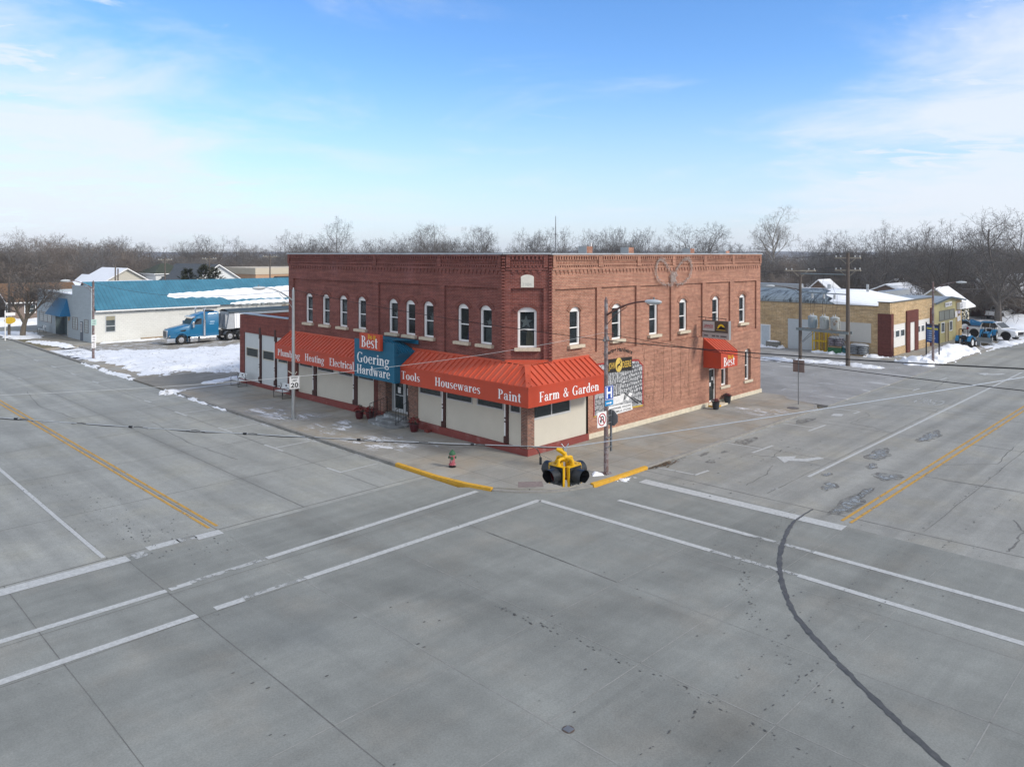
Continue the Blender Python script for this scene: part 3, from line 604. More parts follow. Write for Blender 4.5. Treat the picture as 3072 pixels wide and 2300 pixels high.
# ================================================================== HARDWARE STORE
store = thing('hardware_store', 'two-storey red brick corner store with white arched windows and orange metal awnings', 'store', (0, 0, 0))
mL = lambda u, z, d=0: (d, u, z)
mR = lambda u, z, d=0: (u, d, z)
CH_A, CH_B = Vector((0, 1.62, 0)), Vector((1.62, 0, 0)); CH_T = (CH_B-CH_A).normalized(); CH_W = (CH_B-CH_A).length; CH_N = Vector((.7071, .7071, 0))
def mC(u, z, d=0):
    p = CH_A + CH_T*u + CH_N*d; return (p.x, p.y, z)
NA = 8
def arch_top(o):
    ul, ur, zb, zt, ah = o; c = (ul+ur)/2; r = (ur-ul)/2
    return [(ul+(ur-ul)*k/NA, zt + ah*math.sqrt(max(0, 1-((ul+(ur-ul)*k/NA-c)/r)**2))) for k in range(NA+1)] if ah else [(ul, zt), (ur, zt)]
def layer(mb, m, u0, u1, z0, z1, d, ops):
    cur = u0
    for o in sorted(ops):
        ul, ur, zb, zt, ah = o
        if ul > cur: mb.poly(m(cur, z0, d), m(ul, z0, d), m(ul, z1, d), m(cur, z1, d))
        if zb > z0: mb.poly(m(ul, z0, d), m(ur, z0, d), m(ur, zb, d), m(ul, zb, d))
        tp = arch_top(o)
        for (a, za), (c, zc) in zip(tp, tp[1:]):
            if min(za, zc) < z1: mb.poly(m(a, za, d), m(c, zc, d), m(c, z1, d), m(a, z1, d))
        cur = ur
    if cur < u1: mb.poly(m(cur, z0, d), m(u1, z0, d), m(u1, z1, d), m(cur, z1, d))
def reveal(mb, m, o, d0, d1, bottom=True):
    ul, ur, zb, zt, ah = o; tp = arch_top(o)
    mb.poly(m(ul, zb, d0), m(ul, zb, d1), m(ul, zt, d1), m(ul, zt, d0)); mb.poly(m(ur, zb, d0), m(ur, zb, d1), m(ur, zt, d1), m(ur, zt, d0))
    for (a, za), (c, zc) in zip(tp, tp[1:]): mb.poly(m(a, za, d0), m(c, zc, d0), m(c, zc, d1), m(a, za, d1))
    if bottom: mb.poly(m(ul, zb, d0), m(ur, zb, d0), m(ur, zb, d1), m(ul, zb, d1))
ZT = 9.45; DP = .11; DW = .26
LW = [(c-.435, c+.435, 4.98, 6.70, .21) for c in (19.83, 17.80, 15.80, 13.80, 10.66, 9.08, 7.49, 4.67, 2.98)]
LPAN = [(12.56, 21.7, 4.2, 7.82, 0), (6.59, 11.95, 4.2, 7.82, 0), (2.0, 6.04, 4.2, 7.80, 0)]
RW = [(c-.42, c+.42, 4.90, 6.60, .21) for c in (3.58, 7.03, 10.48, 13.56, 17.34, 20.78)]
RPAN = [(1.95, 5.22, 4.40, 7.73, 0), (5.62, 8.7, 4.40, 7.73, 0), (9.07, 12.13, 4.40, 7.70, 0), (12.5, 15.59, 4.40, 7.69, 0), (15.98, 18.99, 4.40, 7.68, 0), (19.45, 22.54, 4.40, 7.66, 0)]
CWN = [(.70, 1.62, 4.92, 6.68, .20)]; CPAN = [(.37, 1.95, 4.36, 7.80, 0)]
b = MB()
layer(b, mL, 1.62, 22.3, 4.2, ZT, 0, LPAN)
for o in LPAN:
    reveal(b, mL, o, 0, DP, False); ws = [w for w in LW if o[0] < w[0] < o[1]]; layer(b, mL, o[0], o[1], o[2], o[3], DP, ws)
    for w in ws: reveal(b, mL, w, DP, DW)
layer(b, mC, 0, CH_W, 4.2, ZT, 0, CPAN); reveal(b, mC, CPAN[0], 0, DP); layer(b, mC, .37, 1.95, 4.36, 7.8, DP, CWN); reveal(b, mC, CWN[0], DP, DW)
b.poly((0, 22.3, 2), (30, 22.3, 2), (30, 22.3, ZT), (0, 22.3, ZT))
b.build('wall', M['red_brick'], store)
b = MB()
layer(b, mR, 1.62, 23.1, 4.2, ZT, 0, RPAN)
for o in RPAN:
    reveal(b, mR, o, 0, DP); ws = [w for w in RW if o[0] < w[0] < o[1]]; layer(b, mR, o[0], o[1], o[2], o[3], DP, ws)
    for w in ws: reveal(b, mR, w, DP, DW)
RL = [(16.36, 17.18, .22, 2.32, 0), (17.84, 18.68, 1.05, 2.72, 0), (20.92, 21.74, 1.05, 2.95, .20)]
layer(b, mR, 4.48, 23.1, .0, 4.2, 0, RL)
for o in RL: reveal(b, mR, o, 0, DW)
b.poly((23.1, 0, 0), (23.1, 20, 0), (23.1, 20, ZT), (23.1, 0, ZT)); b.poly((23.1, 20, 0), (23.1, 20, ZT), (0, 30, ZT), (0, 30, 0)) if 0 else None
b.poly((0, 22.3, ZT), (30, 22.3, ZT), (30, 22.3, 0), (0, 22.3, 0)) if 0 else None
b.poly((23.1, 20, 0), (12, 22.29, 0), (12, 22.29, ZT), (23.1, 20, ZT))
b.build('side_wall', M['orange_brick'], store)
# bands, dentils and piers of the cornice
def cornice(mb, m, u0, u1, piers, dz=0, half=.16):
    def bx(a, c, z0, z1, d): 
        p = [m(a, z0+dz, d), m(c, z0+dz, d), m(c, z0+dz, .02), m(a, z0+dz, .02), m(a, z1+dz, d), m(c, z1+dz, d), m(c, z1+dz, .02), m(a, z1+dz, .02)]; mb.hexa(p)
    bx(u0, u1, 9.36, 9.442, -.10); bx(u0, u1, 9.155, 9.20, -.055); bx(u0, u1, 8.91, 8.975, -.055); bx(u0, u1, 8.69, 8.78, -.05); bx(u0, u1, 8.78, 8.815, -.025)
    segs = [u0] + sorted(piers) + [u1]
    for a, c in zip(segs, segs[1:]):
        a2 = a + (half+.03 if a != u0 else .22); c2 = c - (half+.03 if c != u1 else .22)
        n = max(1, int((c2-a2)/.19))
        for k in range(n): x = a2+(c2-a2)*(k+.25)/n; bx(x, x+.10, 9.20, 9.36, -.085)
        n = max(1, int((c2-a2)/.115))
        for k in range(n): x = a2+(c2-a2)*(k+.2)/n; bx(x, x+.072, 8.985, 9.145, -.02)
        n = max(1, int((c2-a2)/.17))
        for k in range(n): x = a2+(c2-a2)*(k+.2)/n; bx(x, x+.085, 8.82, 8.905, -.05)
    n = max(1, int((u1-u0-.4)/.30))
    for k in range(n):
        x = u0+.2+(u1-u0-.4)*(k+.2)/n; bx(x, x+.16, 8.56, 8.685, -.045); bx(x+.04, x+.12, 8.47, 8.555, -.025)
    for p in piers: bx(p-half, p+half, 8.825, 9.355, -.088)
    bx(u0, u0+.2, 8.825, 9.355, -.088); bx(u1-.2, u1, 8.825, 9.355, -.088)
b = MB(); cornice(b, mL, 1.72, 22.3, [6.4, 12.25]); cornice(b, mC, .14, CH_W-.14, []); b.build('cornice', M['red_brick'], store)
b = MB(); cornice(b, mR, 1.72, 23.1, [5.42, 8.83, 12.3, 15.8, 19.28], -.01); b.build('side_cornice', M['orange_brick'], store)
# toothed corners of the cut-off corner
for cpt in (0, CH_W):
    b = MB(); dk = MB()
    for k in range(34):
        z = 4.30 + .15*k; e = -.03 if k % 2 else 0
        p0 = cpt-.085 if cpt else -.085
        b.hexa([mC(p0+q[0], z+q[2], q[1]) for q in ((e*0, -.075, 0), (.17, -.075, 0), (.17, .06, 0), (0, .06, 0), (e*0, -.075, .078), (.17, -.075, .078), (.17, .06, .078), (0, .06, .078))])
    dk.hexa([mC((cpt-.06)+q[0], q[2], q[1]) for q in ((0, -.012, 4.3), (.12, -.012, 4.3), (.12, .06, 4.3), (0, .06, 4.3), (0, -.012, 9.35), (.12, -.012, 9.35), (.12, .06, 9.35), (0, .06, 9.35))])  # darker brick backing paints the shade in the gaps between the teeth
    b.build('quoin', M['red_brick'], store); dk.build('quoin_gap_shade', M['maroon_brick'], store)
b = MB()                                                                      # coping and roof
def cop(mb, m, u0, u1, zoff=0): mb.hexa([m(u0, 9.445+zoff, -.13), m(u1, 9.445+zoff, -.13), m(u1, 9.445+zoff, .30), m(u0, 9.445+zoff, .30), m(u0, 9.515+zoff, -.13), m(u1, 9.515+zoff, -.13), m(u1, 9.52+zoff, .30), m(u0, 9.52+zoff, .30)])
cop(b, mL, 1.60, 22.35, -.003); cop(b, mC, -.03, CH_W+.03, .003); cop(b, mR, 1.60, 23.2, -.013); b.build('coping', M['coping'], store)
b = MB(); b.poly((.25, 1.8, 9.0), (1.8, .25, 9.0), (22.9, .25, 8.8), (22.9, 19.9, 8.6), (12, 22, 8.7), (.25, 22, 8.9)); 
b.poly((.25, 1.7, 9.45), (.25, 22.2, 9.45), (.25, 22.2, 8.9), (.25, 1.7, 9.0)); b.build('roof', M['roofgrey'], store)
# windows: one of each size, then copies
def window(w, z0, zs, ah, name='window', rail=None, sillw=.17, parent=store, vinyl=M['white'], arch=True, brickm=None, sub='window_hood'):
    """local frame: x to the right, y into the wall, z up; origin at bottom centre of the opening"""
    r = w/2; h = zs-z0; f = .085; b = MB()
    o = (-r, r, 0, h, ah); tp = arch_top(o)
    for s in (-1, 1): b.box(*( (-r, -.05, 0) if s < 0 else (r-f, -.05, 0)), *((-r+f, .06, h) if s < 0 else (r, .06, h)))
    b.box(-r+f, -.05, 0, r-f, .06, f)
    if ah:
        pts = [(x, -.05, z) for x, z in tp] + [(r, -.05, h-.03), (-r, -.05, h-.03)]; b.prism(pts, (0, .10, 0))
    else: b.box(-r+f, -.05, h-f, r-f, .06, h)
    rl = rail if rail else h*.5
    b.box(-r+f, -.015, rl-.025, r-f, .05, rl+.025)
    b.box(-r+f, -.02, f, -r+f+.03, .05, h-.03); b.box(r-f-.03, -.02, f, r-f, .05, h-.03)
    fr = b.build(name, vinyl, parent)
    g = MB(); g.poly((-r+f, .03, f), (r-f, .03, f), (r-f, .03, h-.02), (-r+f, .03, h-.02)); g.build('pane', M['glass'], fr)
    s = MB(); s.box(-r-sillw, -.33, -.16, r+sillw, .02, -.002); s.build('sill', M['stone'], fr, bevel=.015)
    if arch and brickm:
        a = MB(); n = 15; c0 = -.25; R0 = (r*r+ah*ah)/(2*ah) ; cz = h+ah-R0
        th = math.asin(min(1, r/R0))*1.12
        for k in range(n):
            t0 = -th+2*th*(k+.08)/n; t1 = -th+2*th*(k+.92)/n
            for (ra, rb) in ((R0+.01, R0+.115), (R0+.13, R0+.235)):
                q = [(ra*math.sin(t0), cz+ra*math.cos(t0)), (ra*math.sin(t1), cz+ra*math.cos(t1)), (rb*math.sin(t1), cz+rb*math.cos(t1)), (rb*math.sin(t0), cz+rb*math.cos(t0))]
                a.prism([(x, -.172, z) for x, z in q], (0, .05, 0))
        a.build(sub, brickm, fr)
    return fr
def clone_part(o, parent, loc, rotz, keep=None): return copy_tree(o, parent, loc, rotz, keep=keep)
DIN = .24
def star(parent, z, r=.30, m=M['white'], x=0):
    b = MB(); pts = []
    for k in range(10):
        a = R_(90+36*k); q = r if k % 2 == 0 else r*.42; pts.append((x+q*math.cos(a), .12, z+q*math.sin(a)))
    c = (x, .09, z)
    for k in range(10): b.poly(pts[k], pts[(k+1) % 10], c)
    b.build('star_decoration', m, parent)
M['star'] = mat('frosted_star', (.50, .54, .54), .6); M['curtain'] = mat('blue_banner', (.01, .03, .25), .7); M['card'] = mat('cardboard', (.42, .32, .16), .8); M['misty'] = mat('stored_plastic', (.26, .30, .31), .7, var=.4, scale=4)
M['redbox'] = mat('red_box', (.30, .02, .015), .7)
def hang(parent, kind):
    b = MB()
    if kind == 'drape': 
        for k in range(5): b.poly((-.33+.14*k, .16+.05*(k % 2), .1), (-.22+.14*k, .22-.05*(k % 2), .1), (-.20+.13*k, .22, 1.5), (-.30+.14*k, .16, 1.5))
        b.build('drape', M['misty'], parent)
    elif kind == 'low': b.box(-.30, .18, .08, .25, .3, .75); b.build('stored_box', M['misty'], parent)
    elif kind == 'blue': b.prism([(-.05, .18, .08), (.33, .18, .08), (.33, .18, .85), (.1, .18, .6)], (0, .1, 0)); b.build('stored_banner', M['curtain'], parent)
    elif kind == 'card': b.prism([(-.06, .18, .08), (.30, .18, .08), (.30, .18, .70), (.02, .18, .95)], (0, .1, 0)); b.build('stored_board', M['card'], parent)
    elif kind == 'red': b.box(-.33, .15, .08, .1, .3, .35); b.build('stored_box', M['redbox'], parent)
wl = window(.87, 4.98, 6.70, .21, rail=.88, brickm=M['red_brick'])
wins = []
for k, c in enumerate((19.83, 17.80, 15.80, 13.80, 10.66, 9.08, 7.49, 4.67, 2.98)):
    o = wl if k == 0 else clone_part(wl, store, (DIN, c, 4.98), R_(-90))
    o.location = (DIN, c, 4.98); o.rotation_euler = (0, 0, R_(-90)); wins.append(o)
for k in (0, 2, 4, 6, 8): star(wins[k], 1.05 if k != 2 else 1.15, .28, M['star'], .05)
for k in (0, 1, 2): hang(wins[k], 'drape')
for k in (4, 6, 8): hang(wins[k], 'low')
hang(wins[7], 'blue')
wc = window(.92, 4.92, 6.68, .20, rail=.87, brickm=M['red_brick']); p = mC(1.16, 4.92, DIN); wc.location = p; wc.rotation_euler = (0, 0, R_(-45)); star(wc, 1.22, .33, M['star'], -.05); hang(wc, 'card')
wr = window(.84, 4.90, 6.60, .21, rail=.86, brickm=M['orange_brick']); wr.location = (3.58, DIN, 4.90)
wrs = [wr]
for c in (7.03, 10.48, 13.56, 17.34, 20.78): wrs.append(clone_part(wr, store, (c, DIN, 4.90), 0))
hang(wrs[1], 'red'); hang(wrs[3], 'red'); hang(wrs[5], 'drape')
wt = window(.82, 1.05, 2.95, .20, rail=.95, brickm=M['orange_brick']); wt.location = (21.33, DIN, 1.05)
ws = window(.84, 1.05, 2.72, 0, rail=1.05, arch=False); ws.location = (18.26, DIN, 1.05)
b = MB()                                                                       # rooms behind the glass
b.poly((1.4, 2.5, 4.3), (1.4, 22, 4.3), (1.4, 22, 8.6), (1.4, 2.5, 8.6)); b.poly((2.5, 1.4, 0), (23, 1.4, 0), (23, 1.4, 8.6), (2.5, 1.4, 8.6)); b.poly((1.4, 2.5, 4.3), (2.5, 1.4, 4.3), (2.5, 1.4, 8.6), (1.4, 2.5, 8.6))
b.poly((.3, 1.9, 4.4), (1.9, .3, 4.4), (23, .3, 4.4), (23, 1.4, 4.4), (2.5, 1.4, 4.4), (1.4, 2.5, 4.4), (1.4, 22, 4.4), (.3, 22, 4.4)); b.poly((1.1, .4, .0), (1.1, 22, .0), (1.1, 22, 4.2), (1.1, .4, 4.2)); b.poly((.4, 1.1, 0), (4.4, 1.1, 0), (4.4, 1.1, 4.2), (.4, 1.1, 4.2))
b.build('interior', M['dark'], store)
# ------------------------------------------------ date stone
b = MB(); pts = [(u, z) for u, z in ((.85, 7.85), (1.48, 7.85), (1.48, 8.37), (1.38, 8.43), (1.27, 8.46), (1.165, 8.47), (1.06, 8.46), (.95, 8.43), (.85, 8.37))]
b.prism([mC(u, z, -.03) for u, z in pts], CH_N*.05); ds = b.build('date_stone', mat('pale_stone', (.66, .64, .57), .8), store)
t = sans('1904', .15, .02); t = fit(t, .42); k = MB(); k.add(t, lambda p: mC(.955+p.x, 7.93+p.y, -.034)); k.build('carved_date', mat('carved_stone', (.52, .52, .48), .85), ds)
# ------------------------------------------------ shop front, left street
b = MB(); b.hexa([(-.12, -.10, 0), (-.12, 8.27, 0), (.3, 8.27, 0), (.3, .30, 0), (-.10, -.08, .31), (-.10, 8.27, .40), (.3, 8.27, .40), (.3, .30, .31)])
b.hexa([(-.10, -.10, 0), (4.42, -.12, 0), (4.42, .3, 0), (.3, .3, 0), (-.08, -.08, .312), (4.42, -.10, .312), (4.42, .3, .312), (.3, .3, .312)]) 
b.hexa([(-.12, 11.3, 0), (-.12, 22.44, 0), (.3, 22.44, 0), (.3, 11.3, 0), (-.10, 11.3, .42), (-.10, 22.44, .32), (.3, 22.44, .32), (.3, 11.3, .42)])
b.build('plinth', M['plinth'], store)
def zl(y): return .40 if y < 10 else .42 - (y-11.3)*.009
def panel(y0, y1, wins, zw=1.95, m='cream'):
    b = MB(); z0 = .33; b.box(.03, y0, z0, .10, y1, zw-.06)
    cur = y0
    for a, c in wins + [(y1, y1)]:
        if a > cur: b.box(.03, cur, zw-.06, .10, a, 3.3)
        cur = c
    b.build('storefront_panel', M[m], store)
    for a, c in wins:
        f = MB(); f.box(.0, a, zw-.06, .08, c, zw); f.box(.0, a, zw, .08, a+.05, 3.3); f.box(.0, c-.05, zw, .08, c, 3.3); fo = f.build('transom_window', M['bluefas'], store)
        gl = MB(); gl.poly((.05, a, zw), (.05, c, zw), (.05, c, 3.3), (.05, a, 3.3)); gl.build('pane', M['shop'], fo)
panel(19.2, 21.03, [(19.25, 20.9)], 2.10); panel(14.57, 18.72, [(16.70, 18.62), (14.6, 16.2)], 2.06) if 0 else panel(14.57, 18.72, [(14.6, 16.2), (16.70, 18.62)], 2.06); panel(12.40, 14.10, [(12.42, 14.02)], 2.06)
panel(6.25, 8.27, [(6.3, 8.15)]); panel(1.57, 5.93, [(1.62, 3.52), (3.86, 5.88)]); panel(.42, 1.27, [(.46, 1.18)])
b = MB(); b.box(.0, .95, 1.40, .035, 1.12, 1.62) if 0 else None
def column(y0, y1, parent=store):
    b = MB(); b.box(-.03, y0, .42, .2, y1-.12, 4.2); b.box(-.05, y0-.02, .36, .2, y1+.02, .66); b.box(-.02, y1-.12, .42, .2, y1, 4.2); o = b.build('iron_column', M['brown'], parent)
    w = MB(); w.box(-.045, y1-.10, .7, -.021, y1-.02, 1.35); w.box(-.045, y1-.10, 1.60, -.021, y1-.02, 3.4); w.box(-.045, y1-.10, 1.42, -.021, y1-.02, 1.52); w.build('column_trim', M['white'], o); return o
for y0, y1 in ((18.75, 19.17), (14.13, 14.54), (5.95, 6.22), (1.29, 1.54)): column(y0, y1)
b = MB(); b.box(-.02, 21.04, .32, .3, 22.42, 4.2); b.build('pier', M['maroon_brick'], store); b = MB(); b.box(-.02, 11.96, .42, .3, 12.38, 4.2); b.build('pier', M['maroon_brick'], store)
for q_ in ((-.02, 11.22, .0, .55, 11.95, 4.2), (-.02, 8.28, .0, .55, 9.14, 4.2), (-.02, -.02, .313, .45, .41, 4.2)): b = MB(); b.box(*q_); b.build('brick_pillar', M['mixed_brick'], store)
b = MB(); b.box(.0, 0.3, 3.28, .3, 22.3, 4.21); b.box(.3, 0.02, 3.28, 4.46, .3, 4.21); b.build('beam', M['brown'], store)
# right side shop front
b = MB(); b.box(.42, .02, .315, 4.34, .09, 1.60); b.box(3.12, .02, 1.60, 4.34, .09, 3.3); b.build('storefront_panel', M['cream'], store)
b = MB(); b.box(.42, .0, 1.60, 3.12, .08, 1.69); b.box(3.05, .0, 1.69, 3.12, .08, 3.3); b.box(1.68, .01, 1.69, 1.74, .08, 3.3); fo = b.build('transom_window', M['bluefas'], store)
b = MB(); b.poly((.42, .05, 1.69), (3.05, .05, 1.69), (3.05, .05, 3.3), (.42, .05, 3.3)); b.build('pane', M['shop'], fo)
b = MB(); b.box(4.42, -.05, 0, 16.2, .12, .26); b.box(17.3, -.05, 0, 23.2, .12, .24); b.box(23.2, -.05, 0, 23.22, 12, .24) ; b.build('foundation', M['found'], store, bevel=.02)
# ------------------------------------------------ entrance
b = MB(); b.box(.42, 9.16, .44, .52, 9.24, 3.2); b.box(.42, 9.92, .44, .52, 10.03, 3.2); b.box(.42, 10.95, .44, .52, 11.06, 3.2); b.box(.42, 11.14, .44, .52, 11.21, 3.2); b.box(.42, 9.24, .44, .52, 9.92, .56); b.box(.42, 11.06, .44, .52, 11.14, .56); b.box(.42, 10.03, 2.55, .52, 10.95, 2.63)
en = b.build('entrance', M['bluefas'], store)
b = MB(); b.poly((.47, 9.2, .5), (.47, 11.2, .5), (.47, 11.2, 3.2), (.47, 9.2, 3.2)); b.build('pane', M['shop'], en)
b = MB(); b.box(.40, 10.03, .46, .45, 10.10, 2.55); b.box(.40, 10.88, .46, .45, 10.95, 2.55); b.box(.40, 10.1, .46, .45, 10.88, .66); b.box(.40, 10.1, 1.40, .45, 10.88, 1.44); b.box(.40, 10.1, 2.46, .45, 10.88, 2.55); b.build('door', M['bluefas'], en)
b = MB(); b.box(.385, 10.32, 1.55, .395, 10.58, 1.88); b.box(.41, 9.5, 1.5, .415, 9.75, 1.9); b.build('notice', M['signwhite'], en)
b = MB(); b.box(.0, 9.14, 0, .55, 11.22, .445); b.build('threshold', M['walk'], store)
def tier(mb, x, y0, y1, z0, z1, r):
    pts = [(.0, y0), (-x+r, y0)] + [(-x+r-r*math.sin(R_(a)), y0+r-r*math.cos(R_(a))) for a in range(15, 91, 15)] + [(-x+r-r*math.cos(R_(a)), y1-r+r*math.sin(R_(a))) for a in range(0, 91, 15)] + [(.0, y1)]
    mb.prism([(a, c, z0) for a, c in pts], (0, 0, z1-z0))
st = thing('entrance_steps', 'three rounded grey concrete steps below the blue sign entrance', 'steps', (-.6, 10, 0))
for nm, a in (('step', (1.32, 8.72, 11.5, 0, .15, .6)), ('step', (.92, 9.0, 11.25, .15, .30, .5)), ('step', (.48, 9.25, 10.95, .30, .445, .3))):
    b = MB(); tier(b, *a); b.build(nm, mat('step_concrete', (.20, .21, .215), .9, var=.3, scale=2.5, col2=(.42, .45, .47), scale2=1.6, thr=(.52, .62)), st, bevel=.015)
for nm, yy, yb, lab in (('r', 11.42, 11.0, 'thin black handrail beside the two red flower pots at the entrance steps'), ('l', 8.98, 9.05, 'thin black handrail in front of the brick pillar right of the entrance door')):
    h = thing('handrail', lab, 'handrail', (-.6, yy, 0)); b = MB()
    b.tube([(-.95, yy, .15), (-.95, yy, 1.0), (-.05, yb, 1.34), (-.05, yb, .44)], .02, 6); b.build('rail', M['black'], h)
    b = MB(); [b.cyl((-.95+.9*f, yy+(yb-yy)*f, .2+.2*f), (-.95+.9*f, yy+(yb-yy)*f, .99+.34*f), .011, n=5) for f in (.2, .4, .6, .8)]; b.tube([(-.95, yy, .28), (-.05, yb, .55)], .012, 5); b.build('baluster', M['black'], h)
# ------------------------------------------------ awnings
PJ = 1.10; ZF0, ZF1, ZW = 2.54, 3.46, 4.22
def awning_left(y0, y1, hip=False):
    """y0 < y1; the near end of the long one meets the corner hip"""
    b = MB(); ya = y0 if not hip else 0
    b.poly((0, ya, ZW), (0, y1, ZW), (-PJ, y1, ZF1), (-PJ, (-PJ if hip else y0), ZF1))
    n = int((y1-y0+(PJ if hip else 0))/.385)
    for k in range(n+1):
        y = y1 - .03 - k*.385; t = 1.0
        if hip and y < .06: t = max(0, (PJ + y) / PJ) if y < 0 else 1
        if hip and y < -PJ + .15: continue
        # seam runs down the slope; on the hip it starts on the hip line
        xs = 0 if y >= 0 else y
        x0, x1 = (xs, -PJ); zz = lambda x: ZW + (ZF1-ZW)*(-x/PJ)
        b.hexa([(x0, y-.016, zz(x0)-.005), (x0, y+.016, zz(x0)-.005), (x1, y+.016, zz(x1)-.005), (x1, y-.016, zz(x1)-.005), (x0-.01, y-.012, zz(x0)+.065), (x0-.01, y+.012, zz(x0)+.065), (x1-.01, y+.012, zz(x1)+.065), (x1-.01, y-.012, zz(x1)+.065)])
    b.box(-.05, max(y0, 1.6), ZW-.02, -.004, y1, ZW+.11)
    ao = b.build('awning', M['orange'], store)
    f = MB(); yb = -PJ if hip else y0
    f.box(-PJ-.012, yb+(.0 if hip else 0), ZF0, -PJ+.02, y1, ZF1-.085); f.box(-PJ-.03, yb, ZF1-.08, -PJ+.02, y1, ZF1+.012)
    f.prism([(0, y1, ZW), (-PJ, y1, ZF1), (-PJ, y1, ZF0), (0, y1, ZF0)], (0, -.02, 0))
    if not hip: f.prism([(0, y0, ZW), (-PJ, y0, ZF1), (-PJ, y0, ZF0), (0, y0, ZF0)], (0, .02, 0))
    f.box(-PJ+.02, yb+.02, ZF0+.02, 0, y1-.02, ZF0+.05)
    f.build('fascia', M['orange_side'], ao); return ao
aw1 = awning_left(12.1, 22.08); aw2 = awning_left(8.30, 8.70) if 0 else awning_left(0, 8.68, True)
b = MB(); XE = 4.53                                                             # right wing of the corner awning
b.poly((0, 0, ZW), (XE, 0, ZW), (XE, -PJ, ZF1), (-PJ, -PJ, ZF1))
for k in range(15):
    x = XE - .03 - k*.385
    if x < -PJ+.15: break
    ys = 0 if x >= 0 else x; zz = lambda y: ZW + (ZF1-ZW)*(-y/PJ); y1 = -PJ
    b.hexa([(x-.016, ys, zz(ys)-.005), (x+.016, ys, zz(ys)-.005), (x+.016, y1, zz(y1)-.005), (x-.016, y1, zz(y1)-.005), (x-.012, ys-.01, zz(ys)+.07), (x+.012, ys-.01, zz(ys)+.07), (x+.012, y1-.01, zz(y1)+.07), (x-.012, y1-.01, zz(y1)+.07)])
b.box(1.6, -.05, ZW-.02, XE, -.004, ZW+.11)
b.poly((0, 0, ZW+.004), (0, 1.75, ZW+.05), (1.75, 0, ZW+.05))                    # flat piece below the cut-off corner
b.hexa([mC(-.05, ZW, -.05), mC(CH_W+.05, ZW, -.05), mC(CH_W+.05, ZW, -.004), mC(-.05, ZW, -.004), mC(-.05, ZW+.13, -.05), mC(CH_W+.05, ZW+.13, -.05), mC(CH_W+.05, ZW+.13, -.004), mC(-.05, ZW+.13, -.004)])
b.hexa([(-.10, .10, ZW-.05), (.10, -.10, ZW-.05), (-PJ+.10, -PJ-.04, ZF1-.03), (-PJ-.04, -PJ+.10, ZF1-.03), (-.10, .10, ZW+.055), (.10, -.10, ZW+.055), (-PJ+.12, -PJ-.04, ZF1+.055), (-PJ-.04, -PJ+.12, ZF1+.055)])
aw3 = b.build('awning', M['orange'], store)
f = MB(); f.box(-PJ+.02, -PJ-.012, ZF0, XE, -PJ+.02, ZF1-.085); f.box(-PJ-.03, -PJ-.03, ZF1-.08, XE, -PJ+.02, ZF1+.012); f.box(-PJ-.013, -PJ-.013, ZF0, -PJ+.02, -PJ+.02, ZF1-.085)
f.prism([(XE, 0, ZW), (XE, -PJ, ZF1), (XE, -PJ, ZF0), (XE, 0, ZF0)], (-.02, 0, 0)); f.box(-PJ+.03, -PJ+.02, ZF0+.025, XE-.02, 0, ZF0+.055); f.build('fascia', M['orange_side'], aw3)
def words(parent, items, fn, m=M['letter'], name='lettering'):
    for txt, u0, u1, z, h in items:
        b = MB(); b.add(roman(txt, h, abs(u1-u0)), fn(u0, z)); b.build(name, m, parent)
words(aw1, [('Plumbing', 21.70, 18.84, 2.79, .42), ('Heating', 18.23, 15.98, 2.78, .45), ('Electrical', 15.38, 12.76, 2.77, .45)], lambda u, z: on_left(u, z, -PJ-.02))
words(aw2, [('Tools', 8.26, 6.69, 2.80, .42), ('Housewares', 5.44, 2.06, 2.78, .43), ('Paint', .83, -.66, 2.74, .45)], lambda u, z: on_left(u, z, -PJ-.02))
words(aw3, [('Farm', -.39, .99, 2.73, .45), ('&', 1.27, 1.67, 2.73, .43), ('Garden', 1.93, 3.95, 2.72, .45)], lambda u, z: on_right(u, z, -PJ-.02))
# blue entrance canopy with its sign front
BX = -1.5
b = MB(); b.box(BX, 8.50, 2.58, BX+.13, 12.15, 4.68); b.box(BX+.13, 8.42, 2.56, -.1, 8.50, 4.08) 
for k in range(24): y = 8.5+3.65*(k+.5)/24; b.box(BX-.004, y-.006, 2.58, BX+.01, y+.006, 4.68)
b.box(BX-.03, 8.34, 2.56, BX+.16, 8.50, 4.68)
b.prism([(BX+.16, 8.44, 4.06), (BX+.16, 8.44, 2.56), (0, 8.44, 2.56), (0, 8.44, 4.06)], (0, -.08, 0)); b.box(BX+.16, 8.30, 4.0, 0, 8.36, 4.14)
b.prism([(BX+.16, 12.1, 4.06), (BX+.16, 12.1, 2.56), (0, 12.1, 2.56), (0, 12.1, 4.06)], (0, .06, 0)); b.box(BX+.1, 8.45, 2.58, 0, 12.1, 2.62)
bc = b.build('canopy', M['blue'], store)
b = MB(); RY0 = 10.1; b.poly((BX+.13, 8.34, 4.10), (0, 8.34, 4.10), (0, RY0, 4.70), (BX+.13, RY0, 4.70)); b.poly((BX+.13, 12.1, 4.10), (0, 12.1, 4.10), (0, RY0, 4.70), (BX+.13, RY0, 4.70))
b.hexa([(-.03, 8.2, 4.55), (-.03, 12.15, 4.55), (-.005, 12.15, 4.55), (-.005, 8.2, 4.55), (-.03, 8.2, 4.76), (-.03, 12.15, 4.76), (-.005, 12.15, 4.76), (-.005, 8.2, 4.76)])
b.poly((-.02, 8.2, 4.73), (-.02, RY0, 4.73), (-.55, RY0-.15, 4.66)); 
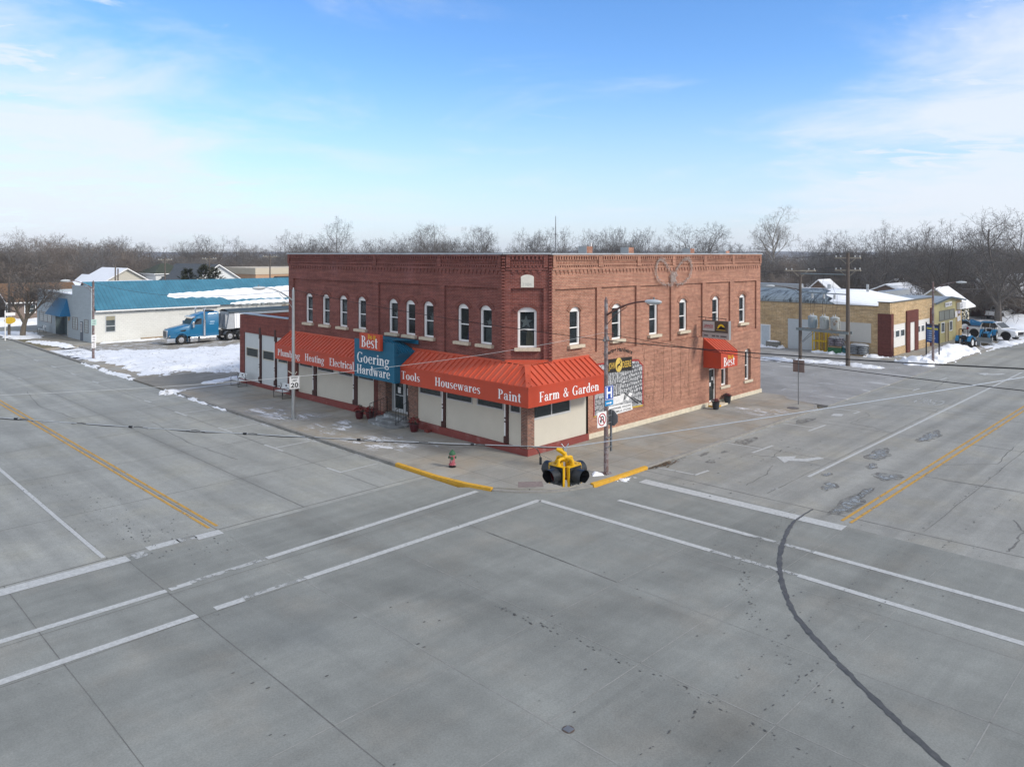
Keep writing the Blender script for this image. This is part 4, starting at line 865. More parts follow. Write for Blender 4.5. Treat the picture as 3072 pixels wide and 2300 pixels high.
for k in range(6):
    x = BX+.3+.22*k; b.hexa([(x-.014, 8.34, 4.09), (x+.014, 8.34, 4.09), (x+.014, RY0, 4.69), (x-.014, RY0, 4.69), (x-.012, 8.33, 4.145), (x+.012, 8.33, 4.145), (x+.012, RY0, 4.745), (x-.012, RY0, 4.745)])
b.build('canopy_roof', M['blue'], bc)
words(bc, [('Goering', 11.85, 8.80, 3.40, .57), ('Hardware', 11.88, 8.74, 2.76, .50)], lambda u, z: on_left(u, z, BX-.012))
sg = thing('sign', 'orange-red square sign with white and yellow letters on top of the blue entrance board', 'sign', (-1.6, 10.2, 4.2))
b = MB(); b.box(-1.72, 9.36, 4.21, -1.53, 11.32, 5.08); b.build('sign_box', M['orange_side'], sg, bevel=.01)
def dib(parent, fnb, s):
    words(parent, [('Best', 0, 1.5*s, 0, .60*s)], lambda u, z: fnb(0, 0)); words(parent, [('Do it', 0, .70*s, 0, .26*s)], lambda u, z: fnb(.62*s, .46*s), M['yellow'], 'yellow_lettering')
def fL(u, z): return on_left(11.12-u, 4.32+z, -1.728)
dib(sg, fL, 1.03)
# small awning over the side door
b = MB(); x0, x1, pj = 15.68, 17.72, 1.18; zw = 4.24
b.poly((x0, 0, zw), (x1, 0, zw), (x1, -pj, 3.44), (x0, -pj, 3.44)); b.box(x0-.02, -.05, zw-.02, x1+.02, -.004, zw+.08)
for k in range(8):
    x = x0+.03+(x1-x0-.06)*k/7; b.hexa([(x-.016, 0, zw-.01), (x+.016, 0, zw-.01), (x+.016, -pj, 3.43), (x-.016, -pj, 3.43), (x-.012, 0, zw+.05), (x+.012, 0, zw+.05), (x+.012, -pj, 3.49), (x-.012, -pj, 3.49)])
aw4 = b.build('awning', M['orange'], store)
f = MB(); f.box(x0, -pj-.012, 2.52, x1, -pj+.02, 3.36); f.box(x0-.01, -pj-.03, 3.364, x1+.01, -pj+.02, 3.45)
for x in (x0, x1-.02): f.prism([(x, 0, zw), (x, -pj, 3.44), (x, -pj, 2.52), (x, 0, 2.48)], (.02, 0, 0))
f.box(x0+.02, -pj+.02, 2.54, x1-.02, 0, 2.57); f.build('fascia', M['orange_side'], aw4)
dib(aw4, lambda u, z: on_right(16.0+u, 2.62+z, -pj-.022), .90)
# side door
b = MB(); b.box(16.36, .10, .22, 16.44, .2, 2.32); b.box(17.10, .10, .22, 17.18, .2, 2.32); b.box(16.44, .10, 2.22, 17.10, .2, 2.32); b.box(16.44, .1, .22, 17.10, .2, .30); dr = b.build('side_door', M['white'], store)
b = MB(); b.box(16.44, .13, .30, 17.10, .17, 2.22); b.build('door_leaf', mat('dark_door_glass', (.03, .035, .035), .2, spec=.5), dr); b = MB(); b.box(16.60, .118, 1.20, 16.74, .128, 1.42); b.box(16.86, .118, 1.55, 17.0, .128, 1.75); b.build('notice', M['signwhite'], dr); b = MB(); b.box(17.02, .07, 1.0, 17.06, .12, 1.35); b.build('handle', M['black'], dr)
b = MB(); b.box(16.2, -.55, 0, 17.7, .2, .10); b.box(16.3, -.05, .10, 17.3, .2, .2); sp = b.build('door_step', M['found'], store); b = MB(); b.box(16.19, -.56, .001, 16.85, -.552, .101); b.box(16.18, -.55, .001, 16.19, -.05, .101); b.build('painted_edge', M['kerb_yellow'], sp)
# chimneys on the side parapet
for k, (x, h) in enumerate(((4.98, 9.86), (8.62, 9.83), (14.92, 9.79), (19.2, 9.66))):
    b = MB(); b.box(x-.22, .32, 8.8, x+.26, .85, h); c = b.build('chimney', M['orange_brick'], store); b = MB(); b.box(x-.235, .31, 9.0, x-.222, .86, h+.01); b.build('flashing', M['galv'], c)
b = MB(); b.cyl((5.35, .5, 9), (5.35, .5, 10.05), .04, n=8); b.build('vent_pipe', M['white'], store)
# mural and painted advertising on the side wall
def ink(name, sc, bw, bh, ms, lo=.5, hi=.56, dist=1.0, rot=0):
    t = NT(name); P = t.xyz(t.pos()); nv = t.noise(t.pos(), 3.0, 3, .6); v = t.comb(t.math('ADD', P[0], t.math('MULTIPLY', nv, .35)), t.math('ADD', P[2], t.math('MULTIPLY', nv, .30))); vv = t.scale(v, (1, 1, 1), rot)
    b = t.n('ShaderNodeTexBrick'); t.L.new(vv, b.inputs['Vector']); b.inputs['Scale'].default_value = sc; b.inputs['Brick Width'].default_value = bw; b.inputs['Row Height'].default_value = bh; b.inputs['Mortar Size'].default_value = ms
    b.inputs['Color1'].default_value = (1, 1, 1, 1); b.inputs['Color2'].default_value = (.62, .62, .62, 1); b.inputs['Mortar'].default_value = (0, 0, 0, 1)
    n = t.noise(v, 7, 5, .75, dist); n2 = t.noise(t.scale(v, (1, 3.5, 1), rot), 9, 4, .7, 2)
    f = t.math('MULTIPLY', t.ss(n, lo-.06, hi), t.ss(n2, .38, .5))
    f = t.math('MULTIPLY', t.math('ADD', t.math('MULTIPLY', f, .75), .25), b.outputs['Color'])
    t.put(t.b.inputs['Base Color'], t.mix(f, (.03, .033, .04), (.60, .61, .62))); t.b.inputs['Roughness'].default_value = .75; return t.m
mu = thing('mural', 'black and white mural of old store shelves in a red frame on the side wall', 'mural', (7.1, -.03, 1.1))
b = MB(); b.prism([(4.95, -.012, 1.12), (9.25, -.012, 1.08), (9.25, -.012, 3.28), (8.85, -.012, 3.62), (8.2, -.012, 3.66), (4.95, -.012, 3.72)], (0, .009, 0)); b.build('picture', ink('mural_ink', 1, .5, .3, .02, .46, .54, 2.0), mu)
b = MB(); b.poly((8.2, -.015, 1.9), (9.2, -.015, 1.75), (9.2, -.015, 3.25), (8.82, -.015, 3.56), (8.15, -.015, 3.35)); b.poly((7.3, -.015, 2.1), (8.1, -.015, 2.0), (8.1, -.015, 3.1), (7.3, -.015, 3.0)); b.build('shelves', ink('mural_shelves', 1, .21, .22, .028, .42, .5, .6, -.08), mu)
b = MB(); b.poly((6.2, -.015, 1.9), (7.2, -.015, 1.9), (7.2, -.015, 3.2), (6.2, -.015, 3.2)); b.build('shelf_posts', ink('mural_posts', 1, .16, .9, .03, .44, .5, .5), mu)
b = MB(); b.poly((6.3, -.015, 1.45), (7.4, -.015, 1.5), (7.6, -.015, 1.95), (6.4, -.015, 1.95)); b.poly((7.62, -.015, 1.60), (8.05, -.015, 1.95), (8.3, -.015, 1.85), (7.9, -.015, 1.5)); b.build('floor_area', mat('mural_white', (.70, .70, .70), .75, var=.25, scale=5), mu)
b = MB(); b.poly((7.45, -.018, 2.0), (7.55, -.018, 2.0), (8.9, -.018, 1.25), (8.75, -.018, 1.22)); b.poly((8.4, -.018, 1.62), (9.2, -.018, 1.25), (9.2, -.018, 1.15), (8.35, -.018, 1.58)); b.build('counter_edge', mat('mural_black', (.03, .03, .035), .7), mu)
b = MB()
for p in ([(8.2, 3.66), (8.85, 3.62), (9.03, 3.42), (9.26, 3.30), (9.26, 1.12)],): b.add(MB().ribbon([(x, z, 0) for x, z in p], .10, 0), lambda q: (q.x, -.02, q.y))
b.add(MB().ribbon([(8.2, 3.70, 0), (4.95, 3.76, 0)], .09, 0), lambda q: (q.x, -.02, q.y)); b.add(MB().ribbon([(4.95, 3.76, 0), (4.95, 1.10, 0)], .08, 0), lambda q: (q.x, -.02, q.y)); b.build('painted_frame', mat('mural_red', (.30, .03, .03), .7), mu)
b = MB(); b.poly((8.27, -.02, 1.06), (9.27, -.02, 1.03), (9.27, -.02, 1.11), (8.27, -.02, 1.14)); b.poly((4.9, -.02, 1.06), (5.1, -.02, 1.06), (5.1, -.02, 1.12), (4.9, -.02, 1.12)); b.build('yellow_strip', mat('mural_yellow', (.50, .34, .03), .7), mu)
b = MB(); b.poly((6.0, -.022, .92), (8.3, -.022, .98), (8.2, -.022, 1.36), (6.2, -.022, 1.42)); b.build('caption_plate', M['signwhite'], mu)
b = MB()
for txt, x0, x1, z, h in (('HARDWARE. WAGONS', 6.25, 8.15, 1.20, .12), ('WINDMILLS. STOVES', 6.25, 8.15, 1.02, .11)): b.add(fit(sans(txt, h, .02), x1-x0), lambda p: (x0+p.x, -.026, z+p.y))
b.build('caption_lettering', M['signblack'], mu)
jd = thing('sign', 'black and gold tractor maker sign with a round deer emblem above the mural', 'sign', (7.1, -.04, 3.2))
b = MB(); b.prism([(6.05, -.05, 3.22), (8.2, -.05, 3.17), (8.2, -.05, 3.88), (6.05, -.05, 3.92)], (0, .025, 0)); b.build('board', mat('sign_dark_brown', (.02, .016, .014), .5), jd)
gold = mat('sign_gold', (.52, .34, .06), .5)
b = MB(); b.add(fit(sans('JOHN', .30, .025), .52), lambda p: (6.13+p.x, -.054, 3.40+p.y*1.15)); b.add(fit(sans('DEERE', .30, .025), .78), lambda p: (7.34+p.x, -.054, 3.37+p.y*1.15)); b.build('lettering', gold, jd)
b = MB(); n = 22; b.prism([(7.0+.30*math.cos(2*math.pi*k/n), -.062, 3.55+.385*math.sin(2*math.pi*k/n)) for k in range(n)], (0, .01, 0)); em = b.build('emblem', mat('emblem_yellow', (.62, .44, .10), .5), jd)
b = MB()                                                                       # leaping deer
for pl in ([(-.12, .05), (.08, .10), (.12, .02), (-.06, -.05)], [(.06, .09), (.15, .2), (.19, .17), (.12, .03)], [(.12, .2), (.22, .18), (.2, .14), (.13, .15)], [(-.12, .05), (-.2, -.12), (-.18, -.13), (-.07, -.02)], [(-.09, 0), (-.13, -.2), (-.11, -.2), (-.03, -.03)], [(.10, .03), (.2, -.06), (.18, -.09), (.07, .0)], [(.13, .21), (.06, .3), (.05, .28), (.11, .2)], [(.15, .21), (.17, .31), (.15, .31), (.13, .21)]): b.poly(*[(7.0+x, -.066, 3.53+z) for x, z in pl])
b.build('deer_figure', M['signblack'], em)
b = MB(); n = len('Goering Hardware'); st_ = 'Goering Hardware'; x = 5.80
for k, ch in enumerate(st_):
    f = k/(n-1); w = {'i': .07, ' ': .10, 'r': .12, 'H': .21, 'G': .2, 'w': .22}.get(ch, .165); z = 4.02+.30*math.sin(math.pi*(.12+.80*f)); a = .55*(0.5-f)*1.2
    if ch != ' ':
        t = sans(ch, .24, .03); t = fit(t); b.add(t, lambda p: (x+p.x*math.cos(a)-p.y*math.sin(a), -.012, z+p.x*math.sin(a)+p.y*math.cos(a)-.05))
    x += w
b.build('painted_lettering', M['signblack'], store)
# hanging sign box beside the small awning
hs = thing('hanging_sign', 'grey two-panel sign box hanging out over the small orange side awning', 'sign', (15.0, -1.1, 4.4))
b = MB(); b.box(15.0, -2.05, 4.78, 15.22, -.33, 5.47); b.build('upper_box', mat('sign_bronze', (.11, .10, .09), .5), hs); b = MB(); b.box(15.0, -2.05, 4.40, 15.22, -.33, 4.76); b.build('lower_box', mat('sign_silver', (.42, .44, .46), .4, metal=.4), hs); b = MB(); b.box(14.985, -2.10, 4.38, 15.235, -2.051, 5.49); b.build('edge_trim', M['galv'], hs)
b = MB(); b.box(14.99, -1.16, 4.85, 14.998, -.38, 5.41); b.build('white_panel', mat('sign_face_white', (.50, .50, .49), .5), hs)
b = MB(); b.box(14.99, -2.0, 4.85, 14.998, -1.17, 5.41); b.build('brown_panel', mat('sign_face_brown', (.10, .075, .06), .5), hs)
b = MB(); b.add(fit(sans('LENNOX', .15, .03, .25), .64), lambda p: (14.984, -.45-p.x, 5.08+p.y)); b.box(14.984, -1.07, 5.02, 14.986, -.43, 5.045); b.build('red_lettering', M['signred'], hs)
b = MB(); b.prism([(14.986, -1.60+.24*math.cos(R_(a)), 5.02+.27*math.sin(R_(a))) for a in range(0, 181, 15)], (.003, 0, 0)); b.box(14.984, -1.88, 4.93, 14.989, -1.3, 4.95); b.build('yellow_arch', M['yellow'], hs)
b = MB(); b.poly((14.983, -1.38, 4.98), (14.983, -1.90, 4.98), (14.983, -1.82, 5.10), (14.983, -1.68, 5.14), (14.983, -1.6, 5.2), (14.983, -1.5, 5.12)); b.build('dark_shape', M['signblack'], hs)
b = MB()
for y0, y1 in ((-.45, -.72), (-.98, -1.2), (-1.27, -1.45), (-1.55, -1.95)): b.box(14.99, y1, 4.52, 14.998, y0, 4.60)
b.build('small_print', mat('faded_print', (.10, .10, .11), .6), hs)
b = MB(); b.cyl((15.1, .0, 5.64), (15.1, -1.9, 5.60), .022, n=6); [b.cyl((15.1, y, 5.62), (15.1, y, 5.46), .012, n=5) for y in (-.5, -1.85)]; b.build('hanger', M['black'], hs)
# winter bow of unlit string lights and garlands of wire on the side wall
bw = thing('light_bow', 'large ribbon bow of white string lights hung below the side cornice', 'decoration', (12.2, -.1, 8.4))
def bowpts(pts):
    o = []
    for k in range(len(pts)-1):
        for s in range(7): f = s/7; o.append((pts[k][0]+(pts[k+1][0]-pts[k][0])*f, pts[k][1]+(pts[k+1][1]-pts[k][1])*f))
    return o + [pts[-1]]
q = random.Random(5)
for lp in ([(12.1, 8.3), (11.55, 8.75), (11.2, 9.1), (10.82, 9.2), (10.45, 8.95), (10.33, 8.44), (10.6, 8.0), (11.2, 7.72), (11.9, 7.68), (12.15, 8.0), (12.1, 8.3)], [(12.2, 8.3), (12.7, 8.75), (13.3, 9.15), (13.7, 9.2), (14.0, 9.0), (14.1, 8.6), (13.9, 8.1), (13.3, 7.78), (12.6, 7.66), (12.25, 7.95), (12.2, 8.3)], [(11.8, 8.2), (12.2, 7.9), (12.5, 8.3), (12.1, 8.4), (11.9, 7.9), (12.4, 8.0)]):
    b = MB(); P = bowpts(lp); c = MB()
    for r in range(2): b.tube([(x+q.uniform(-.07, .07), -.12+q.uniform(-.04, .04), z+q.uniform(-.07, .07)) for x, z in P], .011, 4)
    for x, z in P:
        for r in range(5): xx, zz = x+q.uniform(-.12, .12), z+q.uniform(-.12, .12); c.box(xx-.011, -.16, zz-.011, xx+.011, -.13, zz+.011)
    lo = b.build('loop', mat('pale_wire', (.30, .24, .21), .6), bw); c.build('bulb', mat('clear_bulb', (.58, .50, .46), .3), lo)
b = MB(); q = random.Random(9)
for x in (9.4, 10.35, 11.3, 12.15, 13.1, 14.0): b.tube([(x+q.uniform(-.03, .03), -.02, 4.2-(4.2-.9)*k/16) for k in range(17)], .005, 4)
b.tube([(9+.35*k, -.03, 4.4+.12*math.sin(k*1.9)+q.uniform(-.1, .1)) for k in range(20)], .006, 4)
for k in range(60): x, z = 9.2+q.random()*6, .9+q.random()*3.6; b.tube([(x, -.015, z), (x+q.uniform(-.1, .1), -.02, z+q.uniform(-.25, .25))], .006, 4)
b.build('dead_vine', mat('dry_vine', (.07, .05, .035), .9), store)
# ------------------------------------------------ single-storey annex
an = thing('brick_annex', 'low red brick annex with pale panelled bays left of the corner store', 'store annex', (0, 25.9, 0))
b = MB(); b.box(0, 28.82, .0, .3, 29.5, 3.72); b.prism([(0, 22.31, 3.70), (0, 29.5, 3.72), (0, 29.5, 4.98), (0, 22.31, 5.04)], (.3, 0, 0)); b.box(.3, 29.2, 0, 22, 29.5, 4.96); b.build('wall', M['annex_brick'], an)
b = MB(); b.box(-.05, 22.31, 4.985 + .058, .40, 29.55, 5.10); b.box(.4, 29.15, 4.965, 22, 29.55, 5.06); b.build('coping', M['coping'], an)
b = MB(); b.poly((.3, 22.31, 4.6), (22, 22.31, 4.5), (22, 29.2, 4.5), (.3, 29.2, 4.6)); b.build('roof', M['roofgrey'], an)
b = MB(); b.box(-.10, 22.45, 0, .25, 29.55, .24); b.build('plinth', M['plinth'], an)
for y0, y1, a, c in ((26.55, 28.80, 26.71, 28.56), (24.3, 26.2, 24.36, 26.05), (22.42, 24.0, 22.5, 23.85)):
    b = MB(); b.box(.06, y0, .24, .12, y1, 1.98); b.box(.06, y0, 2.66, .12, y1, 3.71); b.box(.06, y0, 1.98, .12, a, 2.66); b.box(.06, c, 1.98, .12, y1, 2.66); po = b.build('bay_panel', M['greywhite'], an)
    f = MB(); f.box(.03, a, 1.97, .1, c, 2.03); f.box(.03, a, 2.6, .1, c, 2.66); f.box(.03, a, 2.03, .1, a+.05, 2.6); f.box(.03, c-.05, 2.03, .1, c, 2.6); f.build('window_frame', M['cream'], po); gl = MB(); gl.poly((.09, a, 2.0), (.09, c, 2.0), (.09, c, 2.63), (.09, a, 2.63)); gl.build('pane', M['shop'], po)
for y0, y1 in ((26.24, 26.52), (24.04, 24.28)): column(y0, y1, an)
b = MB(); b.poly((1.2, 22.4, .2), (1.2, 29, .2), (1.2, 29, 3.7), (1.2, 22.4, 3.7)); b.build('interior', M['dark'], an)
# ================================================================== STREET FURNITURE
def lamp(loc, h, arm_z, head_z, reach, d, pole_m, label, r=(.105, .075), base=True, name='street_lamp', group=None, arm_m=None):
    """pole with a curved bracket arm in direction d (unit x,y)"""
    t = thing(name, label, 'street lamp', loc, 0, group); x, y, z = loc
    b = MB(); b.tube([(x, y, z), (x, y, z+h*.5), (x, y, z+h)], [r[0], (r[0]+r[1])/2, r[1]], 12); b.cyl((x, y, z+h), (x, y, z+h+.12), .05, .03, 8)
    if base: b.box(x-.17, y-.17, z, x+.17, y+.17, z+.035); [b.cyl((x+a, y+c, z), (x+a, y+c, z+.09), .025, n=6) for a in (-.13, .13) for c in (-.13, .13)]
    for zz in (.45, .62): b.cyl((x, y, z+h*zz), (x, y, z+h*zz+.05), r[0]+.012, n=12)
    b.build('pole', pole_m, t, smooth=True)
    P = []
    for k in range(13):
        f = k/12; q = f*reach*.80; P.append((x+d[0]*q, y+d[1]*q, z+arm_z+(head_z-arm_z)*math.sin(f*math.pi/2)**.9))
    b = MB(); b.tube(P, [.045]*6+[.035]*7, 8); q = .62*reach; b.tube([(x, y, z+arm_z-.45), (x+d[0]*.16*reach, y+d[1]*.16*reach, z+arm_z+.02), (x+d[0]*.4*reach, y+d[1]*.4*reach, z+arm_z+(head_z-arm_z)*.62)], .016, 6); b.build('arm', arm_m or pole_m, t, smooth=True)
    b = MB(); n = 10; prof = [(0, .05), (.06, .10), (.2, .145), (.42, .16), (.62, .13), (.74, .07), (.78, .01)]
    i0 = None; ring = []
    for s, w in prof:
        q = reach*.74+s*1.02; c = Vector((x+d[0]*q, y+d[1]*q, z+head_z)); pr = []
        for k in range(n):
            a = 2*math.pi*k/n; off = Vector((-d[1], d[0], 0))*w*math.cos(a) + Vector((0, 0, 1))*(w*.62*math.sin(a) if math.sin(a) > 0 else w*.75*math.sin(a)); pr.append(tuple(c+off))
        ring.append(pr)
    i = len(b.v)
    for pr in ring: b.v += pr
    for k in range(len(ring)-1):
        for j in range(n): b.f.append((i+k*n+j, i+k*n+(j+1) % n, i+(k+1)*n+(j+1) % n, i+(k+1)*n+j))
    b.f.append(tuple(i+j for j in range(n))); b.build('lamp_head', mat('lamp_head_grey', (.50, .53, .54), .45, var=.06), t, smooth=True)
    q = reach*.74+.42; c = (x+d[0]*q, y+d[1]*q, z+head_z+.09); b = MB(); b.cyl(c, (c[0], c[1], c[2]+.09), .035, n=8); b.build('photocell', M['signback'], t)
    return t
lampL = lamp((-3.72, 15.0, 0), 7.42, 6.75, 7.58, 2.3, (-1, 0), M['galv'], 'tall silver street lamp with a speed limit sign on its pole')
lampR = lamp((.32, -4.38, 0), 7.5, 6.82, 7.52, 2.75, (0, -1), M['rust'], 'rusty street lamp beside the corner carrying the blue H sign', arm_m=mat('rust_red_arm', (.12, .05, .04), .6))
lamp((-3.8, 50.4, 0), 6.95, 6.3, 7.1, 2.5, (-1, 0), M['rust'], 'rusty street lamp at the corner of the white block building with blue roof', r=(.11, .09))
lamp((46.2, -4.2, 0), 6.97, 6.4, 7.05, 2.3, (.25, -.97), M['rust'], 'rusty street lamp in front of the blue notice board', r=(.11, .08))
# signs are built in a local frame: face towards -y, x to the right, origin at the bottom centre
def plate(w, h, r=.04, d=.012):
    pts = []
    for cx, cz, a0 in ((w/2-r, h-r, 0), (-w/2+r, h-r, 90), (-w/2+r, r, 180), (w/2-r, r, 270)):
        pts += [(cx+r*math.cos(R_(a0+a)), 0, cz+r*math.sin(R_(a0+a))) for a in (0, 30, 60, 90)]
    return MB().prism(pts, (0, d, 0))
def border(w, h, t=.014, ins=.02, y=-.004):
    b = MB(); x0, x1, z0, z1 = -w/2+ins, w/2-ins, ins, h-ins
    for a in ((x0, z0, x1, z0+t), (x0, z1-t, x1, z1), (x0, z0+t, x0+t, z1-t), (x1-t, z0+t, x1, z1-t)): b.poly((a[0], y, a[1]), (a[2], y, a[1]), (a[2], y, a[3]), (a[0], y, a[3]))
    return b
def txt_on(b, s, h, z, w, y=-.005, bold=.02, x=None):
    t = fit(sans(s, h, bold), w); x0 = -w/2 if x is None else x; b.add(t, lambda p: (x0+p.x, y, z+p.y)); return b
t = thing('speed_limit_sign', 'white speed limit 20 sign on the silver lamp pole', 'sign', (-3.72, 14.87, 1.74), R_(-12))
plate(.60, .76).build('plate', M['signwhite'], t, world=False); border(.60, .76).build('border', M['signblack'], t, world=False)
b = MB(); txt_on(b, 'SPEED', .10, .595, .40); txt_on(b, 'LIMIT', .10, .44, .32); txt_on(b, '20', .27, .10, .44, bold=.03); b.build('lettering', M['signblack'], t, world=False)
b = MB(); b.tube([(-.34, .08, 1.05), (-.05, .12, .84)], .018, 5); b.tube([(.16, .08, .98), (.05, .12, .8)], .018, 5); b.build('strap_end', M['cream'], t, world=False)
t = thing('hospital_sign', 'blue H sign on the rusty corner lamp pole', 'sign', (.34, -4.53, 3.20))
plate(.60, .61).build('plate', M['signblue'], t, world=False); border(.6, .61, .016, .015).build('border', M['signwhite'], t, world=False)
b = MB()
for a in ((-.19, .07, -.10, .54), (.10, .07, .19, .54), (-.10, .265, .10, .355)): b.poly((a[0], -.005, a[1]), (a[2], -.005, a[1]), (a[2], -.005, a[3]), (a[0], -.005, a[3]))
b.build('letter', M['signwhite'], t, world=False)
t = thing('arrow_sign', 'small light blue arrow plate right below the blue H sign', 'sign', (.34, -4.53, 2.96))
plate(.58, .22, .02).build('plate', mat('sign_light_blue', (.03, .24, .50), .4), t, world=False)
b = MB(); b.poly((-.2, -.004, .085), (.05, -.004, .085), (.05, -.004, .125), (-.2, -.004, .125)); b.poly((.05, -.004, .05), (.2, -.004, .105), (.05, -.004, .16)); b.build('arrow', M['signwhite'], t, world=False)
t = thing('no_u_turn_sign', 'white square no U-turn sign with a red circle left of the corner lamp pole', 'sign', (-.12, -4.50, 2.10))
plate(.62, .64, .03).build('plate', M['signwhite'], t, world=False)
b = MB(); n = 28
for k in range(n):
    a, c = 2*math.pi*k/n, 2*math.pi*(k+1)/n; b.poly(*[(r*math.cos(w), -.007, .32+r*math.sin(w)) for r, w in ((.27, a), (.27, c), (.225, c), (.225, a))])
b.poly((-.17, -.008, .47), (-.14, -.008, .50), (.18, -.008, .18), (.15, -.008, .15)); b.build('ring', M['signred'], t, world=False)
b = MB()
for k in range(8):
    a, c = math.pi*k/8, math.pi*(k+1)/8; b.poly(*[(.01+r*math.cos(w), -.005, .36+r*math.sin(w)) for r, w in ((.115, a), (.115, c), (.06, c), (.06, a))])
b.poly((.07, -.005, .16), (.125, -.005, .16), (.125, -.005, .36), (.07, -.005, .36)); b.poly((-.105, -.005, .30), (-.05, -.005, .30), (-.05, -.005, .36), (-.105, -.005, .36)); b.poly((-.16, -.005, .30), (.005, -.005, .30), (-.078, -.005, .15)); b.build('symbol', M['signblack'], t, world=False)
t = thing('stop_sign', 'grey back of an octagonal stop sign strapped to the corner lamp pole', 'sign', (.56, -4.46, 1.0))
b = MB(); b.prism([(.60, -4.46+.36*math.cos(R_(22.5+45*k)), 2.38+.36*math.sin(R_(22.5+45*k))) for k in range(8)], (.012, 0, 0)); b.build('plate', M['signback'], t)
b = MB(); b.box(.53, -4.50, .95, .59, -4.42, 2.75); [b.box(.20, -4.52, z, .60, -4.40, z+.03) for z in (1.15, 1.55, 2.2, 2.5)]; b.build('post', M['signback'], t)
t = thing('sign_post', 'brown square sign seen from behind on a thin pole at the yard entrance', 'sign', (20.85, -3.68, 0))
b = MB(); b.cyl((20.85, -3.68, 0), (20.85, -3.68, 2.85), .032, n=8); b.build('post', M['signback'], t); b = MB(); b.box(20.89, -4.05, 2.02, 20.905, -3.31, 2.78); b.build('plate', mat('sign_back_brown', (.20, .155, .14), .6), t)
for x, y, lab in ((19.5, -3.95, 'round rusty manhole cover in the pavement below the brown sign'), (-14.27, -14.73, 'round iron manhole cover in the middle of the crossing')):
    z = .004 if x > 0 else ROADZ+.004; px, py = (x, y) if x > 0 else rd(x, y); b = MB(); n = 20; R0 = .36 if x > 0 else .125
    t = thing('manhole_cover', lab, 'manhole cover', (px, py, z)); b.prism([(px+R0*math.cos(2*math.pi*k/n), py+R0*math.sin(2*math.pi*k/n), z) for k in range(n)], (0, 0, .008)); b.build('lid', mat('iron_lid', (.10, .075, .06), .7, var=.3), t)
    b = MB(); [b.box(px-R0*.7, py+R0*.2*k-.012, z+.008, px+R0*.7, py+R0*.2*k+.012, z+.014) for k in (-3, -2, -1, 0, 1, 2, 3)]; b.build('rib', M['signback'], t)
# hydrant
t = thing('fire_hydrant', 'faded red fire hydrant with a green cap on the corner pavement', 'hydrant', (-3.68, 1.12, 0)); c = (-3.68, 1.12, 0)
b = MB(); b.lathe(c, [(.165, .0), (.165, .035), (.10, .04), (.10, .10)], 14); b.build('base', M['signblack'], t, smooth=True)
b = MB(); b.lathe(c, [(.16, .10), (.16, .145), (.115, .15), (.115, .50), (.14, .505), (.14, .55)], 14); [b.cyl((c[0]+.13*math.cos(R_(a)), c[1]+.13*math.sin(R_(a)), .09), (c[0]+.13*math.cos(R_(a)), c[1]+.13*math.sin(R_(a)), .16), .015, n=6) for a in range(0, 360, 45)]
b.build('barrel', mat('faded_red_paint', (.36, .09, .11), .75, var=.15, scale=8, col2=(.45, .38, .38), scale2=6, thr=(.5, .62)), t, smooth=True)
gm = mat('green_paint', (.035, .11, .055), .6, var=.15, scale=8); b = MB(); b.lathe(c, [(.15, .55), (.145, .60), (.12, .66), (.07, .71), (.035, .725), (.035, .775), (.012, .785)], 14); b.build('bonnet', gm, t, smooth=True)
b = MB()
for a, r, l in ((225, .075, .20), (135, .055, .18), (315, .055, .18)): d = Vector((math.cos(R_(a)), math.sin(R_(a)), 0)); p = Vector((c[0], c[1], .43 if a != 225 else .42)); b.tube([p+d*.09, p+d*(l-.05), p+d*(l-.05), p+d*l], [r*.8, r*.8, r, r*.9], 10)
b.build('nozzle_cap', gm, t, smooth=True)
# flower pots
def pot(loc, r, h, fh, label, potm, leafm, flm, group):
    t = thing('flower_pot', label, 'flower pot', loc, 0, group); x, y, z = loc
    b = MB(); b.lathe((x, y, z), [(r*.72, 0), (r*.95, h*.45), (r, h*.9), (r*1.08, h*.92), (r*1.08, h), (r*.9, h), (r*.88, h*.9)], 16); b.build('pot', potm, t, smooth=True)
    q = random.Random(int(x*100+y*10)); f = MB(); g = MB()
    for k in range(120):
        a = q.uniform(0, 6.283); rr = math.sqrt(q.random())*r*1.25; hh = z+h+(fh-h)*(1-(rr/(r*1.35))**2)*q.uniform(.45, 1.0)
        mb = f if q.random() < .68 and hh > z+h+.06 else g; c = Vector((x+rr*math.cos(a), y+rr*math.sin(a), hh)); s = q.uniform(.045, .085)
        for j in range(4):
            w = a+j*1.57+q.uniform(-.4, .4); d = Vector((math.cos(w), math.sin(w), q.uniform(-.35, .5)))*s; e = Vector((-math.sin(w), math.cos(w), q.uniform(-.2, .2)))*s*.45
            mb.poly(c, c+d*.6+e, c+d, c+d*.6-e)
    f.build('blossoms', flm, t); g.build('leaves', leafm, t)
pr = mat('glazed_red_pot', (.075, .007, .012), .35, spec=.5); pbk = mat('black_plastic_pot', (.03, .035, .04), .5); fl = mat('poinsettia_red', (.30, .006, .015), .7, var=.3, scale=10); lf = mat('dark_green_leaf', (.02, .045, .02), .7, var=.3, scale=10); fl2 = mat('dried_crimson', (.20, .015, .035), .8, var=.3, scale=10); lf2 = mat('grey_green_leaf', (.06, .09, .09), .8, var=.3, scale=10)
GP = 'flower pots at the doors'
pot((-.97, 12.44, 0), .245, .42, .83, 'red pot of red poinsettias left of the entrance steps, the one farther from the rail', pr, lf, fl, GP)
pot((-.58, 11.95, 0), .235, .40, .78, 'dark red pot of poinsettias close behind the entrance handrail', pr, lf, fl, GP)
pot((-.72, 7.67, 0), .25, .43, .85, 'red pot of poinsettias right of the entrance steps', pr, lf, fl, GP)
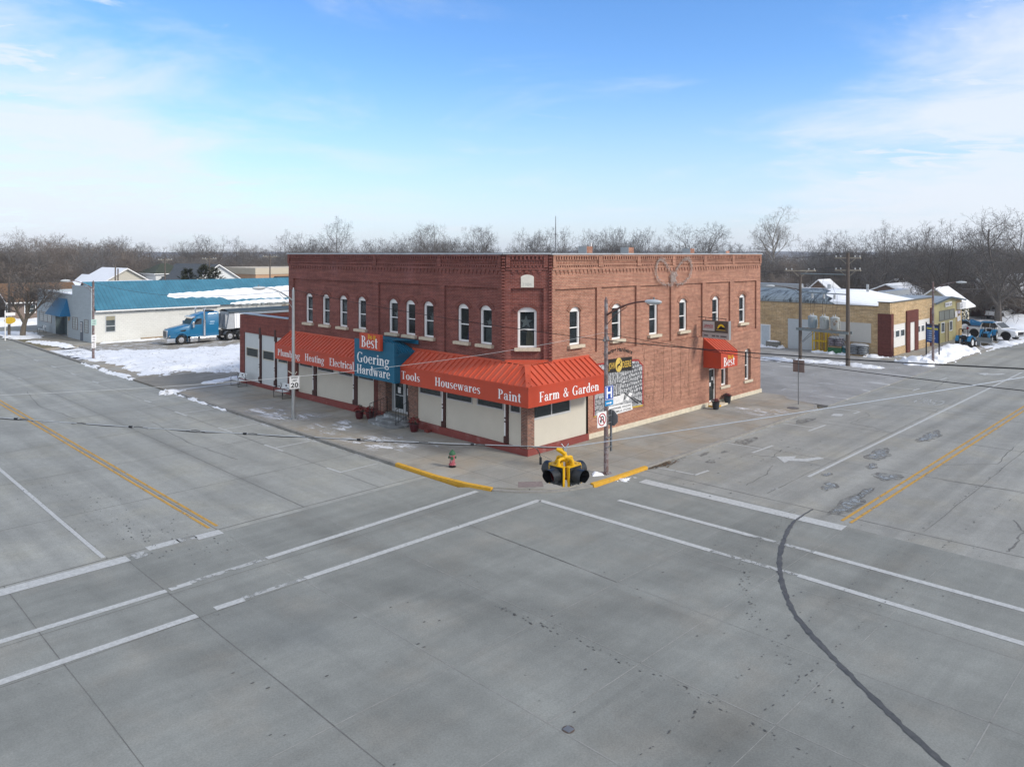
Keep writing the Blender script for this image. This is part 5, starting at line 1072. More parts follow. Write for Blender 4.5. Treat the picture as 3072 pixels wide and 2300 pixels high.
pot((15.80, -.78, 0), .22, .46, .66, 'black pot with dried red flowers in front of the side door step', pbk, lf2, fl2, GP)
pot((17.98, -.35, 0), .22, .46, .66, 'black pot with dried red flowers against the wall below the small side window', pbk, lf2, fl2, GP)
b = MB(); b.box(-.42, 6.92, 0, -.18, 7.2, .16); tag(b.build('paving_block', M['plinth'], bevel=.01), 'small red block on the pavement next to the pot right of the steps', 'block')
# benches
def bench(loc, label, group='white benches', ang=0):
    t = thing('bench', label, 'bench', loc, ang, group)
    w = mat('bench_white', (.62, .64, .64), .6, var=.12)
    b = MB(); [b.box(-.56+.0, -.55, .43, -.10, .55, .455)] ; b.build('seat', w, t, world=False)
    b = MB(); b.hexa([(-.10, -.55, .52), (-.07, -.55, .52), (-.07, .55, .52), (-.10, .55, .52), (.06, -.55, .88), (.09, -.55, .88), (.09, .55, .88), (.06, .55, .88)]); b.build('backrest', w, t, world=False)
    for s in (-.57, .57):
        b = MB(); b.tube([(-.1, s, .9), (.05, s, .02), (-.62, s, .02), (-.62, s, .60), (-.55, s, .67), (-.2, s, .68), (-.12, s, .62), (-.1, s, .45)], .02, 6); b.build('leg_frame', M['black'], t, world=False)
    b = MB(); b.box(.0, -.06, .70, .022, .10, .80); b.v = [(v[0]-.03, v[1], v[2]) for v in b.v]; b.build('plaque', M['signblack'], t, world=False)
    return t
b0 = bench((-.62, 27.75, 0), 'white bench with black tube frame below the leftmost bay of the annex')
copy_tree(b0, loc=(-.62, 21.45, 0), label='white bench with black tube frame between the annex and the speed limit sign')
copy_tree(b0, loc=(-.65, 79.3, 0), label='white bench outside the grey building with the blue canopy')
# ------------------------------------------------ traffic light on its span wire
TX, TY = -13.70, -14.15
t = thing('traffic_light', 'yellow four-way traffic light with black visors hanging over the crossing', 'traffic light', (TX, TY, 4.70))
ym = mat('signal_yellow', (.66, .38, .01), .45, var=.06); bk = mat('signal_black', (.012, .015, .018), .38, spec=.5)
def head_mb(kind):
    """local: face towards -y at distance .29 from the pole axis"""
    b = MB()
    if kind == 'housing':
        b.box(-.185, -.27, .0, .185, -.235, .375); b.prism([(-.15, -.235, .02), (.15, -.235, .02), (.09, -.13, .04), (-.09, -.13, .04)], (0, 0, .335)); b.box(-.197, -.285, -.012, -.180, -.232, .388); b.box(.180, -.285, -.012, .197, -.232, .388); b.box(-.179, -.284, .376, .179, -.18, .387)
    elif kind == 'plate': b.box(-.178, -.295, .005, .178, -.271, .372)
    elif kind == 'visor':
        n = 26
        def Lv(a): return .235*(1-.30*max(0, -math.sin(R_(a))))
        for ra in (.162, .154):
            for k in range(n):
                a0 = -58+296*k/n; a1 = -58+296*(k+1)/n
                b.poly((ra*math.cos(R_(a0)), -.295, .19+ra*math.sin(R_(a0))), (ra*math.cos(R_(a1)), -.295, .19+ra*math.sin(R_(a1))), (ra*math.cos(R_(a1)), -.295-Lv(a1), .19+ra*math.sin(R_(a1))), (ra*math.cos(R_(a0)), -.295-Lv(a0), .19+ra*math.sin(R_(a0))))
    elif kind == 'lens': b.lathe((0, 0, 0), [(.145, 0), (.11, .03), (.03, .045)], 16); b.v = [(v[0], -.297-v[2], .19+v[1]) for v in b.v]
    elif kind == 'screw': [b.cyl((a, -.305, c), (a, -.29, c), .008, n=6) for a in (-.155, .155) for c in (.03, .345)]
    elif kind == 'arm': b.tube([(0, 0, .50), (0, -.16, .50), (0, -.20, .485), (0, -.21, .45), (0, -.21, .36)], .034, 10); b.cyl((0, -.21, .375), (0, -.21, .42), .055, n=10)
    return b
for a in (0, 90, 180, 270):
    def add(kind, m, par, sm=False):
        mb = head_mb(kind); mb.v = [(TX+v[0]*math.cos(R_(a))-v[1]*math.sin(R_(a)), TY+v[0]*math.sin(R_(a))+v[1]*math.cos(R_(a)), 4.70+v[2]) for v in mb.v]; return mb.build({'housing': 'signal_head'}.get(kind, kind), m, par, smooth=sm)
    h = add('housing', ym, t); add('plate', bk, h); add('visor', bk, h, True); add('lens', mat('dark_red_lens', (.05, .004, .006), .3), h, True); add('screw', M['chrome'], h); add('arm', ym, h, True)
Z0 = 4.70
b = MB(); b.lathe((TX, TY, Z0), [(.05, .43), (.06, .46), (.06, .54), (.05, .56), (.035, .58)], 12); b.tube([(TX, TY, Z0+.54), (TX-.01, TY+.01, Z0+.60), (TX-.07, TY+.06, Z0+.66), (TX-.14, TY+.12, Z0+.69)], [.045, .055, .055, .03], 8); b.build('hub', ym, t, smooth=True)
b = MB(); b.cyl((TX, TY, Z0+.55), (TX, TY, Z0+.72), .03, n=8); b.box(TX-.05, TY-.02, Z0+.66, TX+.05, TY+.02, Z0+.71); b.tube([(TX-.06, TY+.05, Z0+.80), (TX, TY, Z0+.70), (TX+.06, TY-.05, Z0+.80)], .013, 6); b.build('clamp', M['galv'], t)
b = MB(); b.box(TX-.235, TY-.02, Z0+.05, TX+.235, TY+.02, Z0+.08); b.box(TX-.02, TY-.235, Z0+.051, TX+.02, TY+.235, Z0+.081); b.build('brace', mat('orange_brace', (.40, .16, .03), .6), t)
b = MB(); b.tube([(TX-.50, TY+.45, Z0+.74), (TX-.44, TY+.40, Z0+.70), (TX-.40, TY+.37, Z0+.62), (TX-.38, TY+.35, Z0+.50)], .010, 5); b.cyl((TX-.38, TY+.35, Z0+.52), (TX-.38, TY+.35, Z0+.37), .026, n=8); b.tube([(TX-.39, TY+.36, Z0+.6), (TX-.33, TY+.31, Z0+.55), (TX-.2, TY+.2, Z0+.46)], .007, 5); b.build('cable_plug', bk, t)
# wires
wb = mat('black_cable', (.012, .012, .014), .5); wg = mat('steel_cable', (.40, .42, .43), .4, metal=.5, var=.15, scale=20)
def sagline(a, c, sag, n=28): a, c = Vector(a), Vector(c); return [a.lerp(c, k/n) - Vector((0, 0, sag*4*(k/n)*(1-k/n))) for k in range(n+1)]
def wire(pts, r, m, label, name='cable', cat='cable', group='overhead cables'):
    b = MB(); b.tube(pts, r, 5); return tag(b.build(name, m), label, cat, group)
PNW = (-25.0, -3.0, 6.42); PSE = (-4.0, -24.0, 7.6); TL = (TX, TY, 5.42)
s1 = sagline(PNW, TL, .12, 40); q = random.Random(2)
t = thing('span_cable', 'grey span cable with black wraps that carries the traffic light', 'cable', TL, 0, 'overhead cables')
b = MB(); b.tube(s1, .010, 6); b.build('wire', wg, t)
b = MB()
for k in range(5, 38, 3):
    p, c = s1[k], s1[k+1]; b.tube([p + Vector((0, 0, -.012)), (p+c)/2 + Vector((0, 0, .012)), c + Vector((0, 0, -.01))], .010, 5)
    if k % 2: b.tube([p, p.lerp(c, .18)], .024, 6)
b.tube([p + Vector((q.uniform(-.015, .015), q.uniform(-.015, .015), -.018+q.uniform(-.012, .018))) for p in s1], .008, 5); b.build('wrap', wb, t)
b = MB(); b.tube(sagline(TL, PSE, .04), .009, 6); b.build('wire', mat('pale_cable', (.50, .54, .58), .4, metal=.3, var=.1, scale=20), t)
RLA = Vector((.32, -4.30, 5.75)); LLA = Vector((-3.72, 15, 7.40))
wire(sagline(LLA, RLA, .18), .014, wb, 'thin black cable between the silver lamp and the rusty corner lamp')
wire(sagline(RLA, (-4.0, -24, 6.9), .14), .018, wb, 'black cable running right from the corner lamp, the upper of two')
wire(sagline((.32, -4.30, 6.05), (-4.0, -24, 6.2), .20), .011, wb, 'black cable running right from the corner lamp, the lower of two')
wire(sagline(PNW, (.32, -4.38, 6.1), .55), .006, wg, 'thin pale wire crossing in front of the speed limit sign up to the corner lamp')
wire(sagline((-3.8, 50.4, 6.9), (-3.72, 15, 7.40), .75), .013, wb, 'sagging cable between the silver lamp and the lamp by the white block building')
for z, lab in ((5.98, 'insulator'),):
    b = MB(); b.box(.14, -4.42, 5.72, .50, -4.34, 5.80); b.cyl((.2, -4.38, 5.7), (.2, -4.38, 5.9), .035, n=8); b.cyl((.46, -4.38, 5.7), (.46, -4.38, 5.9), .035, n=8); b.build('cable_bracket', M['signback'], lampR)
# ================================================================== TRANSFORMER RACK BY THE YARD
P1, P2 = Vector((41.02, 5.2, -.06)), Vector((40.26, .71, -.06))
def pole(loc, h, label, r=.17, arms=(), m=None, group='utility poles', along=(1, 0), name='utility_pole', aw=1.15):
    t = thing(name, label, 'utility pole', loc, 0, group); x, y, z = loc
    b = MB(); b.tube([(x, y, z), (x, y, z+h)], [r, r*.72], 10); b.build('pole', m or M['wood'], t, smooth=True)
    for zz in arms:
        b = MB(); ax, ay = along; b.hexa([(x-ax*aw+s*ay*.06, y-ay*aw+s*ax*.06, zz) if k < 0 else (x+ax*aw+s*ay*.06, y+ay*aw+s*ax*.06, zz) for k, s in ((-1, -1), (1, -1), (1, 1), (-1, 1))] + [(x-ax*aw+s*ay*.06, y-ay*aw+s*ax*.06, zz+.12) if k < 0 else (x+ax*aw+s*ay*.06, y+ay*aw+s*ax*.06, zz+.12) for k, s in ((-1, -1), (1, -1), (1, 1), (-1, 1))])
        for s in (-1, 1): b.tube([(x, y, zz-.55), (x+ax*.6*s, y+ay*.6*s, zz)], .03, 5)
        b.build('crossarm', mat('crossarm_wood', (.30, .27, .22), .85, var=.2), t)
        for s in (-1, -.6, .6, 1): i = MB(); i.lathe((x+ax*aw*.93*s, y+ay*aw*.93*s, zz+.12), [(.04, 0), (.06, .03), (.05, .08), (.06, .10), (.03, .15)], 8); i.build('insulator', mat('insulator', (.50, .52, .52), .4), t)
    return t
DD = (P2-P1); DD.z = 0; DL = DD.length; du = DD/DL
p1 = pole(tuple(P1), 7.6, 'wooden pole nearer the brick store, the shorter one carrying the transformer platform', .16, (7.98-.1,), along=(.55, -.83), aw=1.3)
p2 = pole(tuple(P2), 9.6, 'tall wooden pole with crossarms on the right of the transformer platform', .19, (9.05, 8.0), along=(.35, -.93), aw=1.0)
pf = thing('transformer_platform', 'grey steel platform slung between the two wooden poles', 'platform', tuple((P1+P2)/2 + Vector((0, 0, 2.6))))
def across(f, off=0, z=0): p = P1 + DD*f; return Vector((p.x - du.y*off, p.y + du.x*off, z))
b = MB()
for s in (-.32, .32): 
    a, c = across(-.04, s, 2.62), across(1.05, s, 2.62); o = Vector((-du.y, du.x, 0))*.05; b.hexa([a-o, c-o, c+o, a+o, a-o+Vector((0, 0, .22)), c-o+Vector((0, 0, .22)), c+o+Vector((0, 0, .22)), a+o+Vector((0, 0, .22))])
b.build('beam', mat('dull_steel', (.22, .26, .27), .5, metal=.3, var=.2), pf)
b = MB(); o = Vector((-du.y, du.x, 0))*.28; a, c = across(.14, 0, 2.845), across(.93, 0, 2.845); b.hexa([a-o, c-o, c+o, a+o] + [q+Vector((0, 0, .05)) for q in (a-o, c-o, c+o, a+o)]); b.build('deck', mat('plank_deck', (.33, .28, .22), .85, var=.25), pf)
b = MB()
for f0, f1 in ((.04, .30), (.98, .70)):
    for s in (-.3, .3): b.cyl(across(f0, s*.4, 1.55), across(f1, s, 2.62), .028, n=6)
b.build('brace', M['signback'], pf)
for z, nm in ((6.03, 'rail'), (7.68, 'rail')):
    b = MB(); b.cyl(across(0, .1, z), across(1, .1, z-.05 if z < 7 else z), .055, n=6); b.build('rail', mat('dull_steel', (.2,)*3), pf)
TM = mat('transformer_grey', (.26, .33, .37), .5, var=.15, scale=3, col2=(.40, .42, .42), scale2=2, thr=(.5, .6)); TM2 = mat('transformer_chalky', (.40, .44, .44), .55, var=.2, scale=4, col2=(.22, .25, .22), scale2=4, thr=(.55, .62)); TM3 = mat('transformer_rusty', (.38, .41, .40), .55, var=.2, scale=4, col2=(.24, .15, .09), scale2=2.5, thr=(.5, .62))
for f, m, lab in ((.27, TM, 'grey-blue pole transformer, the cleanest of three on the platform'), (.52, TM2, 'chalky grey pole transformer between the two others on the platform'), (.74, TM3, 'rust-stained pole transformer on the platform next to the tall pole')):
    p = across(f, 0, 2.895); t = thing('transformer', lab, 'transformer', tuple(p), 0, 'pole transformers on the platform'); b = MB(); b.lathe(p, [(.36, 0), (.38, .04), (.38, .95), (.40, .97), (.40, 1.02), (.36, 1.06), (.20, 1.12)], 18); b.build('tank', m, t, smooth=True)
    b = MB(); [b.box(p.x+.37*math.cos(R_(a))-.03, p.y+.37*math.sin(R_(a))-.03, p.z+.1, p.x+.46*math.cos(R_(a))+.03, p.y+.46*math.sin(R_(a))+.03, p.z+.8) for a in (150, 190, 230, 270, 310)]; b.build('cooling_fin', m, t)
    b = MB(); b.cyl((p.x+.1, p.y, p.z+1.1), (p.x+.1, p.y, p.z+1.32), .05, .035, 8); b.cyl((p.x-.15, p.y+.1, p.z+1.1), (p.x-.15, p.y+.1, p.z+1.28), .05, .035, 8); b.build('bushing', mat('insulator', (.5,)*3), t)
    b = MB(); b.tube([p+Vector((.1, 0, 1.3)), p+Vector((.2, -.1, 2.0)), across(f+.03, .1, 5.9)], .012, 4); b.tube([p+Vector((-.15, .1, 1.25)), p+Vector((-.2, .1, 2.2)), across(f-.04, .1, 6.0)], .012, 4); b.tube([across(f, .1, 5.98), across(f-.06, .1, 6.6), across(f-.02, .1, 7.7)], .010, 4); b.build('lead', wb, t)
    b = MB(); c = across(f, -.05, 5.55); b.box(c.x-.08, c.y-.06, c.z, c.x+.08, c.y+.06, c.z+.38); b.build('cutout_fuse', mat('insulator', (.5,)*3), t)
lamp((41.0, 5.25, 3.0), 4.0, 3.2, 3.55, 2.9, (-.55, .83), M['wood'], 'small yard lamp on a curved arm of the shorter transformer pole', r=(.02, .02), base=False, name='yard_lamp')
for (a, c, sg, lab) in (((40.3, .8, 9.5), (23.2, 14, 9.3), .5, 'power line from the tall pole to behind the brick store, upper'), ((40.3, .8, 8.4), (23.2, 13, 8.2), .4, 'power line from the tall pole to behind the brick store, lower'), ((40.3, .7, 9.5), (95, -20, 10.2), 1.2, 'power line running from the tall pole out over the right street'), ((41, 5.2, 7.9), (23.2, 16, 7.6), .4, 'line from the shorter transformer pole to the brick store'), ((40.3, .7, 4.8), (53, 0, 4.2), .15, 'service wire from the tall pole to the tan building'), ((46.2, -4.2, 6.9), (32, 18, 6.4), .5, 'wire from the rusty lamp towards the yard')):
    wire(sagline(a, c, sg), .011, wb, lab)
# ================================================================== NEIGHBOURING BUILDINGS
def mwin(mb, gm, y, x0, x1, z0, z1, f=.07, n=1, h=1):
    """flush window frame on a plane facing -y"""
    for a in ((x0, z0, x1, z0+f), (x0, z1-f, x1, z1), (x0, z0+f, x0+f, z1-f), (x1-f, z0+f, x1, z1-f)): mb.box(a[0], y-.05, a[1], a[2], y+.02, a[3])
    for k in range(1, n): x = x0+(x1-x0)*k/n; mb.box(x-.03, y-.045, z0+f, x+.03, y+.02, z1-f)
    for k in range(1, h): z = z0+(z1-z0)*k/h; mb.box(x0+f, y-.04, z-.02, x1-f, y+.02, z+.02)
    gm.poly((x0+f, y-.015, z0+f), (x1-f, y-.015, z0+f), (x1-f, y-.015, z1-f), (x0+f, y-.015, z1-f))
def turn(mb): mb.v = [(v[1], v[0], v[2]) for v in mb.v]; return mb           # plane facing -y becomes one facing -x
vg = mat('dull_window_glass', (.06, .075, .08), .15, spec=.5, var=.4, scale=1.5); gb = mat('glass_block', (.30, .36, .37), .3, var=.2, scale=4)
# ---- white block building with the blue metal roof
bb = thing('block_building', 'long white block building with a blue metal roof and grey stepped front', 'building', (10, 68, 0))
RZ, RYY, EZ = 6.36, 68.3, 3.42
b = MB(); b.box(.12, 64.02, -.1, 44, 64.3, 3.35); b.box(.1, 72.6, -.1, 44, 72.9, 3.4); b.poly((44, 64, 0), (44, 72.6, 0), (44, 72.6, 3.4), (44, 68.3, 6.2), (44, 64, 3.4)); b.build('side_wall', M['white_block'], bb)
b = MB(); b.box(-.02, 64.0, -.1, .30, 70.64, 5.85); b.box(-.03, 70.64, -.1, .28, 72.23, 4.75); b.prism([(-.03, 72.23, 2.36), (-.03, 77.13, 2.36), (-.03, 77.13, 4.87), (-.03, 72.23, 4.75)], (.31, 0, 0)); b.prism([(-.03, 77.13, -.1), (-.03, 85.2, -.1), (-.03, 85.2, 5.02), (-.03, 77.13, 4.87)], (.31, 0, 0)); b.box(.28, 84.9, -.1, 14, 85.2, 4.9); b.build('front_wall', M['grey_block'], bb)
b = MB(); b.box(-.06, 63.97, 5.853, .34, 70.68, 5.93); b.prism([(-.06, 70.7, 4.755), (-.06, 85.24, 5.03), (-.06, 85.24, 5.10), (-.06, 70.7, 4.83)], (.40, 0, 0)); b.build('coping', mat('grey_coping', (.34, .37, .39), .6), bb)
RB = seam_metal('blue_roof_sheet', (.058, .195, .27), 0, .42)
b = MB(); b.poly((.33, 63.55, EZ), (44, 63.55, EZ-.1), (44, RYY, RZ-.15), (.33, RYY, RZ)); b.poly((.33, 73.1, EZ), (44, 73.1, EZ-.1), (44, RYY, RZ-.15), (.33, RYY, RZ)); b.build('metal_roof', RB, bb)
b = MB(); b.box(.33, RYY-.12, RZ-.05, 44, RYY+.12, RZ+.02) if 0 else None; b.prism([(.3, 63.52, EZ-.02), (.3, 63.60, EZ-.02), (.3, 63.60, EZ-.16), (.3, 63.52, EZ-.16)], (13.5, 0, 0)); [b.box(.8+1.1*k, 63.6, EZ-.22, .9+1.1*k, 64.02, EZ-.1) for k in range(12)]; b.build('fascia_board', M['white'], bb)
b = MB(); b.poly((.3, 72.9, 4.5), (14, 72.9, 4.4), (14, 84.9, 4.4), (.3, 84.9, 4.5)); b.build('flat_roof', M['roofgrey'], bb)
sn = mat('roof_snow', (.82, .84, .87), .75, var=.04, scale=3, bump=.3)
b = MB(); b.poly((.32, 72.95, 4.56), (14, 72.95, 4.5), (14, 84.85, 4.5), (.32, 84.85, 4.6)); b.build('flat_roof_snow', sn, bb)
def on_roof(x, s, h=.0):
    """s = 0 at the eave, 1 at the ridge of the blue roof"""
    y = 63.55+(RYY-63.55)*s; k = (x-.33)/43.7; return (x, y-.02*h, EZ-.1*k+(RZ-.15*k-(EZ-.1*k))*s + h)
def roof_snow(top, bot, x0, x1, name, seed, th=.07):
    q = random.Random(seed); n = 90; b = MB(); T = []; B = []
    def I(pts, x):
        for (a, c), (d, e) in zip(pts, pts[1:]):
            if a <= x <= d: return c+(e-c)*(x-a)/(d-a)
        return pts[-1][1]
    for k in range(n+1):
        x = x0+(x1-x0)*k/n; j = .018*math.sin(k*2.1)+q.uniform(-.012, .012); T.append((x, I(top, x)+j*.7)); B.append((x, I(bot, x)+j))
    for k in range(n):
        (xa, ta), (xb, tb), (_, ba), (_, bb_) = T[k], T[k+1], B[k], B[k+1]; m = .5
        b.poly(on_roof(xa, ba, .004), on_roof(xb, bb_, .004), on_roof(xb, bb_+.02, th), on_roof(xa, ba+.02, th)); b.poly(on_roof(xa, ba+.02, th), on_roof(xb, bb_+.02, th), on_roof(xb, tb-.02, th), on_roof(xa, ta-.02, th)); b.poly(on_roof(xa, ta-.02, th), on_roof(xb, tb-.02, th), on_roof(xb, tb, .004), on_roof(xa, ta, .004))
    return b.build(name, sn, bb)
roof_snow([(8.4, .42), (8.8, .49), (12, .52), (18.6, .62), (19.6, .58), (22, .62), (26, .68), (44, .7)], [(8.4, .38), (9, .33), (12, .31), (14.3, .29), (15.3, .17), (17.5, .18), (20, .19), (23.5, .15), (26, .12), (44, .1)], 8.4, 44, 'roof_snow', 4)
roof_snow([(15.1, .035), (16, .09), (18.4, .12), (20, .14), (23.5, .10), (26, .08), (44, .08)], [(15.1, .0), (44, .0)], 15.1, 44, 'eave_snow', 6)
q = random.Random(8); b = MB()
for k in range(240):
    x = 15.6+q.random()*14; l = q.uniform(.08, .42); b.tube([(x, 63.54, EZ-.04), (x, 63.54, EZ-.04-l)], [.022, .004], 4, False)
b.build('icicles', mat('ice', (.55, .58, .58), .3), bb)
f = MB(); gl = MB(); mwin(f, gl, 64.02, 1.36, 2.42, 1.0, 2.82, .09, 1, 1); f.box(1.40, 63.975, 1.62, 2.38, 64.03, 1.70); wo = f.build('side_window', M['bluefas'], bb); gl.build('pane', vg, wo); c = MB(); c.box(1.45, 63.985, 2.3, 2.33, 63.998, 2.75); c.build('blind', mat('tan_blind', (.30, .28, .20), .8), wo)
for y0, y1, z0, z1, nm in ((67.55, 70.45, 1.12, 2.42, 'front_window'), (64.85, 66.25, 1.08, 2.36, 'front_window'), (78.7, 84.2, 1.15, 2.36, 'front_window')):
    if y0 < 66: y0, y1, z0, z1 = 64.86, 66.2, .95, 2.38
    if 67 < y0 < 68: y0, y1, z0, z1 = 68.55, 70.42, 1.05, 2.40
    f = MB(); gl = MB(); mwin(f, gl, -.02, y0, y1, z0, z1, .07, 3 if y1-y0 > 3 else 2 if y1-y0 > 1.5 else 1, 5); turn(f); turn(gl); wo = f.build(nm, mat('grey_brown_trim', (.24, .22, .21), .7), bb); gl.build('pane', gb, wo)
f = MB(); f.box(-.06, 66.72, -.02, .02, 67.6, 2.06); do = f.build('front_door', mat('slate_door', (.10, .12, .15), .6), bb); f = MB(); f.box(-.075, 66.95, .95, -.058, 67.45, 1.95); f.build('door_frame', M['white'], do); f = MB(); f.poly((-.08, 67.03, 1.02), (-.08, 67.37, 1.02), (-.08, 67.37, 1.88), (-.08, 67.03, 1.88)); f.build('pane', vg, do)
b = MB(); b.box(.9, 72.23, -.05, 1.0, 77.13, 2.4); b.box(0, 72.2, -.1, 1, 72.26, 2.4); b.box(.0, 77.1, -.1, 1, 77.16, 2.4); eo = b.build('entrance_recess', mat('teal_grey_wall', (.10, .14, .155), .7), bb); b = MB(); b.box(.86, 72.6, 0, .895, 74.4, 2.2); b.build('entrance_door', mat('dark_door', (.02, .028, .03), .3), eo)
b = MB(); P = [(-.02, 72.5, 4.33), (-.02, 76.6, 4.33), (-1.15, 77.2, 2.42), (-1.15, 71.2, 2.42)]; b.poly(*P); b.poly(P[0], P[3], (-.02, 71.2, 2.42)); b.poly(P[1], P[2], (-.02, 77.2, 2.42)); b.poly(P[2], P[3], (-.02, 71.2, 2.42), (-.02, 77.2, 2.42)); b.build('entrance_awning', mat('blue_awning_sheet', (.012, .14, .29), .5, var=.08), bb)
b = MB(); b.box(-.12, 71.6, 1.9, -.02, 71.8, 2.25); b.build('wall_lamp', mat('amber_lamp', (.55, .30, .10), .5), bb); b = MB(); b.box(-.3, 77.6, 2.15, -.04, 78.2, 2.5); b.build('air_unit', M['signback'], bb)
for (x0, z0, w) in ((3.9, 2.95, 1.7), (6.6, 2.85, 1.6), (9.5, 3.0, 1.7), (9.2, 2.45, 2.2)):
    b = MB(); b.box(x0, 64.0, z0, x0+w, 64.019, z0+.18); b.build('lintel', mat('lintel_block', (.58, .59, .56), .8), bb)
b = MB(); b.cyl((7.6, 63.95, 0), (7.6, 63.95, 1.0), .03, n=6); b.cyl((8.2, 63.95, 0), (8.2, 63.95, 1.1), .03, n=6); b.build('gas_pipe', M['signback'], bb)
b = MB(); b.box(22.0, 63.9, 2.75, 25.5, 64.02, 2.95); b.build('wooden_ledge', M['lumber'], bb)
b = MB(); b.box(4.8, 63.2, -.05, 13, 63.5, .20); tag(b.build('timber_beam', M['lumber'], bevel=.02), 'long pale timber lying along the foot of the white block wall', 'timber')
# ---- tan block garage with barrel roof
tb = thing('tan_garage', 'tan block garage with a curved dark roof and red brick corner piers', 'building', (54, 6, 0))
b = MB(); b.box(48.4, 1.05, -.1, 48.7, 30, 4.53); b.box(48.4, .02, -.1, 48.7, 1.05, 4.92); b.box(48.7, 0, 2.86, 60.9, .3, 4.88); b.box(48.7, .0, -.1, 52.55, .3, .70); b.box(55.98, .0, -.1, 60.9, .3, .80); b.box(60.6, .3, 0, 60.9, 30, 4.5); b.build('wall', M['tan_brick'], tb)
b = MB(); b.box(48.32, -.06, 4.93, 48.74, 1.1, 5.0); b.box(48.74, -.06, 4.885, 60.95, .36, 4.955); b.box(48.36, 1.1, 4.535, 48.74, 30, 4.58); b.build('coping', mat('dark_tile_coping', (.14, .13, .10), .7), tb)
b = MB(); n = 14; P = []
for k in range(n+1): a = math.pi*k/n; P.append((54.6-5.9*math.cos(a), 4.5+1.25*math.sin(a)))
for (xa, za), (xb, zb) in zip(P, P[1:]): b.poly((xa, 5, za), (xb, 5, zb), (xb, 30, zb), (xa, 30, za))
def patch_roof():
    t = NT('patched_roofing'); pos = t.pos(); P = t.xyz(pos)
    s = t.noise(t.scale(pos, (.35, 1.5, .5), .12), 1.0, 7, .75, 1.2); f = t.math('FRACT', t.math('DIVIDE', P[1], .95)); seam = t.ss(t.math('ABSOLUTE', t.math('SUBTRACT', f, .5)), .44, .49)
    c = t.mix(t.ss(s, .40, .52), (.025, .033, .038), (.20, .24, .26)); c = t.mix(t.math('MULTIPLY', seam, .6), c, (.05, .06, .065)); t.put(t.b.inputs['Base Color'], c); t.b.inputs['Roughness'].default_value = .6; return t.m
b.build('barrel_roof', patch_roof(), tb)
b = MB()
for k in range(1, 15):
    (xa, za), (xb, zb) = P[k-1], P[k]; fl = lambda x: 4.62+.12*math.sin(x)
    b.poly((xa, .32, fl(xa)), (xb, .32, fl(xb)), (xb, 5.02, zb+.05), (xa, 5.02, za+.05))
    ya, yb = [5.1+.42*kk+.35*math.sin(kk*2.3) if kk < 8 else 30 for kk in (k-1, k)]
    b.poly((xa, 5.02, za+.05), (xb, 5.02, zb+.05), (xb, yb, zb+.05), (xa, ya, za+.05))
for k in range(20): y = 10+k; b.poly((54.2, y, 5.80), (54.9+.25*math.sin(k*1.7), y, 5.80), (54.9+.25*math.sin(k*1.7+1.7), y+1, 5.80), (54.2, y+1, 5.80))
b.build('roof_snow', sn, tb)
for x0, x1, y0, y1, z1, nm in ((48.34, 48.9, -.05, 1.05, 3.92, 'corner_pier'), ):
    b = MB(); b.box(48.30, -.12, -.1, 48.42, 1.08, 3.9); b.box(48.42, -.12, -.1, 48.95, -.001, 3.9); b.build(nm, M['maroon_brick'], tb)
b = MB(); b.box(52.6, -.14, -.1, 53.55, .0, 3.98); b.box(54.95, -.14, -.1, 55.95, .0, 3.98); b.box(53.55, -.14, 2.82, 54.95, 0, 3.98); b.box(60.0, -.1, -.1, 60.95, .0, 3.9); b.build('door_surround', M['maroon_brick'], tb)
wp = mat('white_panel', (.70, .69, .66), .6, var=.05)
b = MB(); b.box(53.55, -.06, .05, 54.95, .05, 2.82); b.build('front_door', wp, tb)
for x0, x1, ws in ((48.96, 52.56, ((48.98, 49.45), (49.8, 50.92), (51.2, 52.35))), (55.98, 59.98, ((56.0, 56.92), (57.3, 58.25), (58.6, 59.5)))):
    b = MB(); b.box(x0, .03, .72, x1, .1, 1.60); b.box(x0, .03, 2.30, x1, .1, 2.86); cur = x0
    for a, c in ws + ((x1, x1),):
        if a > cur: b.box(cur, .03, 1.60, a, .1, 2.30)
        cur = c
    po = b.build('window_panel', wp, tb)
    for a, c in ws: f = MB(); gl = MB(); mwin(f, gl, .05, a, c, 1.6, 2.3, .06); wo = f.build('window_frame', M['white'], po); gl.build('pane', vg, po)
def leftface(nm, y0, y1, z0, z1, m, d=.05): b = MB(); b.box(48.4-d, y0, z0, 48.401, y1, z1); return b.build(nm, m, tb)
gd = leftface('garage_door', 7.0, 9.75, -.05, 2.92, mat('garage_door_grey', (.48, .53, .56), .55, var=.05)); b = MB(); [b.box(48.335, 7.02, .1+.29*k, 48.352, 9.73, .125+.29*k) for k in range(10)]; b.build('door_rib', M['bluefas'], gd)
sd_ = leftface('side_door', 11.62, 12.68, -.05, 2.18, M['white']); b = MB(); b.box(48.335, 11.72, 0, 48.352, 12.58, 2.08); b.build('door_leaf', mat('pale_blue_door', (.50, .56, .60), .6), sd_)
leftface('wall_panel', 1.69, 4.66, 1.10, 2.94, mat('wall_panel_grey', (.52, .51, .47), .6, var=.04), .04)
for (y0, z0) in ((12.3, 5.5), ): b = MB(); b.box(54.0, 11, 5.70, 54.8, 16.5, 6.2); b.build('ridge_vent', M['galv'], tb)
b = MB(); b.cyl((54.5, 4.2, 5.6), (54.5, 4.2, 6.35), .13, n=8); b.cyl((55.5, 8.5, 5.6), (55.5, 8.5, 6.2), .2, n=8); b.build('roof_pipe', M['galv'], tb)
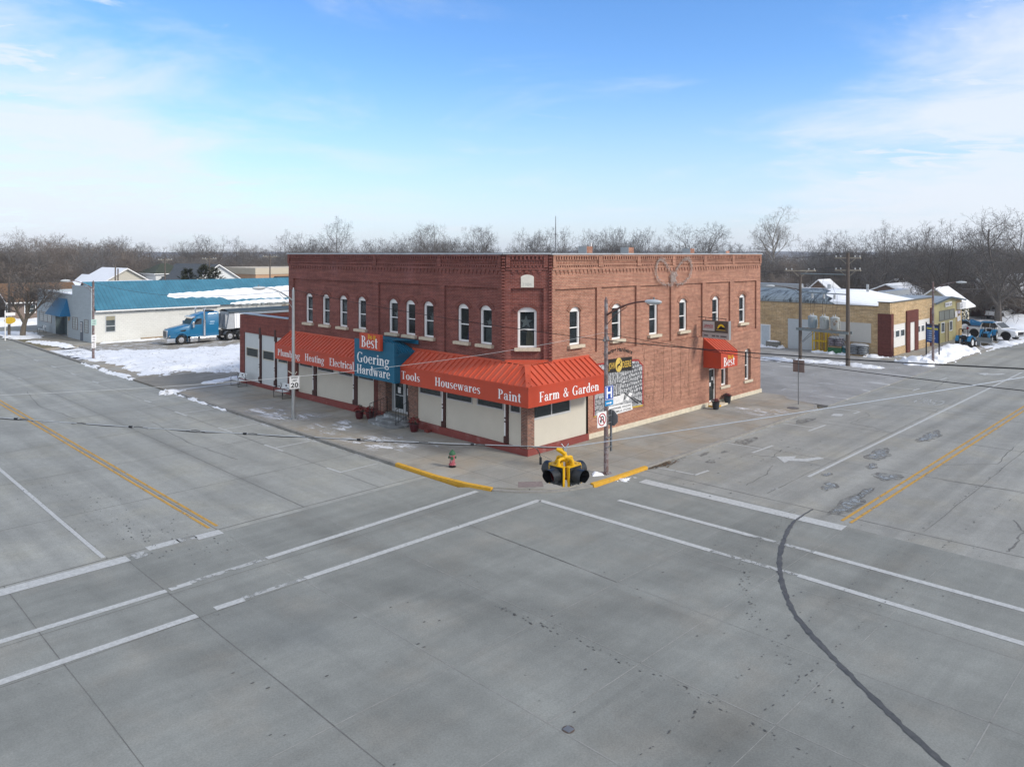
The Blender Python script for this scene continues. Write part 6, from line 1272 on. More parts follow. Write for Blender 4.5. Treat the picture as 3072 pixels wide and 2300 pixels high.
# ---- yellow metal building
yb = thing('yellow_shop', 'pale yellow metal-sided shop with a low gable and grey ribbed roof', 'building', (66, 8, 0))
ysid = seam_metal('yellow_siding', (.52, .46, .22), 0, .30, .6)
b = MB(); b.poly((60.97, 0, -.1), (69.15, 0, -.1), (69.15, 0, 4.5), (66.2, 0, 4.80), (60.97, 0, 4.36)); b.poly((60.97, 0, -.1), (60.97, 25, -.1), (60.97, 25, 4.36), (60.97, 0, 4.36)); b.build('wall', ysid, yb)
b = MB(); b.poly((69.15, -.02, -.1), (71.4, -.02, -.1), (71.4, -.02, 4.28), (69.15, -.02, 4.5)); b.poly((71.4, -.02, -.1), (71.4, 25, -.1), (71.4, 25, 4.25), (71.4, -.02, 4.25)); b.build('tan_wall', seam_metal('tan_siding', (.42, .30, .13), 0, .3, .6), yb)
b = MB(); b.poly((60.8, -.35, 4.36), (66.2, -.35, 4.84), (66.2, 25, 4.84), (60.8, 25, 4.36)); b.poly((66.2, -.35, 4.84), (71.8, -.35, 4.30), (71.8, 25, 4.30), (66.2, 25, 4.84)); b.build('ribbed_roof', seam_metal('grey_ribbed_roof', (.36, .39, .40), 1, .75, .5), yb)
b = MB(); b.prism([(60.75, -.38, 4.20), (66.2, -.38, 4.68), (66.2, -.38, 4.86), (60.75, -.38, 4.38)], (0, .04, 0)); b.prism([(66.2, -.38, 4.68), (71.85, -.38, 4.13), (71.85, -.38, 4.32), (66.2, -.38, 4.86)], (0, .04, 0)); b.build('roof_edge', mat('slate_trim', (.08, .11, .13), .6), yb)
b = MB(); b.box(62.0, 5, 4.75, 70.0, 5.8, 5.35); b.build('ridge_vent', M['galv'], yb)
f = MB(); gl = MB(); mwin(f, gl, 0, 63.0, 68.5, 2.30, 3.40, .1, 3); wo = f.build('shuttered_window', mat('grey_brown_frame', (.20, .19, .16), .7), yb); gl.build('shutter_sheet', mat('corrugated_plastic', (.24, .25, .22), .6, var=.15, scale=6, stretch=(3, 1, .3)), wo)
for x0, x1 in ((63.7, 64.9), (66.65, 67.75)): f = MB(); gl = MB(); mwin(f, gl, 0, x0, x1, 1.02, 2.14, .09); wo = f.build('window', M['white'], yb); gl.build('pane', vg, wo)
b = MB(); b.box(65.2, -.06, -.05, 66.1, .02, 2.0); do = b.build('door', mat('tan_door', (.42, .34, .20), .6), yb); b = MB(); b.box(65.95, -.09, -.05, 66.12, -.061, 2.0); b.build('door_jamb', M['brown'], do)
t = thing('sign', 'long white name board with dark letters under the gable of the yellow shop', 'sign', (66, -.06, 3.8)); b = MB(); b.prism([(64.95, -.10, 3.72), (67.3, -.10, 3.80), (67.3, -.10, 4.27), (64.95, -.10, 4.18)], (0, .06, 0)); b.build('board', M['signwhite'], t)
b = MB(); q = random.Random(4); x = 65.05
while x < 67.2:
    w = q.uniform(.09, .15)
    if abs(x-66.35) > .13: b.poly((x, -.105, 3.87), (x+w*.3, -.105, 3.87), (x+w*.3, -.105, 4.07), (x, -.105, 4.07)); b.poly((x+w*.3, -.105, 4.01 if q.random() < .5 else 3.87), (x+w, -.105, 4.01 if q.random() < .5 else 3.87), (x+w, -.105, 4.07), (x+w*.3, -.105, 4.07))
    x += w+.06
b.build('faded_lettering', mat('purple_print', (.10, .08, .14), .6), t)
t = thing('sign', 'white box sign with dark blue LS letters on the tan end of the yellow shop', 'sign', (70.5, -.2, 3.3)); b = MB(); b.box(69.4, -.35, 3.28, 71.75, -.03, 4.0); b.build('sign_box', M['signwhite'], t); b = MB(); b.add(fit(sans('LS', .42, .04), .72), lambda p: (69.62+p.x, -.356, 3.44+p.y)); b.build('lettering', mat('navy_print', (.01, .03, .10), .5), t)
for x0, z0, x1, z1, m, lab in ((68.7, 2.42, 69.5, 3.08, M['signwhite'], 'white notice with grey picture on the edge of the yellow wall'), (69.75, 2.75, 70.7, 3.08, mat('lilac_notice', (.45, .42, .55), .6), 'small lilac notice right below the LS box sign'), (69.6, 1.9, 70.05, 2.45, M['signwhite'], 'narrow white notice low on the tan wall'), (70.2, 1.95, 70.75, 2.5, mat('pale_notice', (.60, .62, .68), .6), 'pale notice beside the narrow white one on the tan wall'), (70.1, 2.55, 70.4, 2.72, M['signblack'], 'tiny dark plate between the notices on the tan wall')):
    b = MB(); b.box(x0, -.06, z0, x1, -.021, z1); tag(b.build('notice', m), lab, 'notice')
# ---- blue notice board on two posts
t = thing('notice_board', 'blue notice board with a yellow strip on two black posts in the snow bank', 'notice board', (49.6, -3.2, 0)); A, B = Vector((49.97, -2.57, 0)), Vector((49.25, -3.83, 0))
b = MB(); b.cyl(A, A+Vector((0, 0, 3.25)), .06, n=8); b.build('post', M['black'], t); b = MB(); b.cyl(B, B+Vector((0, 0, 3.25)), .06, n=8); b.build('post', M['black'], t)
def brd(mb, f0, f1, z0, z1, o, th=.03):
    d = (B-A); n = Vector((-.87, .5, 0)); p = [A+d*f0+n*o, A+d*f1+n*o]; mb.hexa([(*p[0].xy, z0), (*p[1].xy, z0), (*(p[1]+n*th).xy, z0), (*(p[0]+n*th).xy, z0), (*p[0].xy, z1), (*p[1].xy, z1), (*(p[1]+n*th).xy, z1), (*(p[0]+n*th).xy, z1)])
b = MB(); brd(b, .04, .96, 1.45, 3.1, -.02, .06); b.build('board', mat('board_blue', (.004, .05, .22), .5), t); b = MB(); brd(b, .08, .94, 2.62, 2.80, .042, .008); b.build('yellow_strip', mat('strip_yellow', (.50, .48, .08), .5), t)
b = MB()
for z, f in ((2.42, .70), (2.22, .58), (2.02, .70), (1.82, .74), (1.62, .45)): brd(b, .14, .18, z, z+.09, .042, .006); brd(b, .22, f, z, z+.09, .042, .006)
b.build('white_lines', mat('board_pale', (.35, .50, .68), .5), t); b = MB(); brd(b, .05, .95, 2.95, 3.08, .042, .006); b.build('header', M['black'], t)
# ---- goods beside the garage wall
t = thing('yellow_cage', 'yellow steel cage rack standing beside the white garage door', 'cage', (48, 6.1, 0)); b = MB()
for y in (5.55, 6.2, 6.85): [b.box(x-.04, y-.04, -.05, x+.04, y+.04, 1.95) for x in (47.5, 48.15)]
for z in (.02, .95, 1.9): [b.box(x-.035, 5.55, z, x+.035, 6.85, z+.08) for x in (47.5, 48.15)]; [b.box(47.5, y-.035, z, 48.15, y+.035, z+.08) for y in (5.55, 6.2, 6.85)]
b.build('frame', mat('cage_yellow', (.60, .40, .01), .5), t); b = MB(); [b.box(48.1, 5.6+.1*k, .05, 48.11, 5.612+.1*k, 1.9) for k in range(13)]; b.build('mesh_back', mat('cage_mesh', (.40, .28, .03), .6), t)
def bagstack(loc, w, l, h, m, label, wrapm, rows=5):
    t = thing('bag_stack', label, 'pallet of bags', loc, 0, 'wrapped bag stacks by the garage'); x, y, z = loc; q = random.Random(int(y*10)); b = MB(); b.box(x-w/2, y-l/2, z, x+w/2, y+l/2, z+.12); b.build('pallet', M['lumber'], t); b = MB()
    for k in range(rows):
        zz = z+.13+k*(h-.13)/rows; dh = (h-.13)/rows
        for i in range(2):
            for j in range(2): cx, cy = x-w/4+i*w/2+q.uniform(-.03, .03), y-l/4+j*l/2+q.uniform(-.03, .03); b.blob((cx, cy, zz+dh*.5), (w*.27, l*.29, dh*.62), 10, 6, .04, int(k*7+i*3+j))
    b.build('bags', m, t, smooth=True)
    if wrapm: b = MB(); b.blob((x, y, z+h-.05), (w*.56, l*.56, .16), 14, 5, .08, 3); b.build('torn_wrap', wrapm, t, smooth=True)
wr_ = mat('plastic_wrap', (.33, .35, .37), .3, var=.3, scale=6); 
bagstack((47.6, 2.45, -.06), 1.1, 1.5, 1.05, mat('grey_bags', (.22, .24, .26), .45, var=.3, scale=5), 'tall stack of grey wrapped bags nearest the brick corner pier', wr_)
bagstack((47.6, 4.6, .55), 1.05, 1.25, .95, mat('purple_grey_bags', (.20, .18, .21), .45, var=.3, scale=5), 'grey and purple wrapped bags on top of the green crate stack', wr_, 4)
bagstack((47.7, 3.65, -.06), .9, .7, .75, mat('teal_bags', (.05, .20, .22), .45, var=.35, scale=5), 'short teal bag stack behind the tall pole', wr_, 4)
t = thing('green_crate', 'long green crate under the purple wrapped bags', 'crate', (47.6, 4.6, -.06)); b = MB(); b.box(47.1, 3.98, -.05, 48.1, 5.22, .54); b.build('body', mat('crate_green', (.03, .13, .06), .6), t, bevel=.02); b = MB(); [b.box(47.08, 3.99, .06+.13*k, 47.1, 5.21, .11+.13*k) for k in range(4)]; b.build('rib', mat('crate_green_rib', (.04, .17, .08), .6), t)
t = thing('wooden_box', 'weathered wooden box with snow on it beside the pale side door', 'box', (48.0, 11.1, 0)); b = MB(); b.box(47.5, 10.5, -.05, 48.3, 11.7, .55); b.build('body', mat('grey_planks', (.20, .20, .18), .85, var=.3, scale=6, stretch=(1, 1, 6)), t); b = MB(); b.blob((47.9, 11.1, .55), (.45, .65, .10), 12, 4, .1, 2); b.build('snow_cap', M['snow'], t, smooth=True)
b = MB(); b.box(47.6, .95, -.05, 48.2, 1.6, .10); tag(b.build('pallet', M['lumber']), 'low snowy pallet at the foot of the brick corner pier', 'pallet')
b = MB(); b.blob((47.9, 1.28, .11), (.36, .40, .06), 10, 4, .1, 5); tag(b.build('snow_cap', M['snow'], smooth=True), 'snow lying on the low pallet by the corner pier', 'snow')
# ================================================================== VEHICLES
def wheel(parent, c, r, w, axis, rimm, name='wheel', hub=.55, dual=False, local=False):
    """axis 0: axle along x, 1: along y"""
    x, y, z = c; n = 24
    def orient(mb): mb.v = [(x+v[2], y+v[0], z+v[1]) if axis == 0 else (x+v[0], y+v[2], z+v[1]) for v in mb.v]; return mb
    b = MB(); b.lathe((0, 0, 0), [(r*hub, -w/2), (r*.93, -w/2), (r, -w*.34), (r, w*.34), (r*.93, w/2), (r*hub, w/2)], n); t = orient(b).build(name, M['rubber'], parent, smooth=True, world=not local)
    b = MB(); b.lathe((0, 0, 0), [(r*hub*1.02, -w/2-.004), (r*hub*.86, -w/2+.01), (r*.40, -w/2+.06), (r*.16, -w/2+.02), (r*.14, -w/2-.04), (.01, -w/2-.05)], n); b.lathe((0, 0, 0), [(r*hub*1.02, w/2+.004), (r*hub*.86, w/2-.01), (r*.40, w/2-.06), (r*.16, w/2-.02), (r*.14, w/2+.04), (.01, w/2+.05)], n); rm = orient(b).build('rim', rimm, t, smooth=True, world=not local)
    b = MB()
    for s in (-1, 1):
        for k in range(10): a = 2*math.pi*k/10; b.cyl((r*.30*math.cos(a), r*.30*math.sin(a), s*(w/2-.062)), (r*.30*math.cos(a), r*.30*math.sin(a), s*(w/2-.02)), r*.05, n=6)
    orient(b).build('rim_hole', M['signback'], t, world=not local); return t
# ---- blue semi truck heading towards -x
TXO, TYC, TZ = 6.2, 57.0, -.045
tr = thing('semi_truck', 'blue semi truck with chrome exhaust stacks and sleeper cab parked by the white wall', 'truck', (TXO, TYC, TZ))
W2 = 1.22
def loft(rings):
    b = MB(); n = len(rings[0]); 
    for r in rings: b.v += [tuple(p) for p in r]
    for k in range(len(rings)-1):
        for j in range(n): b.f.append((k*n+j, k*n+(j+1) % n, (k+1)*n+(j+1) % n, (k+1)*n+j))
    b.f.append(tuple(range(n))[::-1]); b.f.append(tuple(range((len(rings)-1)*n, len(rings)*n))); return b
def ringx(x, w, z0, z1, r=.15): return [(TXO+x, TYC-w, TZ+z0), (TXO+x, TYC-w, TZ+z1-r), (TXO+x, TYC-w+r*.4, TZ+z1-r*.3), (TXO+x, TYC-w+r*1.3, TZ+z1), (TXO+x, TYC+w-r*1.3, TZ+z1), (TXO+x, TYC+w-r*.4, TZ+z1-r*.3), (TXO+x, TYC+w, TZ+z1-r), (TXO+x, TYC+w, TZ+z0)]
loft([ringx(-1.18, .62, .85, 1.52), ringx(-1.0, .82, .80, 1.60), ringx(-.5, .95, .80, 1.72), ringx(.3, 1.02, .85, 1.88), ringx(.95, 1.06, .85, 2.0)]).build('hood', M['trucks'], tr, smooth=True)
loft([ringx(.90, 1.08, .85, 1.98, .1), ringx(1.0, 1.09, .80, 2.05, .1), ringx(1.45, 1.06, .75, 2.84, .25), ringx(1.9, 1.08, .75, 3.02, .25), ringx(2.35, 1.12, .75, 3.10, .2), ringx(2.45, 1.2, .72, 3.14, .2), ringx(2.9, 1.22, .72, 3.26, .2), ringx(3.95, 1.22, .72, 3.28, .12)]).build('cab', M['trucks'], tr, smooth=True)
for s in (-1, 1):
    y = TYC+s*1.02; P = []
    for k in range(11): a = R_(200-220*k/10) ; P.append((TXO+.66*math.cos(a), TZ+.50+.68*math.sin(a)))
    b = MB(); 
    for (xa, za), (xb, zb) in zip(P, P[1:]): b.hexa([(xa, y-.22, za), (xb, y-.22, zb), (xb, y+.22, zb), (xa, y+.22, za), (xa*1-.0, y-.22, za+.10), (xb, y-.22, zb+.10), (xb, y+.22, zb+.10), (xa, y+.22, za+.10)])
    b.hexa([(TXO-1.05, y-.2*s-.1, TZ+.75), (TXO-.6, y-.22, TZ+.75), (TXO-.6, y+.22, TZ+.75), (TXO-1.05, y-.2*s+.1, TZ+.75), (TXO-1.05, y-.2*s-.1, TZ+1.15), (TXO-.5, y-.22, TZ+1.2), (TXO-.5, y+.22, TZ+1.2), (TXO-1.05, y-.2*s+.1, TZ+1.15)]); b.build('fender', M['trucks'], tr, smooth=True)
    b = MB(); b.poly((TXO+1.32, TYC+s*1.078, TZ+2.02), (TXO+2.15, TYC+s*1.10, TZ+2.02), (TXO+2.15, TYC+s*1.12, TZ+2.62), (TXO+1.62, TYC+s*1.09, TZ+2.62)); b.build('side_window', M['carglass'], tr)
    b = MB(); b.blob((TXO-.95, TYC+s*.84, TZ+.92), (.17, .10, .12), 10, 6); b.build('headlight', mat('headlamp', (.60, .60, .56), .15), tr, smooth=True)
    b = MB(); b.tube([(TXO+2.42, TYC+s*1.16, TZ+.75), (TXO+2.42, TYC+s*1.16, TZ+3.45), (TXO+2.44, TYC+s*1.16, TZ+3.58), (TXO+2.58, TYC+s*1.16, TZ+3.68)], .085, 10); b.tube([(TXO+2.42, TYC+s*1.20, TZ+.8), (TXO+2.42, TYC+s*1.20, TZ+2.5)], .125, 12); b.build('exhaust_stack', M['chrome'], tr, smooth=True)
    b = MB(); b.tube([(TXO+1.95, TYC+s*1.02, TZ+.52), (TXO+3.65, TYC+s*1.02, TZ+.52)], .30, 18); b.build('fuel_tank', M['chrome'], tr, smooth=True)
    b = MB(); b.box(TXO+.92, TYC+s*1.02-.18, TZ+.22, TXO+1.75, TYC+s*1.02+.18, TZ+.72); b.build('step_box', M['chrome'], tr, bevel=.03)
    b = MB(); b.box(TXO+1.10, TYC+s*1.36-.06, TZ+1.72, TXO+1.28, TYC+s*1.36+.06, TZ+2.32); b.build('mirror', M['chrome'], tr, bevel=.03); b = MB(); b.box(TXO+1.18, TYC+s*1.23-.13, TZ+1.68, TXO+1.22, TYC+s*1.23+.13, TZ+1.72); b.build('mirror_arm', M['black'], tr)
    b = MB(); b.poly((TXO-.10, TYC+s*1.022, TZ+1.48), (TXO+.55, TYC+s*1.072, TZ+1.55), (TXO+.45, TYC+s*1.07, TZ+1.38), (TXO+.1, TYC+s*1.045, TZ+1.38)); b.build('side_vent', M['black'], tr)
    wheel(tr, (TXO, TYC+s*1.02, TZ+.50), .50, .30, 1, M['chrome'])
    for x in (5.25, 6.6): wheel(tr, (TXO+x, TYC+s*.92, TZ+.50), .50, .52, 1, M['chrome'])
    b = MB(); b.poly((TXO+3.0, TYC+s*1.225, TZ+2.2), (TXO+3.5, TYC+s*1.225, TZ+2.2), (TXO+3.5, TYC+s*1.225, TZ+2.28), (TXO+3.0, TYC+s*1.225, TZ+2.28)); b.box(TXO+2.95, TYC+s*1.222-.004, TZ+1.98, TXO+3.45, TYC+s*1.222+.004, TZ+2.03); b.box(TXO+1.0, TYC+s*1.222-.004, TZ+.72, TXO+3.95, TYC+s*1.222+.004, TZ+.76); b.build('pale_stripe', mat('pale_decal', (.45, .60, .70), .5), tr)
b = MB(); b.poly((TXO+1.01, TYC-.92, TZ+2.06), (TXO+1.01, TYC+.92, TZ+2.06), (TXO+1.40, TYC+.86, TZ+2.70), (TXO+1.40, TYC-.86, TZ+2.70)); b.v = [(v[0]-.03, v[1], v[2]+.01) for v in b.v]; b.build('windscreen', M['carglass'], tr)
b = MB(); b.hexa([(TXO+1.12, TYC-.95, TZ+2.66), (TXO+1.5, TYC-1.0, TZ+2.74), (TXO+1.5, TYC+1.0, TZ+2.74), (TXO+1.12, TYC+.95, TZ+2.66), (TXO+1.12, TYC-.92, TZ+2.82), (TXO+1.5, TYC-.98, TZ+2.90), (TXO+1.5, TYC+.98, TZ+2.90), (TXO+1.12, TYC+.92, TZ+2.82)]); b.build('sun_visor', M['chrome'], tr)
b = MB(); b.box(TXO-1.26, TYC-.55, TZ+.72, TXO-1.17, TYC+.55, TZ+1.50); gr_ = b.build('grille', M['chrome'], tr, bevel=.03); b = MB(); [b.box(TXO-1.275, TYC-.47+.094*k, TZ+.78, TXO-1.258, TYC-.43+.094*k, TZ+1.44) for k in range(10)]; b.build('grille_bar', M['signback'], gr_)
b = MB(); b.prism([(TXO-1.38, TYC-.9, TZ+.22), (TXO-1.38, TYC+.9, TZ+.22), (TXO-.6, TYC+1.2, TZ+.22), (TXO-.6, TYC-1.2, TZ+.22)], (0, 0, .48)); b.build('bumper', M['chrome'], tr, bevel=.04)
b = MB(); b.box(TXO+.5, TYC-.42, TZ+.55, TXO+7.3, TYC+.42, TZ+.82); b.box(TXO+4.4, TYC-.5, TZ+.82, TXO+6.6, TYC+.5, TZ+1.05); b.build('chassis', M['black'], tr)
for s in (-1, 1):
    for x in (5.25, 6.6):
        b = MB(); P = [(TXO+x+.62*math.cos(R_(a)), TZ+.5+.62*math.sin(R_(a))) for a in range(20, 161, 20)]
        for (xa, za), (xb, zb) in zip(P, P[1:]): b.poly((xa, TYC+s*.92-.3, za), (xb, TYC+s*.92-.3, zb), (xb, TYC+s*.92+.3, zb), (xa, TYC+s*.92+.3, za))
        b.build('mudguard', M['signback'], tr)
b = MB(); b.box(TXO+3.0, TYC-.6, TZ+3.28, TXO+3.7, TYC+.6, TZ+3.40); b.build('roof_fairing', M['black'], tr)
# ---- trailer behind it
tl = thing('grain_trailer', 'white ribbed hopper trailer with a dark tarpaulin behind the blue truck', 'trailer', (TXO+10, TYC, TZ)); x0 = TXO+4.85
b = MB(); x1 = x0+11; y0, y1 = TYC-1.25, TYC+1.25
b.hexa([(x0+.9, y0, TZ+1.35), (x1-.6, y0, TZ+1.35), (x1-.6, y1, TZ+1.35), (x0+.9, y1, TZ+1.35), (x0+.85, y0, TZ+3.15), (x1, y0, TZ+3.15), (x1, y1, TZ+3.15), (x0+.85, y1, TZ+3.15)]); [b.box(x0+1.1+.55*k, y0-.05, TZ+1.35, x0+1.16+.55*k, y0, TZ+3.15) for k in range(18)]; b.build('body', M['carwhite'], tl)
b = MB(); b.hexa([(x0, y0+.05, TZ+1.30), (x0+.88, y0+.05, TZ+1.30), (x0+.88, y1-.05, TZ+1.30), (x0, y1-.05, TZ+1.30), (x0+.35, y0+.05, TZ+3.15), (x0+.83, y0+.05, TZ+3.15), (x0+.83, y1-.05, TZ+3.15), (x0+.35, y1-.05, TZ+3.15)]); [b.box(x0-.03, yy, TZ+1.5, x0+.3, yy+.06, TZ+2.9) for yy in (y0+.3, TYC, y1-.4)]; b.build('front_wall', mat('trailer_grey', (.40, .42, .44), .5, metal=.2), tl)
b = MB(); n = 8; P = [(y0-.06+(2.62)*k/n, TZ+3.12+.30*math.sin(math.pi*k/n)) for k in range(n+1)]
for (ya, za), (yb_, zb) in zip(P, P[1:]): b.poly((x0+.2, ya, za), (x1, ya, za), (x1, yb_, zb), (x0+.2, yb_, zb))
b.tube([(x0+.2, y0-.05, TZ+3.10), (x1, y0-.05, TZ+3.10)], .09, 8); b.build('tarpaulin', mat('dark_tarp', (.05, .07, .08), .6), tl)
for s in (-1, 1):
    for x in (8.6, 9.9): wheel(tl, (x0+x, TYC+s*.95, TZ+.5), .5, .5, 1, M['chrome'])
b = MB(); b.box(x0+.2, TYC-.5, TZ+1.08, x1-.5, TYC+.5, TZ+1.30); b.build('frame', M['black'], tl); b = MB(); b.tube([(TXO+4.0, TYC-.3, TZ+1.3), (TXO+4.4, TYC-.35, TZ+1.1), (x0+.1, TYC-.4, TZ+1.6)], .02, 5); b.build('air_hose', M['black'], tl)
# ---- white pickup: local frame nose towards -y, origin on the ground at its middle
def pickup(loc, ang, label, name='pickup_truck'):
    t = thing(name, label, 'pickup truck', loc, ang)
    def rg(y, w, z0, z1, r=.12): return [(-w, y, z0), (-w, y, z1-r), (-w+r*.5, y, z1-r*.2), (-w+r*1.5, y, z1), (w-r*1.5, y, z1), (w-r*.5, y, z1-r*.2), (w, y, z1-r), (w, y, z0)]
    B = lambda mb, nm, m, sm=False, par=t, bv=0: mb.build(nm, m, par, smooth=sm, world=False, bevel=bv)
    body = B(loft([rg(-2.9, .80, .45, .95), rg(-2.75, .94, .42, 1.08), rg(-2.0, .98, .42, 1.16), rg(-1.35, 1.0, .42, 1.22), rg(-1.3, 1.0, .42, 1.24), rg(.95, 1.0, .42, 1.22), rg(1.0, 1.0, .45, 1.22), rg(2.75, .98, .52, 1.22), rg(2.85, .95, .55, 1.2)]), 'body', M['carwhite'], True)
    B(loft([rg(-1.35, .92, 1.18, 1.24, .03), rg(-.65, .80, 1.2, 1.84, .1), rg(-.3, .78, 1.2, 1.92, .1), rg(.55, .78, 1.2, 1.92, .1), rg(.85, .80, 1.2, 1.84, .1), rg(1.02, .92, 1.18, 1.26, .03)]), 'cabin', M['carwhite'], True)
    for s in (-1, 1):
        b = MB(); b.poly((s*.935, -1.05, 1.28), (s*.935, -.12, 1.28), (s*.82, -.12, 1.80), (s*.83, -.62, 1.78)); b.poly((s*.935, -.04, 1.28), (s*.93, .80, 1.28), (s*.83, .68, 1.78), (s*.82, -.04, 1.80)); B(b, 'side_window', M['carglass'])
        b = MB(); b.box(s*1.0-.01*s, -1.05, 1.18, s*1.22, -.9, 1.36); B(b, 'mirror', M['carwhite'], bv=.02)
        for y in (-1.85, 1.62):
            wheel(t, (s*.90, y, .42), .42, .27, 0, M['black'], local=True)
            b = MB(); P = [(y+.50*math.cos(R_(a)), .42+.50*math.sin(R_(a))) for a in range(0, 181, 18)]; Q = [(y+.58*math.cos(R_(a)), .42+.58*math.sin(R_(a))) for a in range(0, 181, 18)]
            for k in range(10): b.poly((s*1.003, *P[k]), (s*1.003, *P[k+1]), (s*1.003, *Q[k+1]), (s*1.003, *Q[k]))
            b.prism([(s*1.002, p[0], p[1]) for p in P], (0, 0, 0)); B(b, 'wheel_arch', M['black'])
        b = MB(); b.blob((s*.78, -2.72, .92), (.16, .12, .09), 8, 5); B(b, 'headlight', mat('headlamp', (.6,)*3), True)
        b = MB(); b.box(s*.86-.06, 2.84, .75, s*.86+.06, 2.88, 1.1); B(b, 'tail_light', M['signred'])
        b = MB(); b.cyl((s*1.003, 2.35, 1.0), (s*1.006, 2.35, 1.0), .15, n=14); B(b, 'red_badge', M['signred'])
        b = MB(); b.box(s*1.0-.02, .3, .98, s*1.0+.02, .5, 1.02); b.box(s*1.0-.02, -.65, .98, s*1.0+.02, -.45, 1.02); B(b, 'door_handle', M['signback'])
    b = MB(); b.poly((-.80, -1.30, 1.27), (.80, -1.30, 1.27), (.70, -.68, 1.81), (-.70, -.68, 1.81)); b.v = [(v[0], v[1]-.03, v[2]+.02) for v in b.v]; B(b, 'windscreen', M['carglass'])
    b = MB(); b.poly((-.75, 1.0, 1.30), (.75, 1.0, 1.30), (.68, .9, 1.76), (-.68, .9, 1.76)); b.v = [(v[0], v[1]+.03, v[2]) for v in b.v]; B(b, 'rear_window', M['carglass'])
    b = MB(); b.box(-.55, -2.925, .62, .55, -2.86, .95); B(b, 'grille', M['black']); b = MB(); b.box(-.92, -2.98, .42, .92, -2.80, .60); B(b, 'bumper', M['chrome'], bv=.03)
    b = MB(); b.box(-.84, 1.1, 1.14, .84, 2.75, 1.228); B(b, 'bed_cover', M['black'])
    return t
pickup((73.9, -2.6, -.12), R_(-16.8), 'white pickup truck parked nose to the street beside the yellow shop')
pickup(tuple(at(3000, 113, -.15)), R_(80), 'white pickup truck far off behind the big bare tree on the right')
# ---- tractors: local frame nose towards +x
def tractor(loc, ang, label, s=1.0, loader=True, canopy=False, group='blue tractors by the yellow shop'):
    t = thing('tractor', label, 'tractor', loc, ang, group)
    def B(mb, nm, m, sm=False, bv=0): mb.v = [(v[0]*s, v[1]*s, v[2]*s) for v in mb.v]; return mb.build(nm, m, t, smooth=sm, world=False, bevel=bv)
    b = MB(); b.hexa([(.1, -.26, .55), (1.35, -.24, .55), (1.35, .24, .55), (.1, .26, .55), (.1, -.25, 1.12), (1.28, -.20, 1.0), (1.28, .20, 1.0), (.1, .25, 1.12)]); B(b, 'hood', M['tractor'], bv=.05)
    b = MB(); b.box(-.9, -.28, .42, 1.2, .28, .56); b.box(1.3, -.22, .5, 1.38, .22, .95); b.box(1.15, -.5, .30, 1.3, .5, .4); B(b, 'chassis', M['black'])
    for y in (-.62, .62):
        b = MB(); P = [(-.55+.66*math.cos(R_(a)), .60+.66*math.sin(R_(a))) for a in range(10, 171, 20)]
        for (xa, za), (xb, zb) in zip(P, P[1:]): b.hexa([(xa, y-.18, za), (xb, y-.18, zb), (xb, y+.18, zb), (xa, y+.18, za), (xa, y-.18, za+.04), (xb, y-.18, zb+.04), (xb, y+.18, zb+.04), (xa, y+.18, za+.04)])
        B(b, 'fender', M['tractor'])
    for c, r, w in (((-.55, -.64, .58), .58, .34), ((-.55, .64, .58), .58, .34), ((1.05, -.55, .36), .36, .22), ((1.05, .55, .36), .36, .22)): wheel(t, tuple(q*s for q in c), r*s, w*s, 1, M['carwhite'], local=True)
    b = MB(); b.box(-.75, -.24, .85, -.25, .24, .98); b.box(-.85, -.24, .95, -.70, .24, 1.35); B(b, 'seat', M['black'], bv=.04)
    b = MB(); b.tube([(.05, 0, 1.1), (-.12, 0, 1.28)], .02, 6); b.tube([(-.12+.16*math.cos(a)*.5, .17*math.sin(a), 1.28+.10*math.cos(a)) for a in [2*math.pi*k/12 for k in range(13)]], .015, 5); B(b, 'steering_wheel', M['black'])
    b = MB(); b.tube([(-.95, -.45, .6), (-.95, -.45, 1.95), (-.95, -.38, 2.05), (-.95, .38, 2.05), (-.95, .45, 1.95), (-.95, .45, .6)], .045, 6); B(b, 'roll_bar', M['black'])
    if canopy:
        b = MB(); b.box(-1.0, -.6, 2.06, .35, .6, 2.18); B(b, 'canopy', M['tractor'], bv=.05); b = MB(); [b.cyl((.25, y, .9), (.25, y, 2.06), .03, n=6) for y in (-.5, .5)]; B(b, 'canopy_post', M['black'])
    if loader:
        for y in (-.46, .46):
            b = MB(); b.prism([(.0, y-.05, 1.25), (.15, y-.05, 1.32), (1.25, y-.05, .95), (1.85, y-.05, .30), (1.75, y-.05, .25), (1.2, y-.05, .82)], (0, .1, 0)); b.box(-.05, y-.06, .5, .12, y+.06, 1.3); B(b, 'loader_arm', M['tractor'])
        b = MB(); b.prism([(1.80, -.80, .55), (1.75, -.80, .05), (2.35, -.80, .02), (2.30, -.80, .08), (1.85, -.80, .12), (1.86, -.80, .55)], (0, 1.6, 0)); [b.prism([(1.80, y, .55), (1.75, y, .05), (2.35, y, .02)], (0, .03, 0)) for y in (-.80, .77)]; B(b, 'bucket', mat('bucket_steel', (.33, .35, .36), .45, metal=.4))
    return t
tractor((61.9, -2.85, -.02), R_(-4), 'small blue tractor without a roof at the end of the snow bank', .90, True)
tractor((69.3, -3.05, -.04), R_(182), 'blue tractor with a blue canopy and grey loader bucket in front of the white pickup', .97, True, True)
tractor(tuple(at(2912, 93, -.1)), R_(-75), 'blue tractor half hidden behind the bed of the white pickup', 1.15, True)
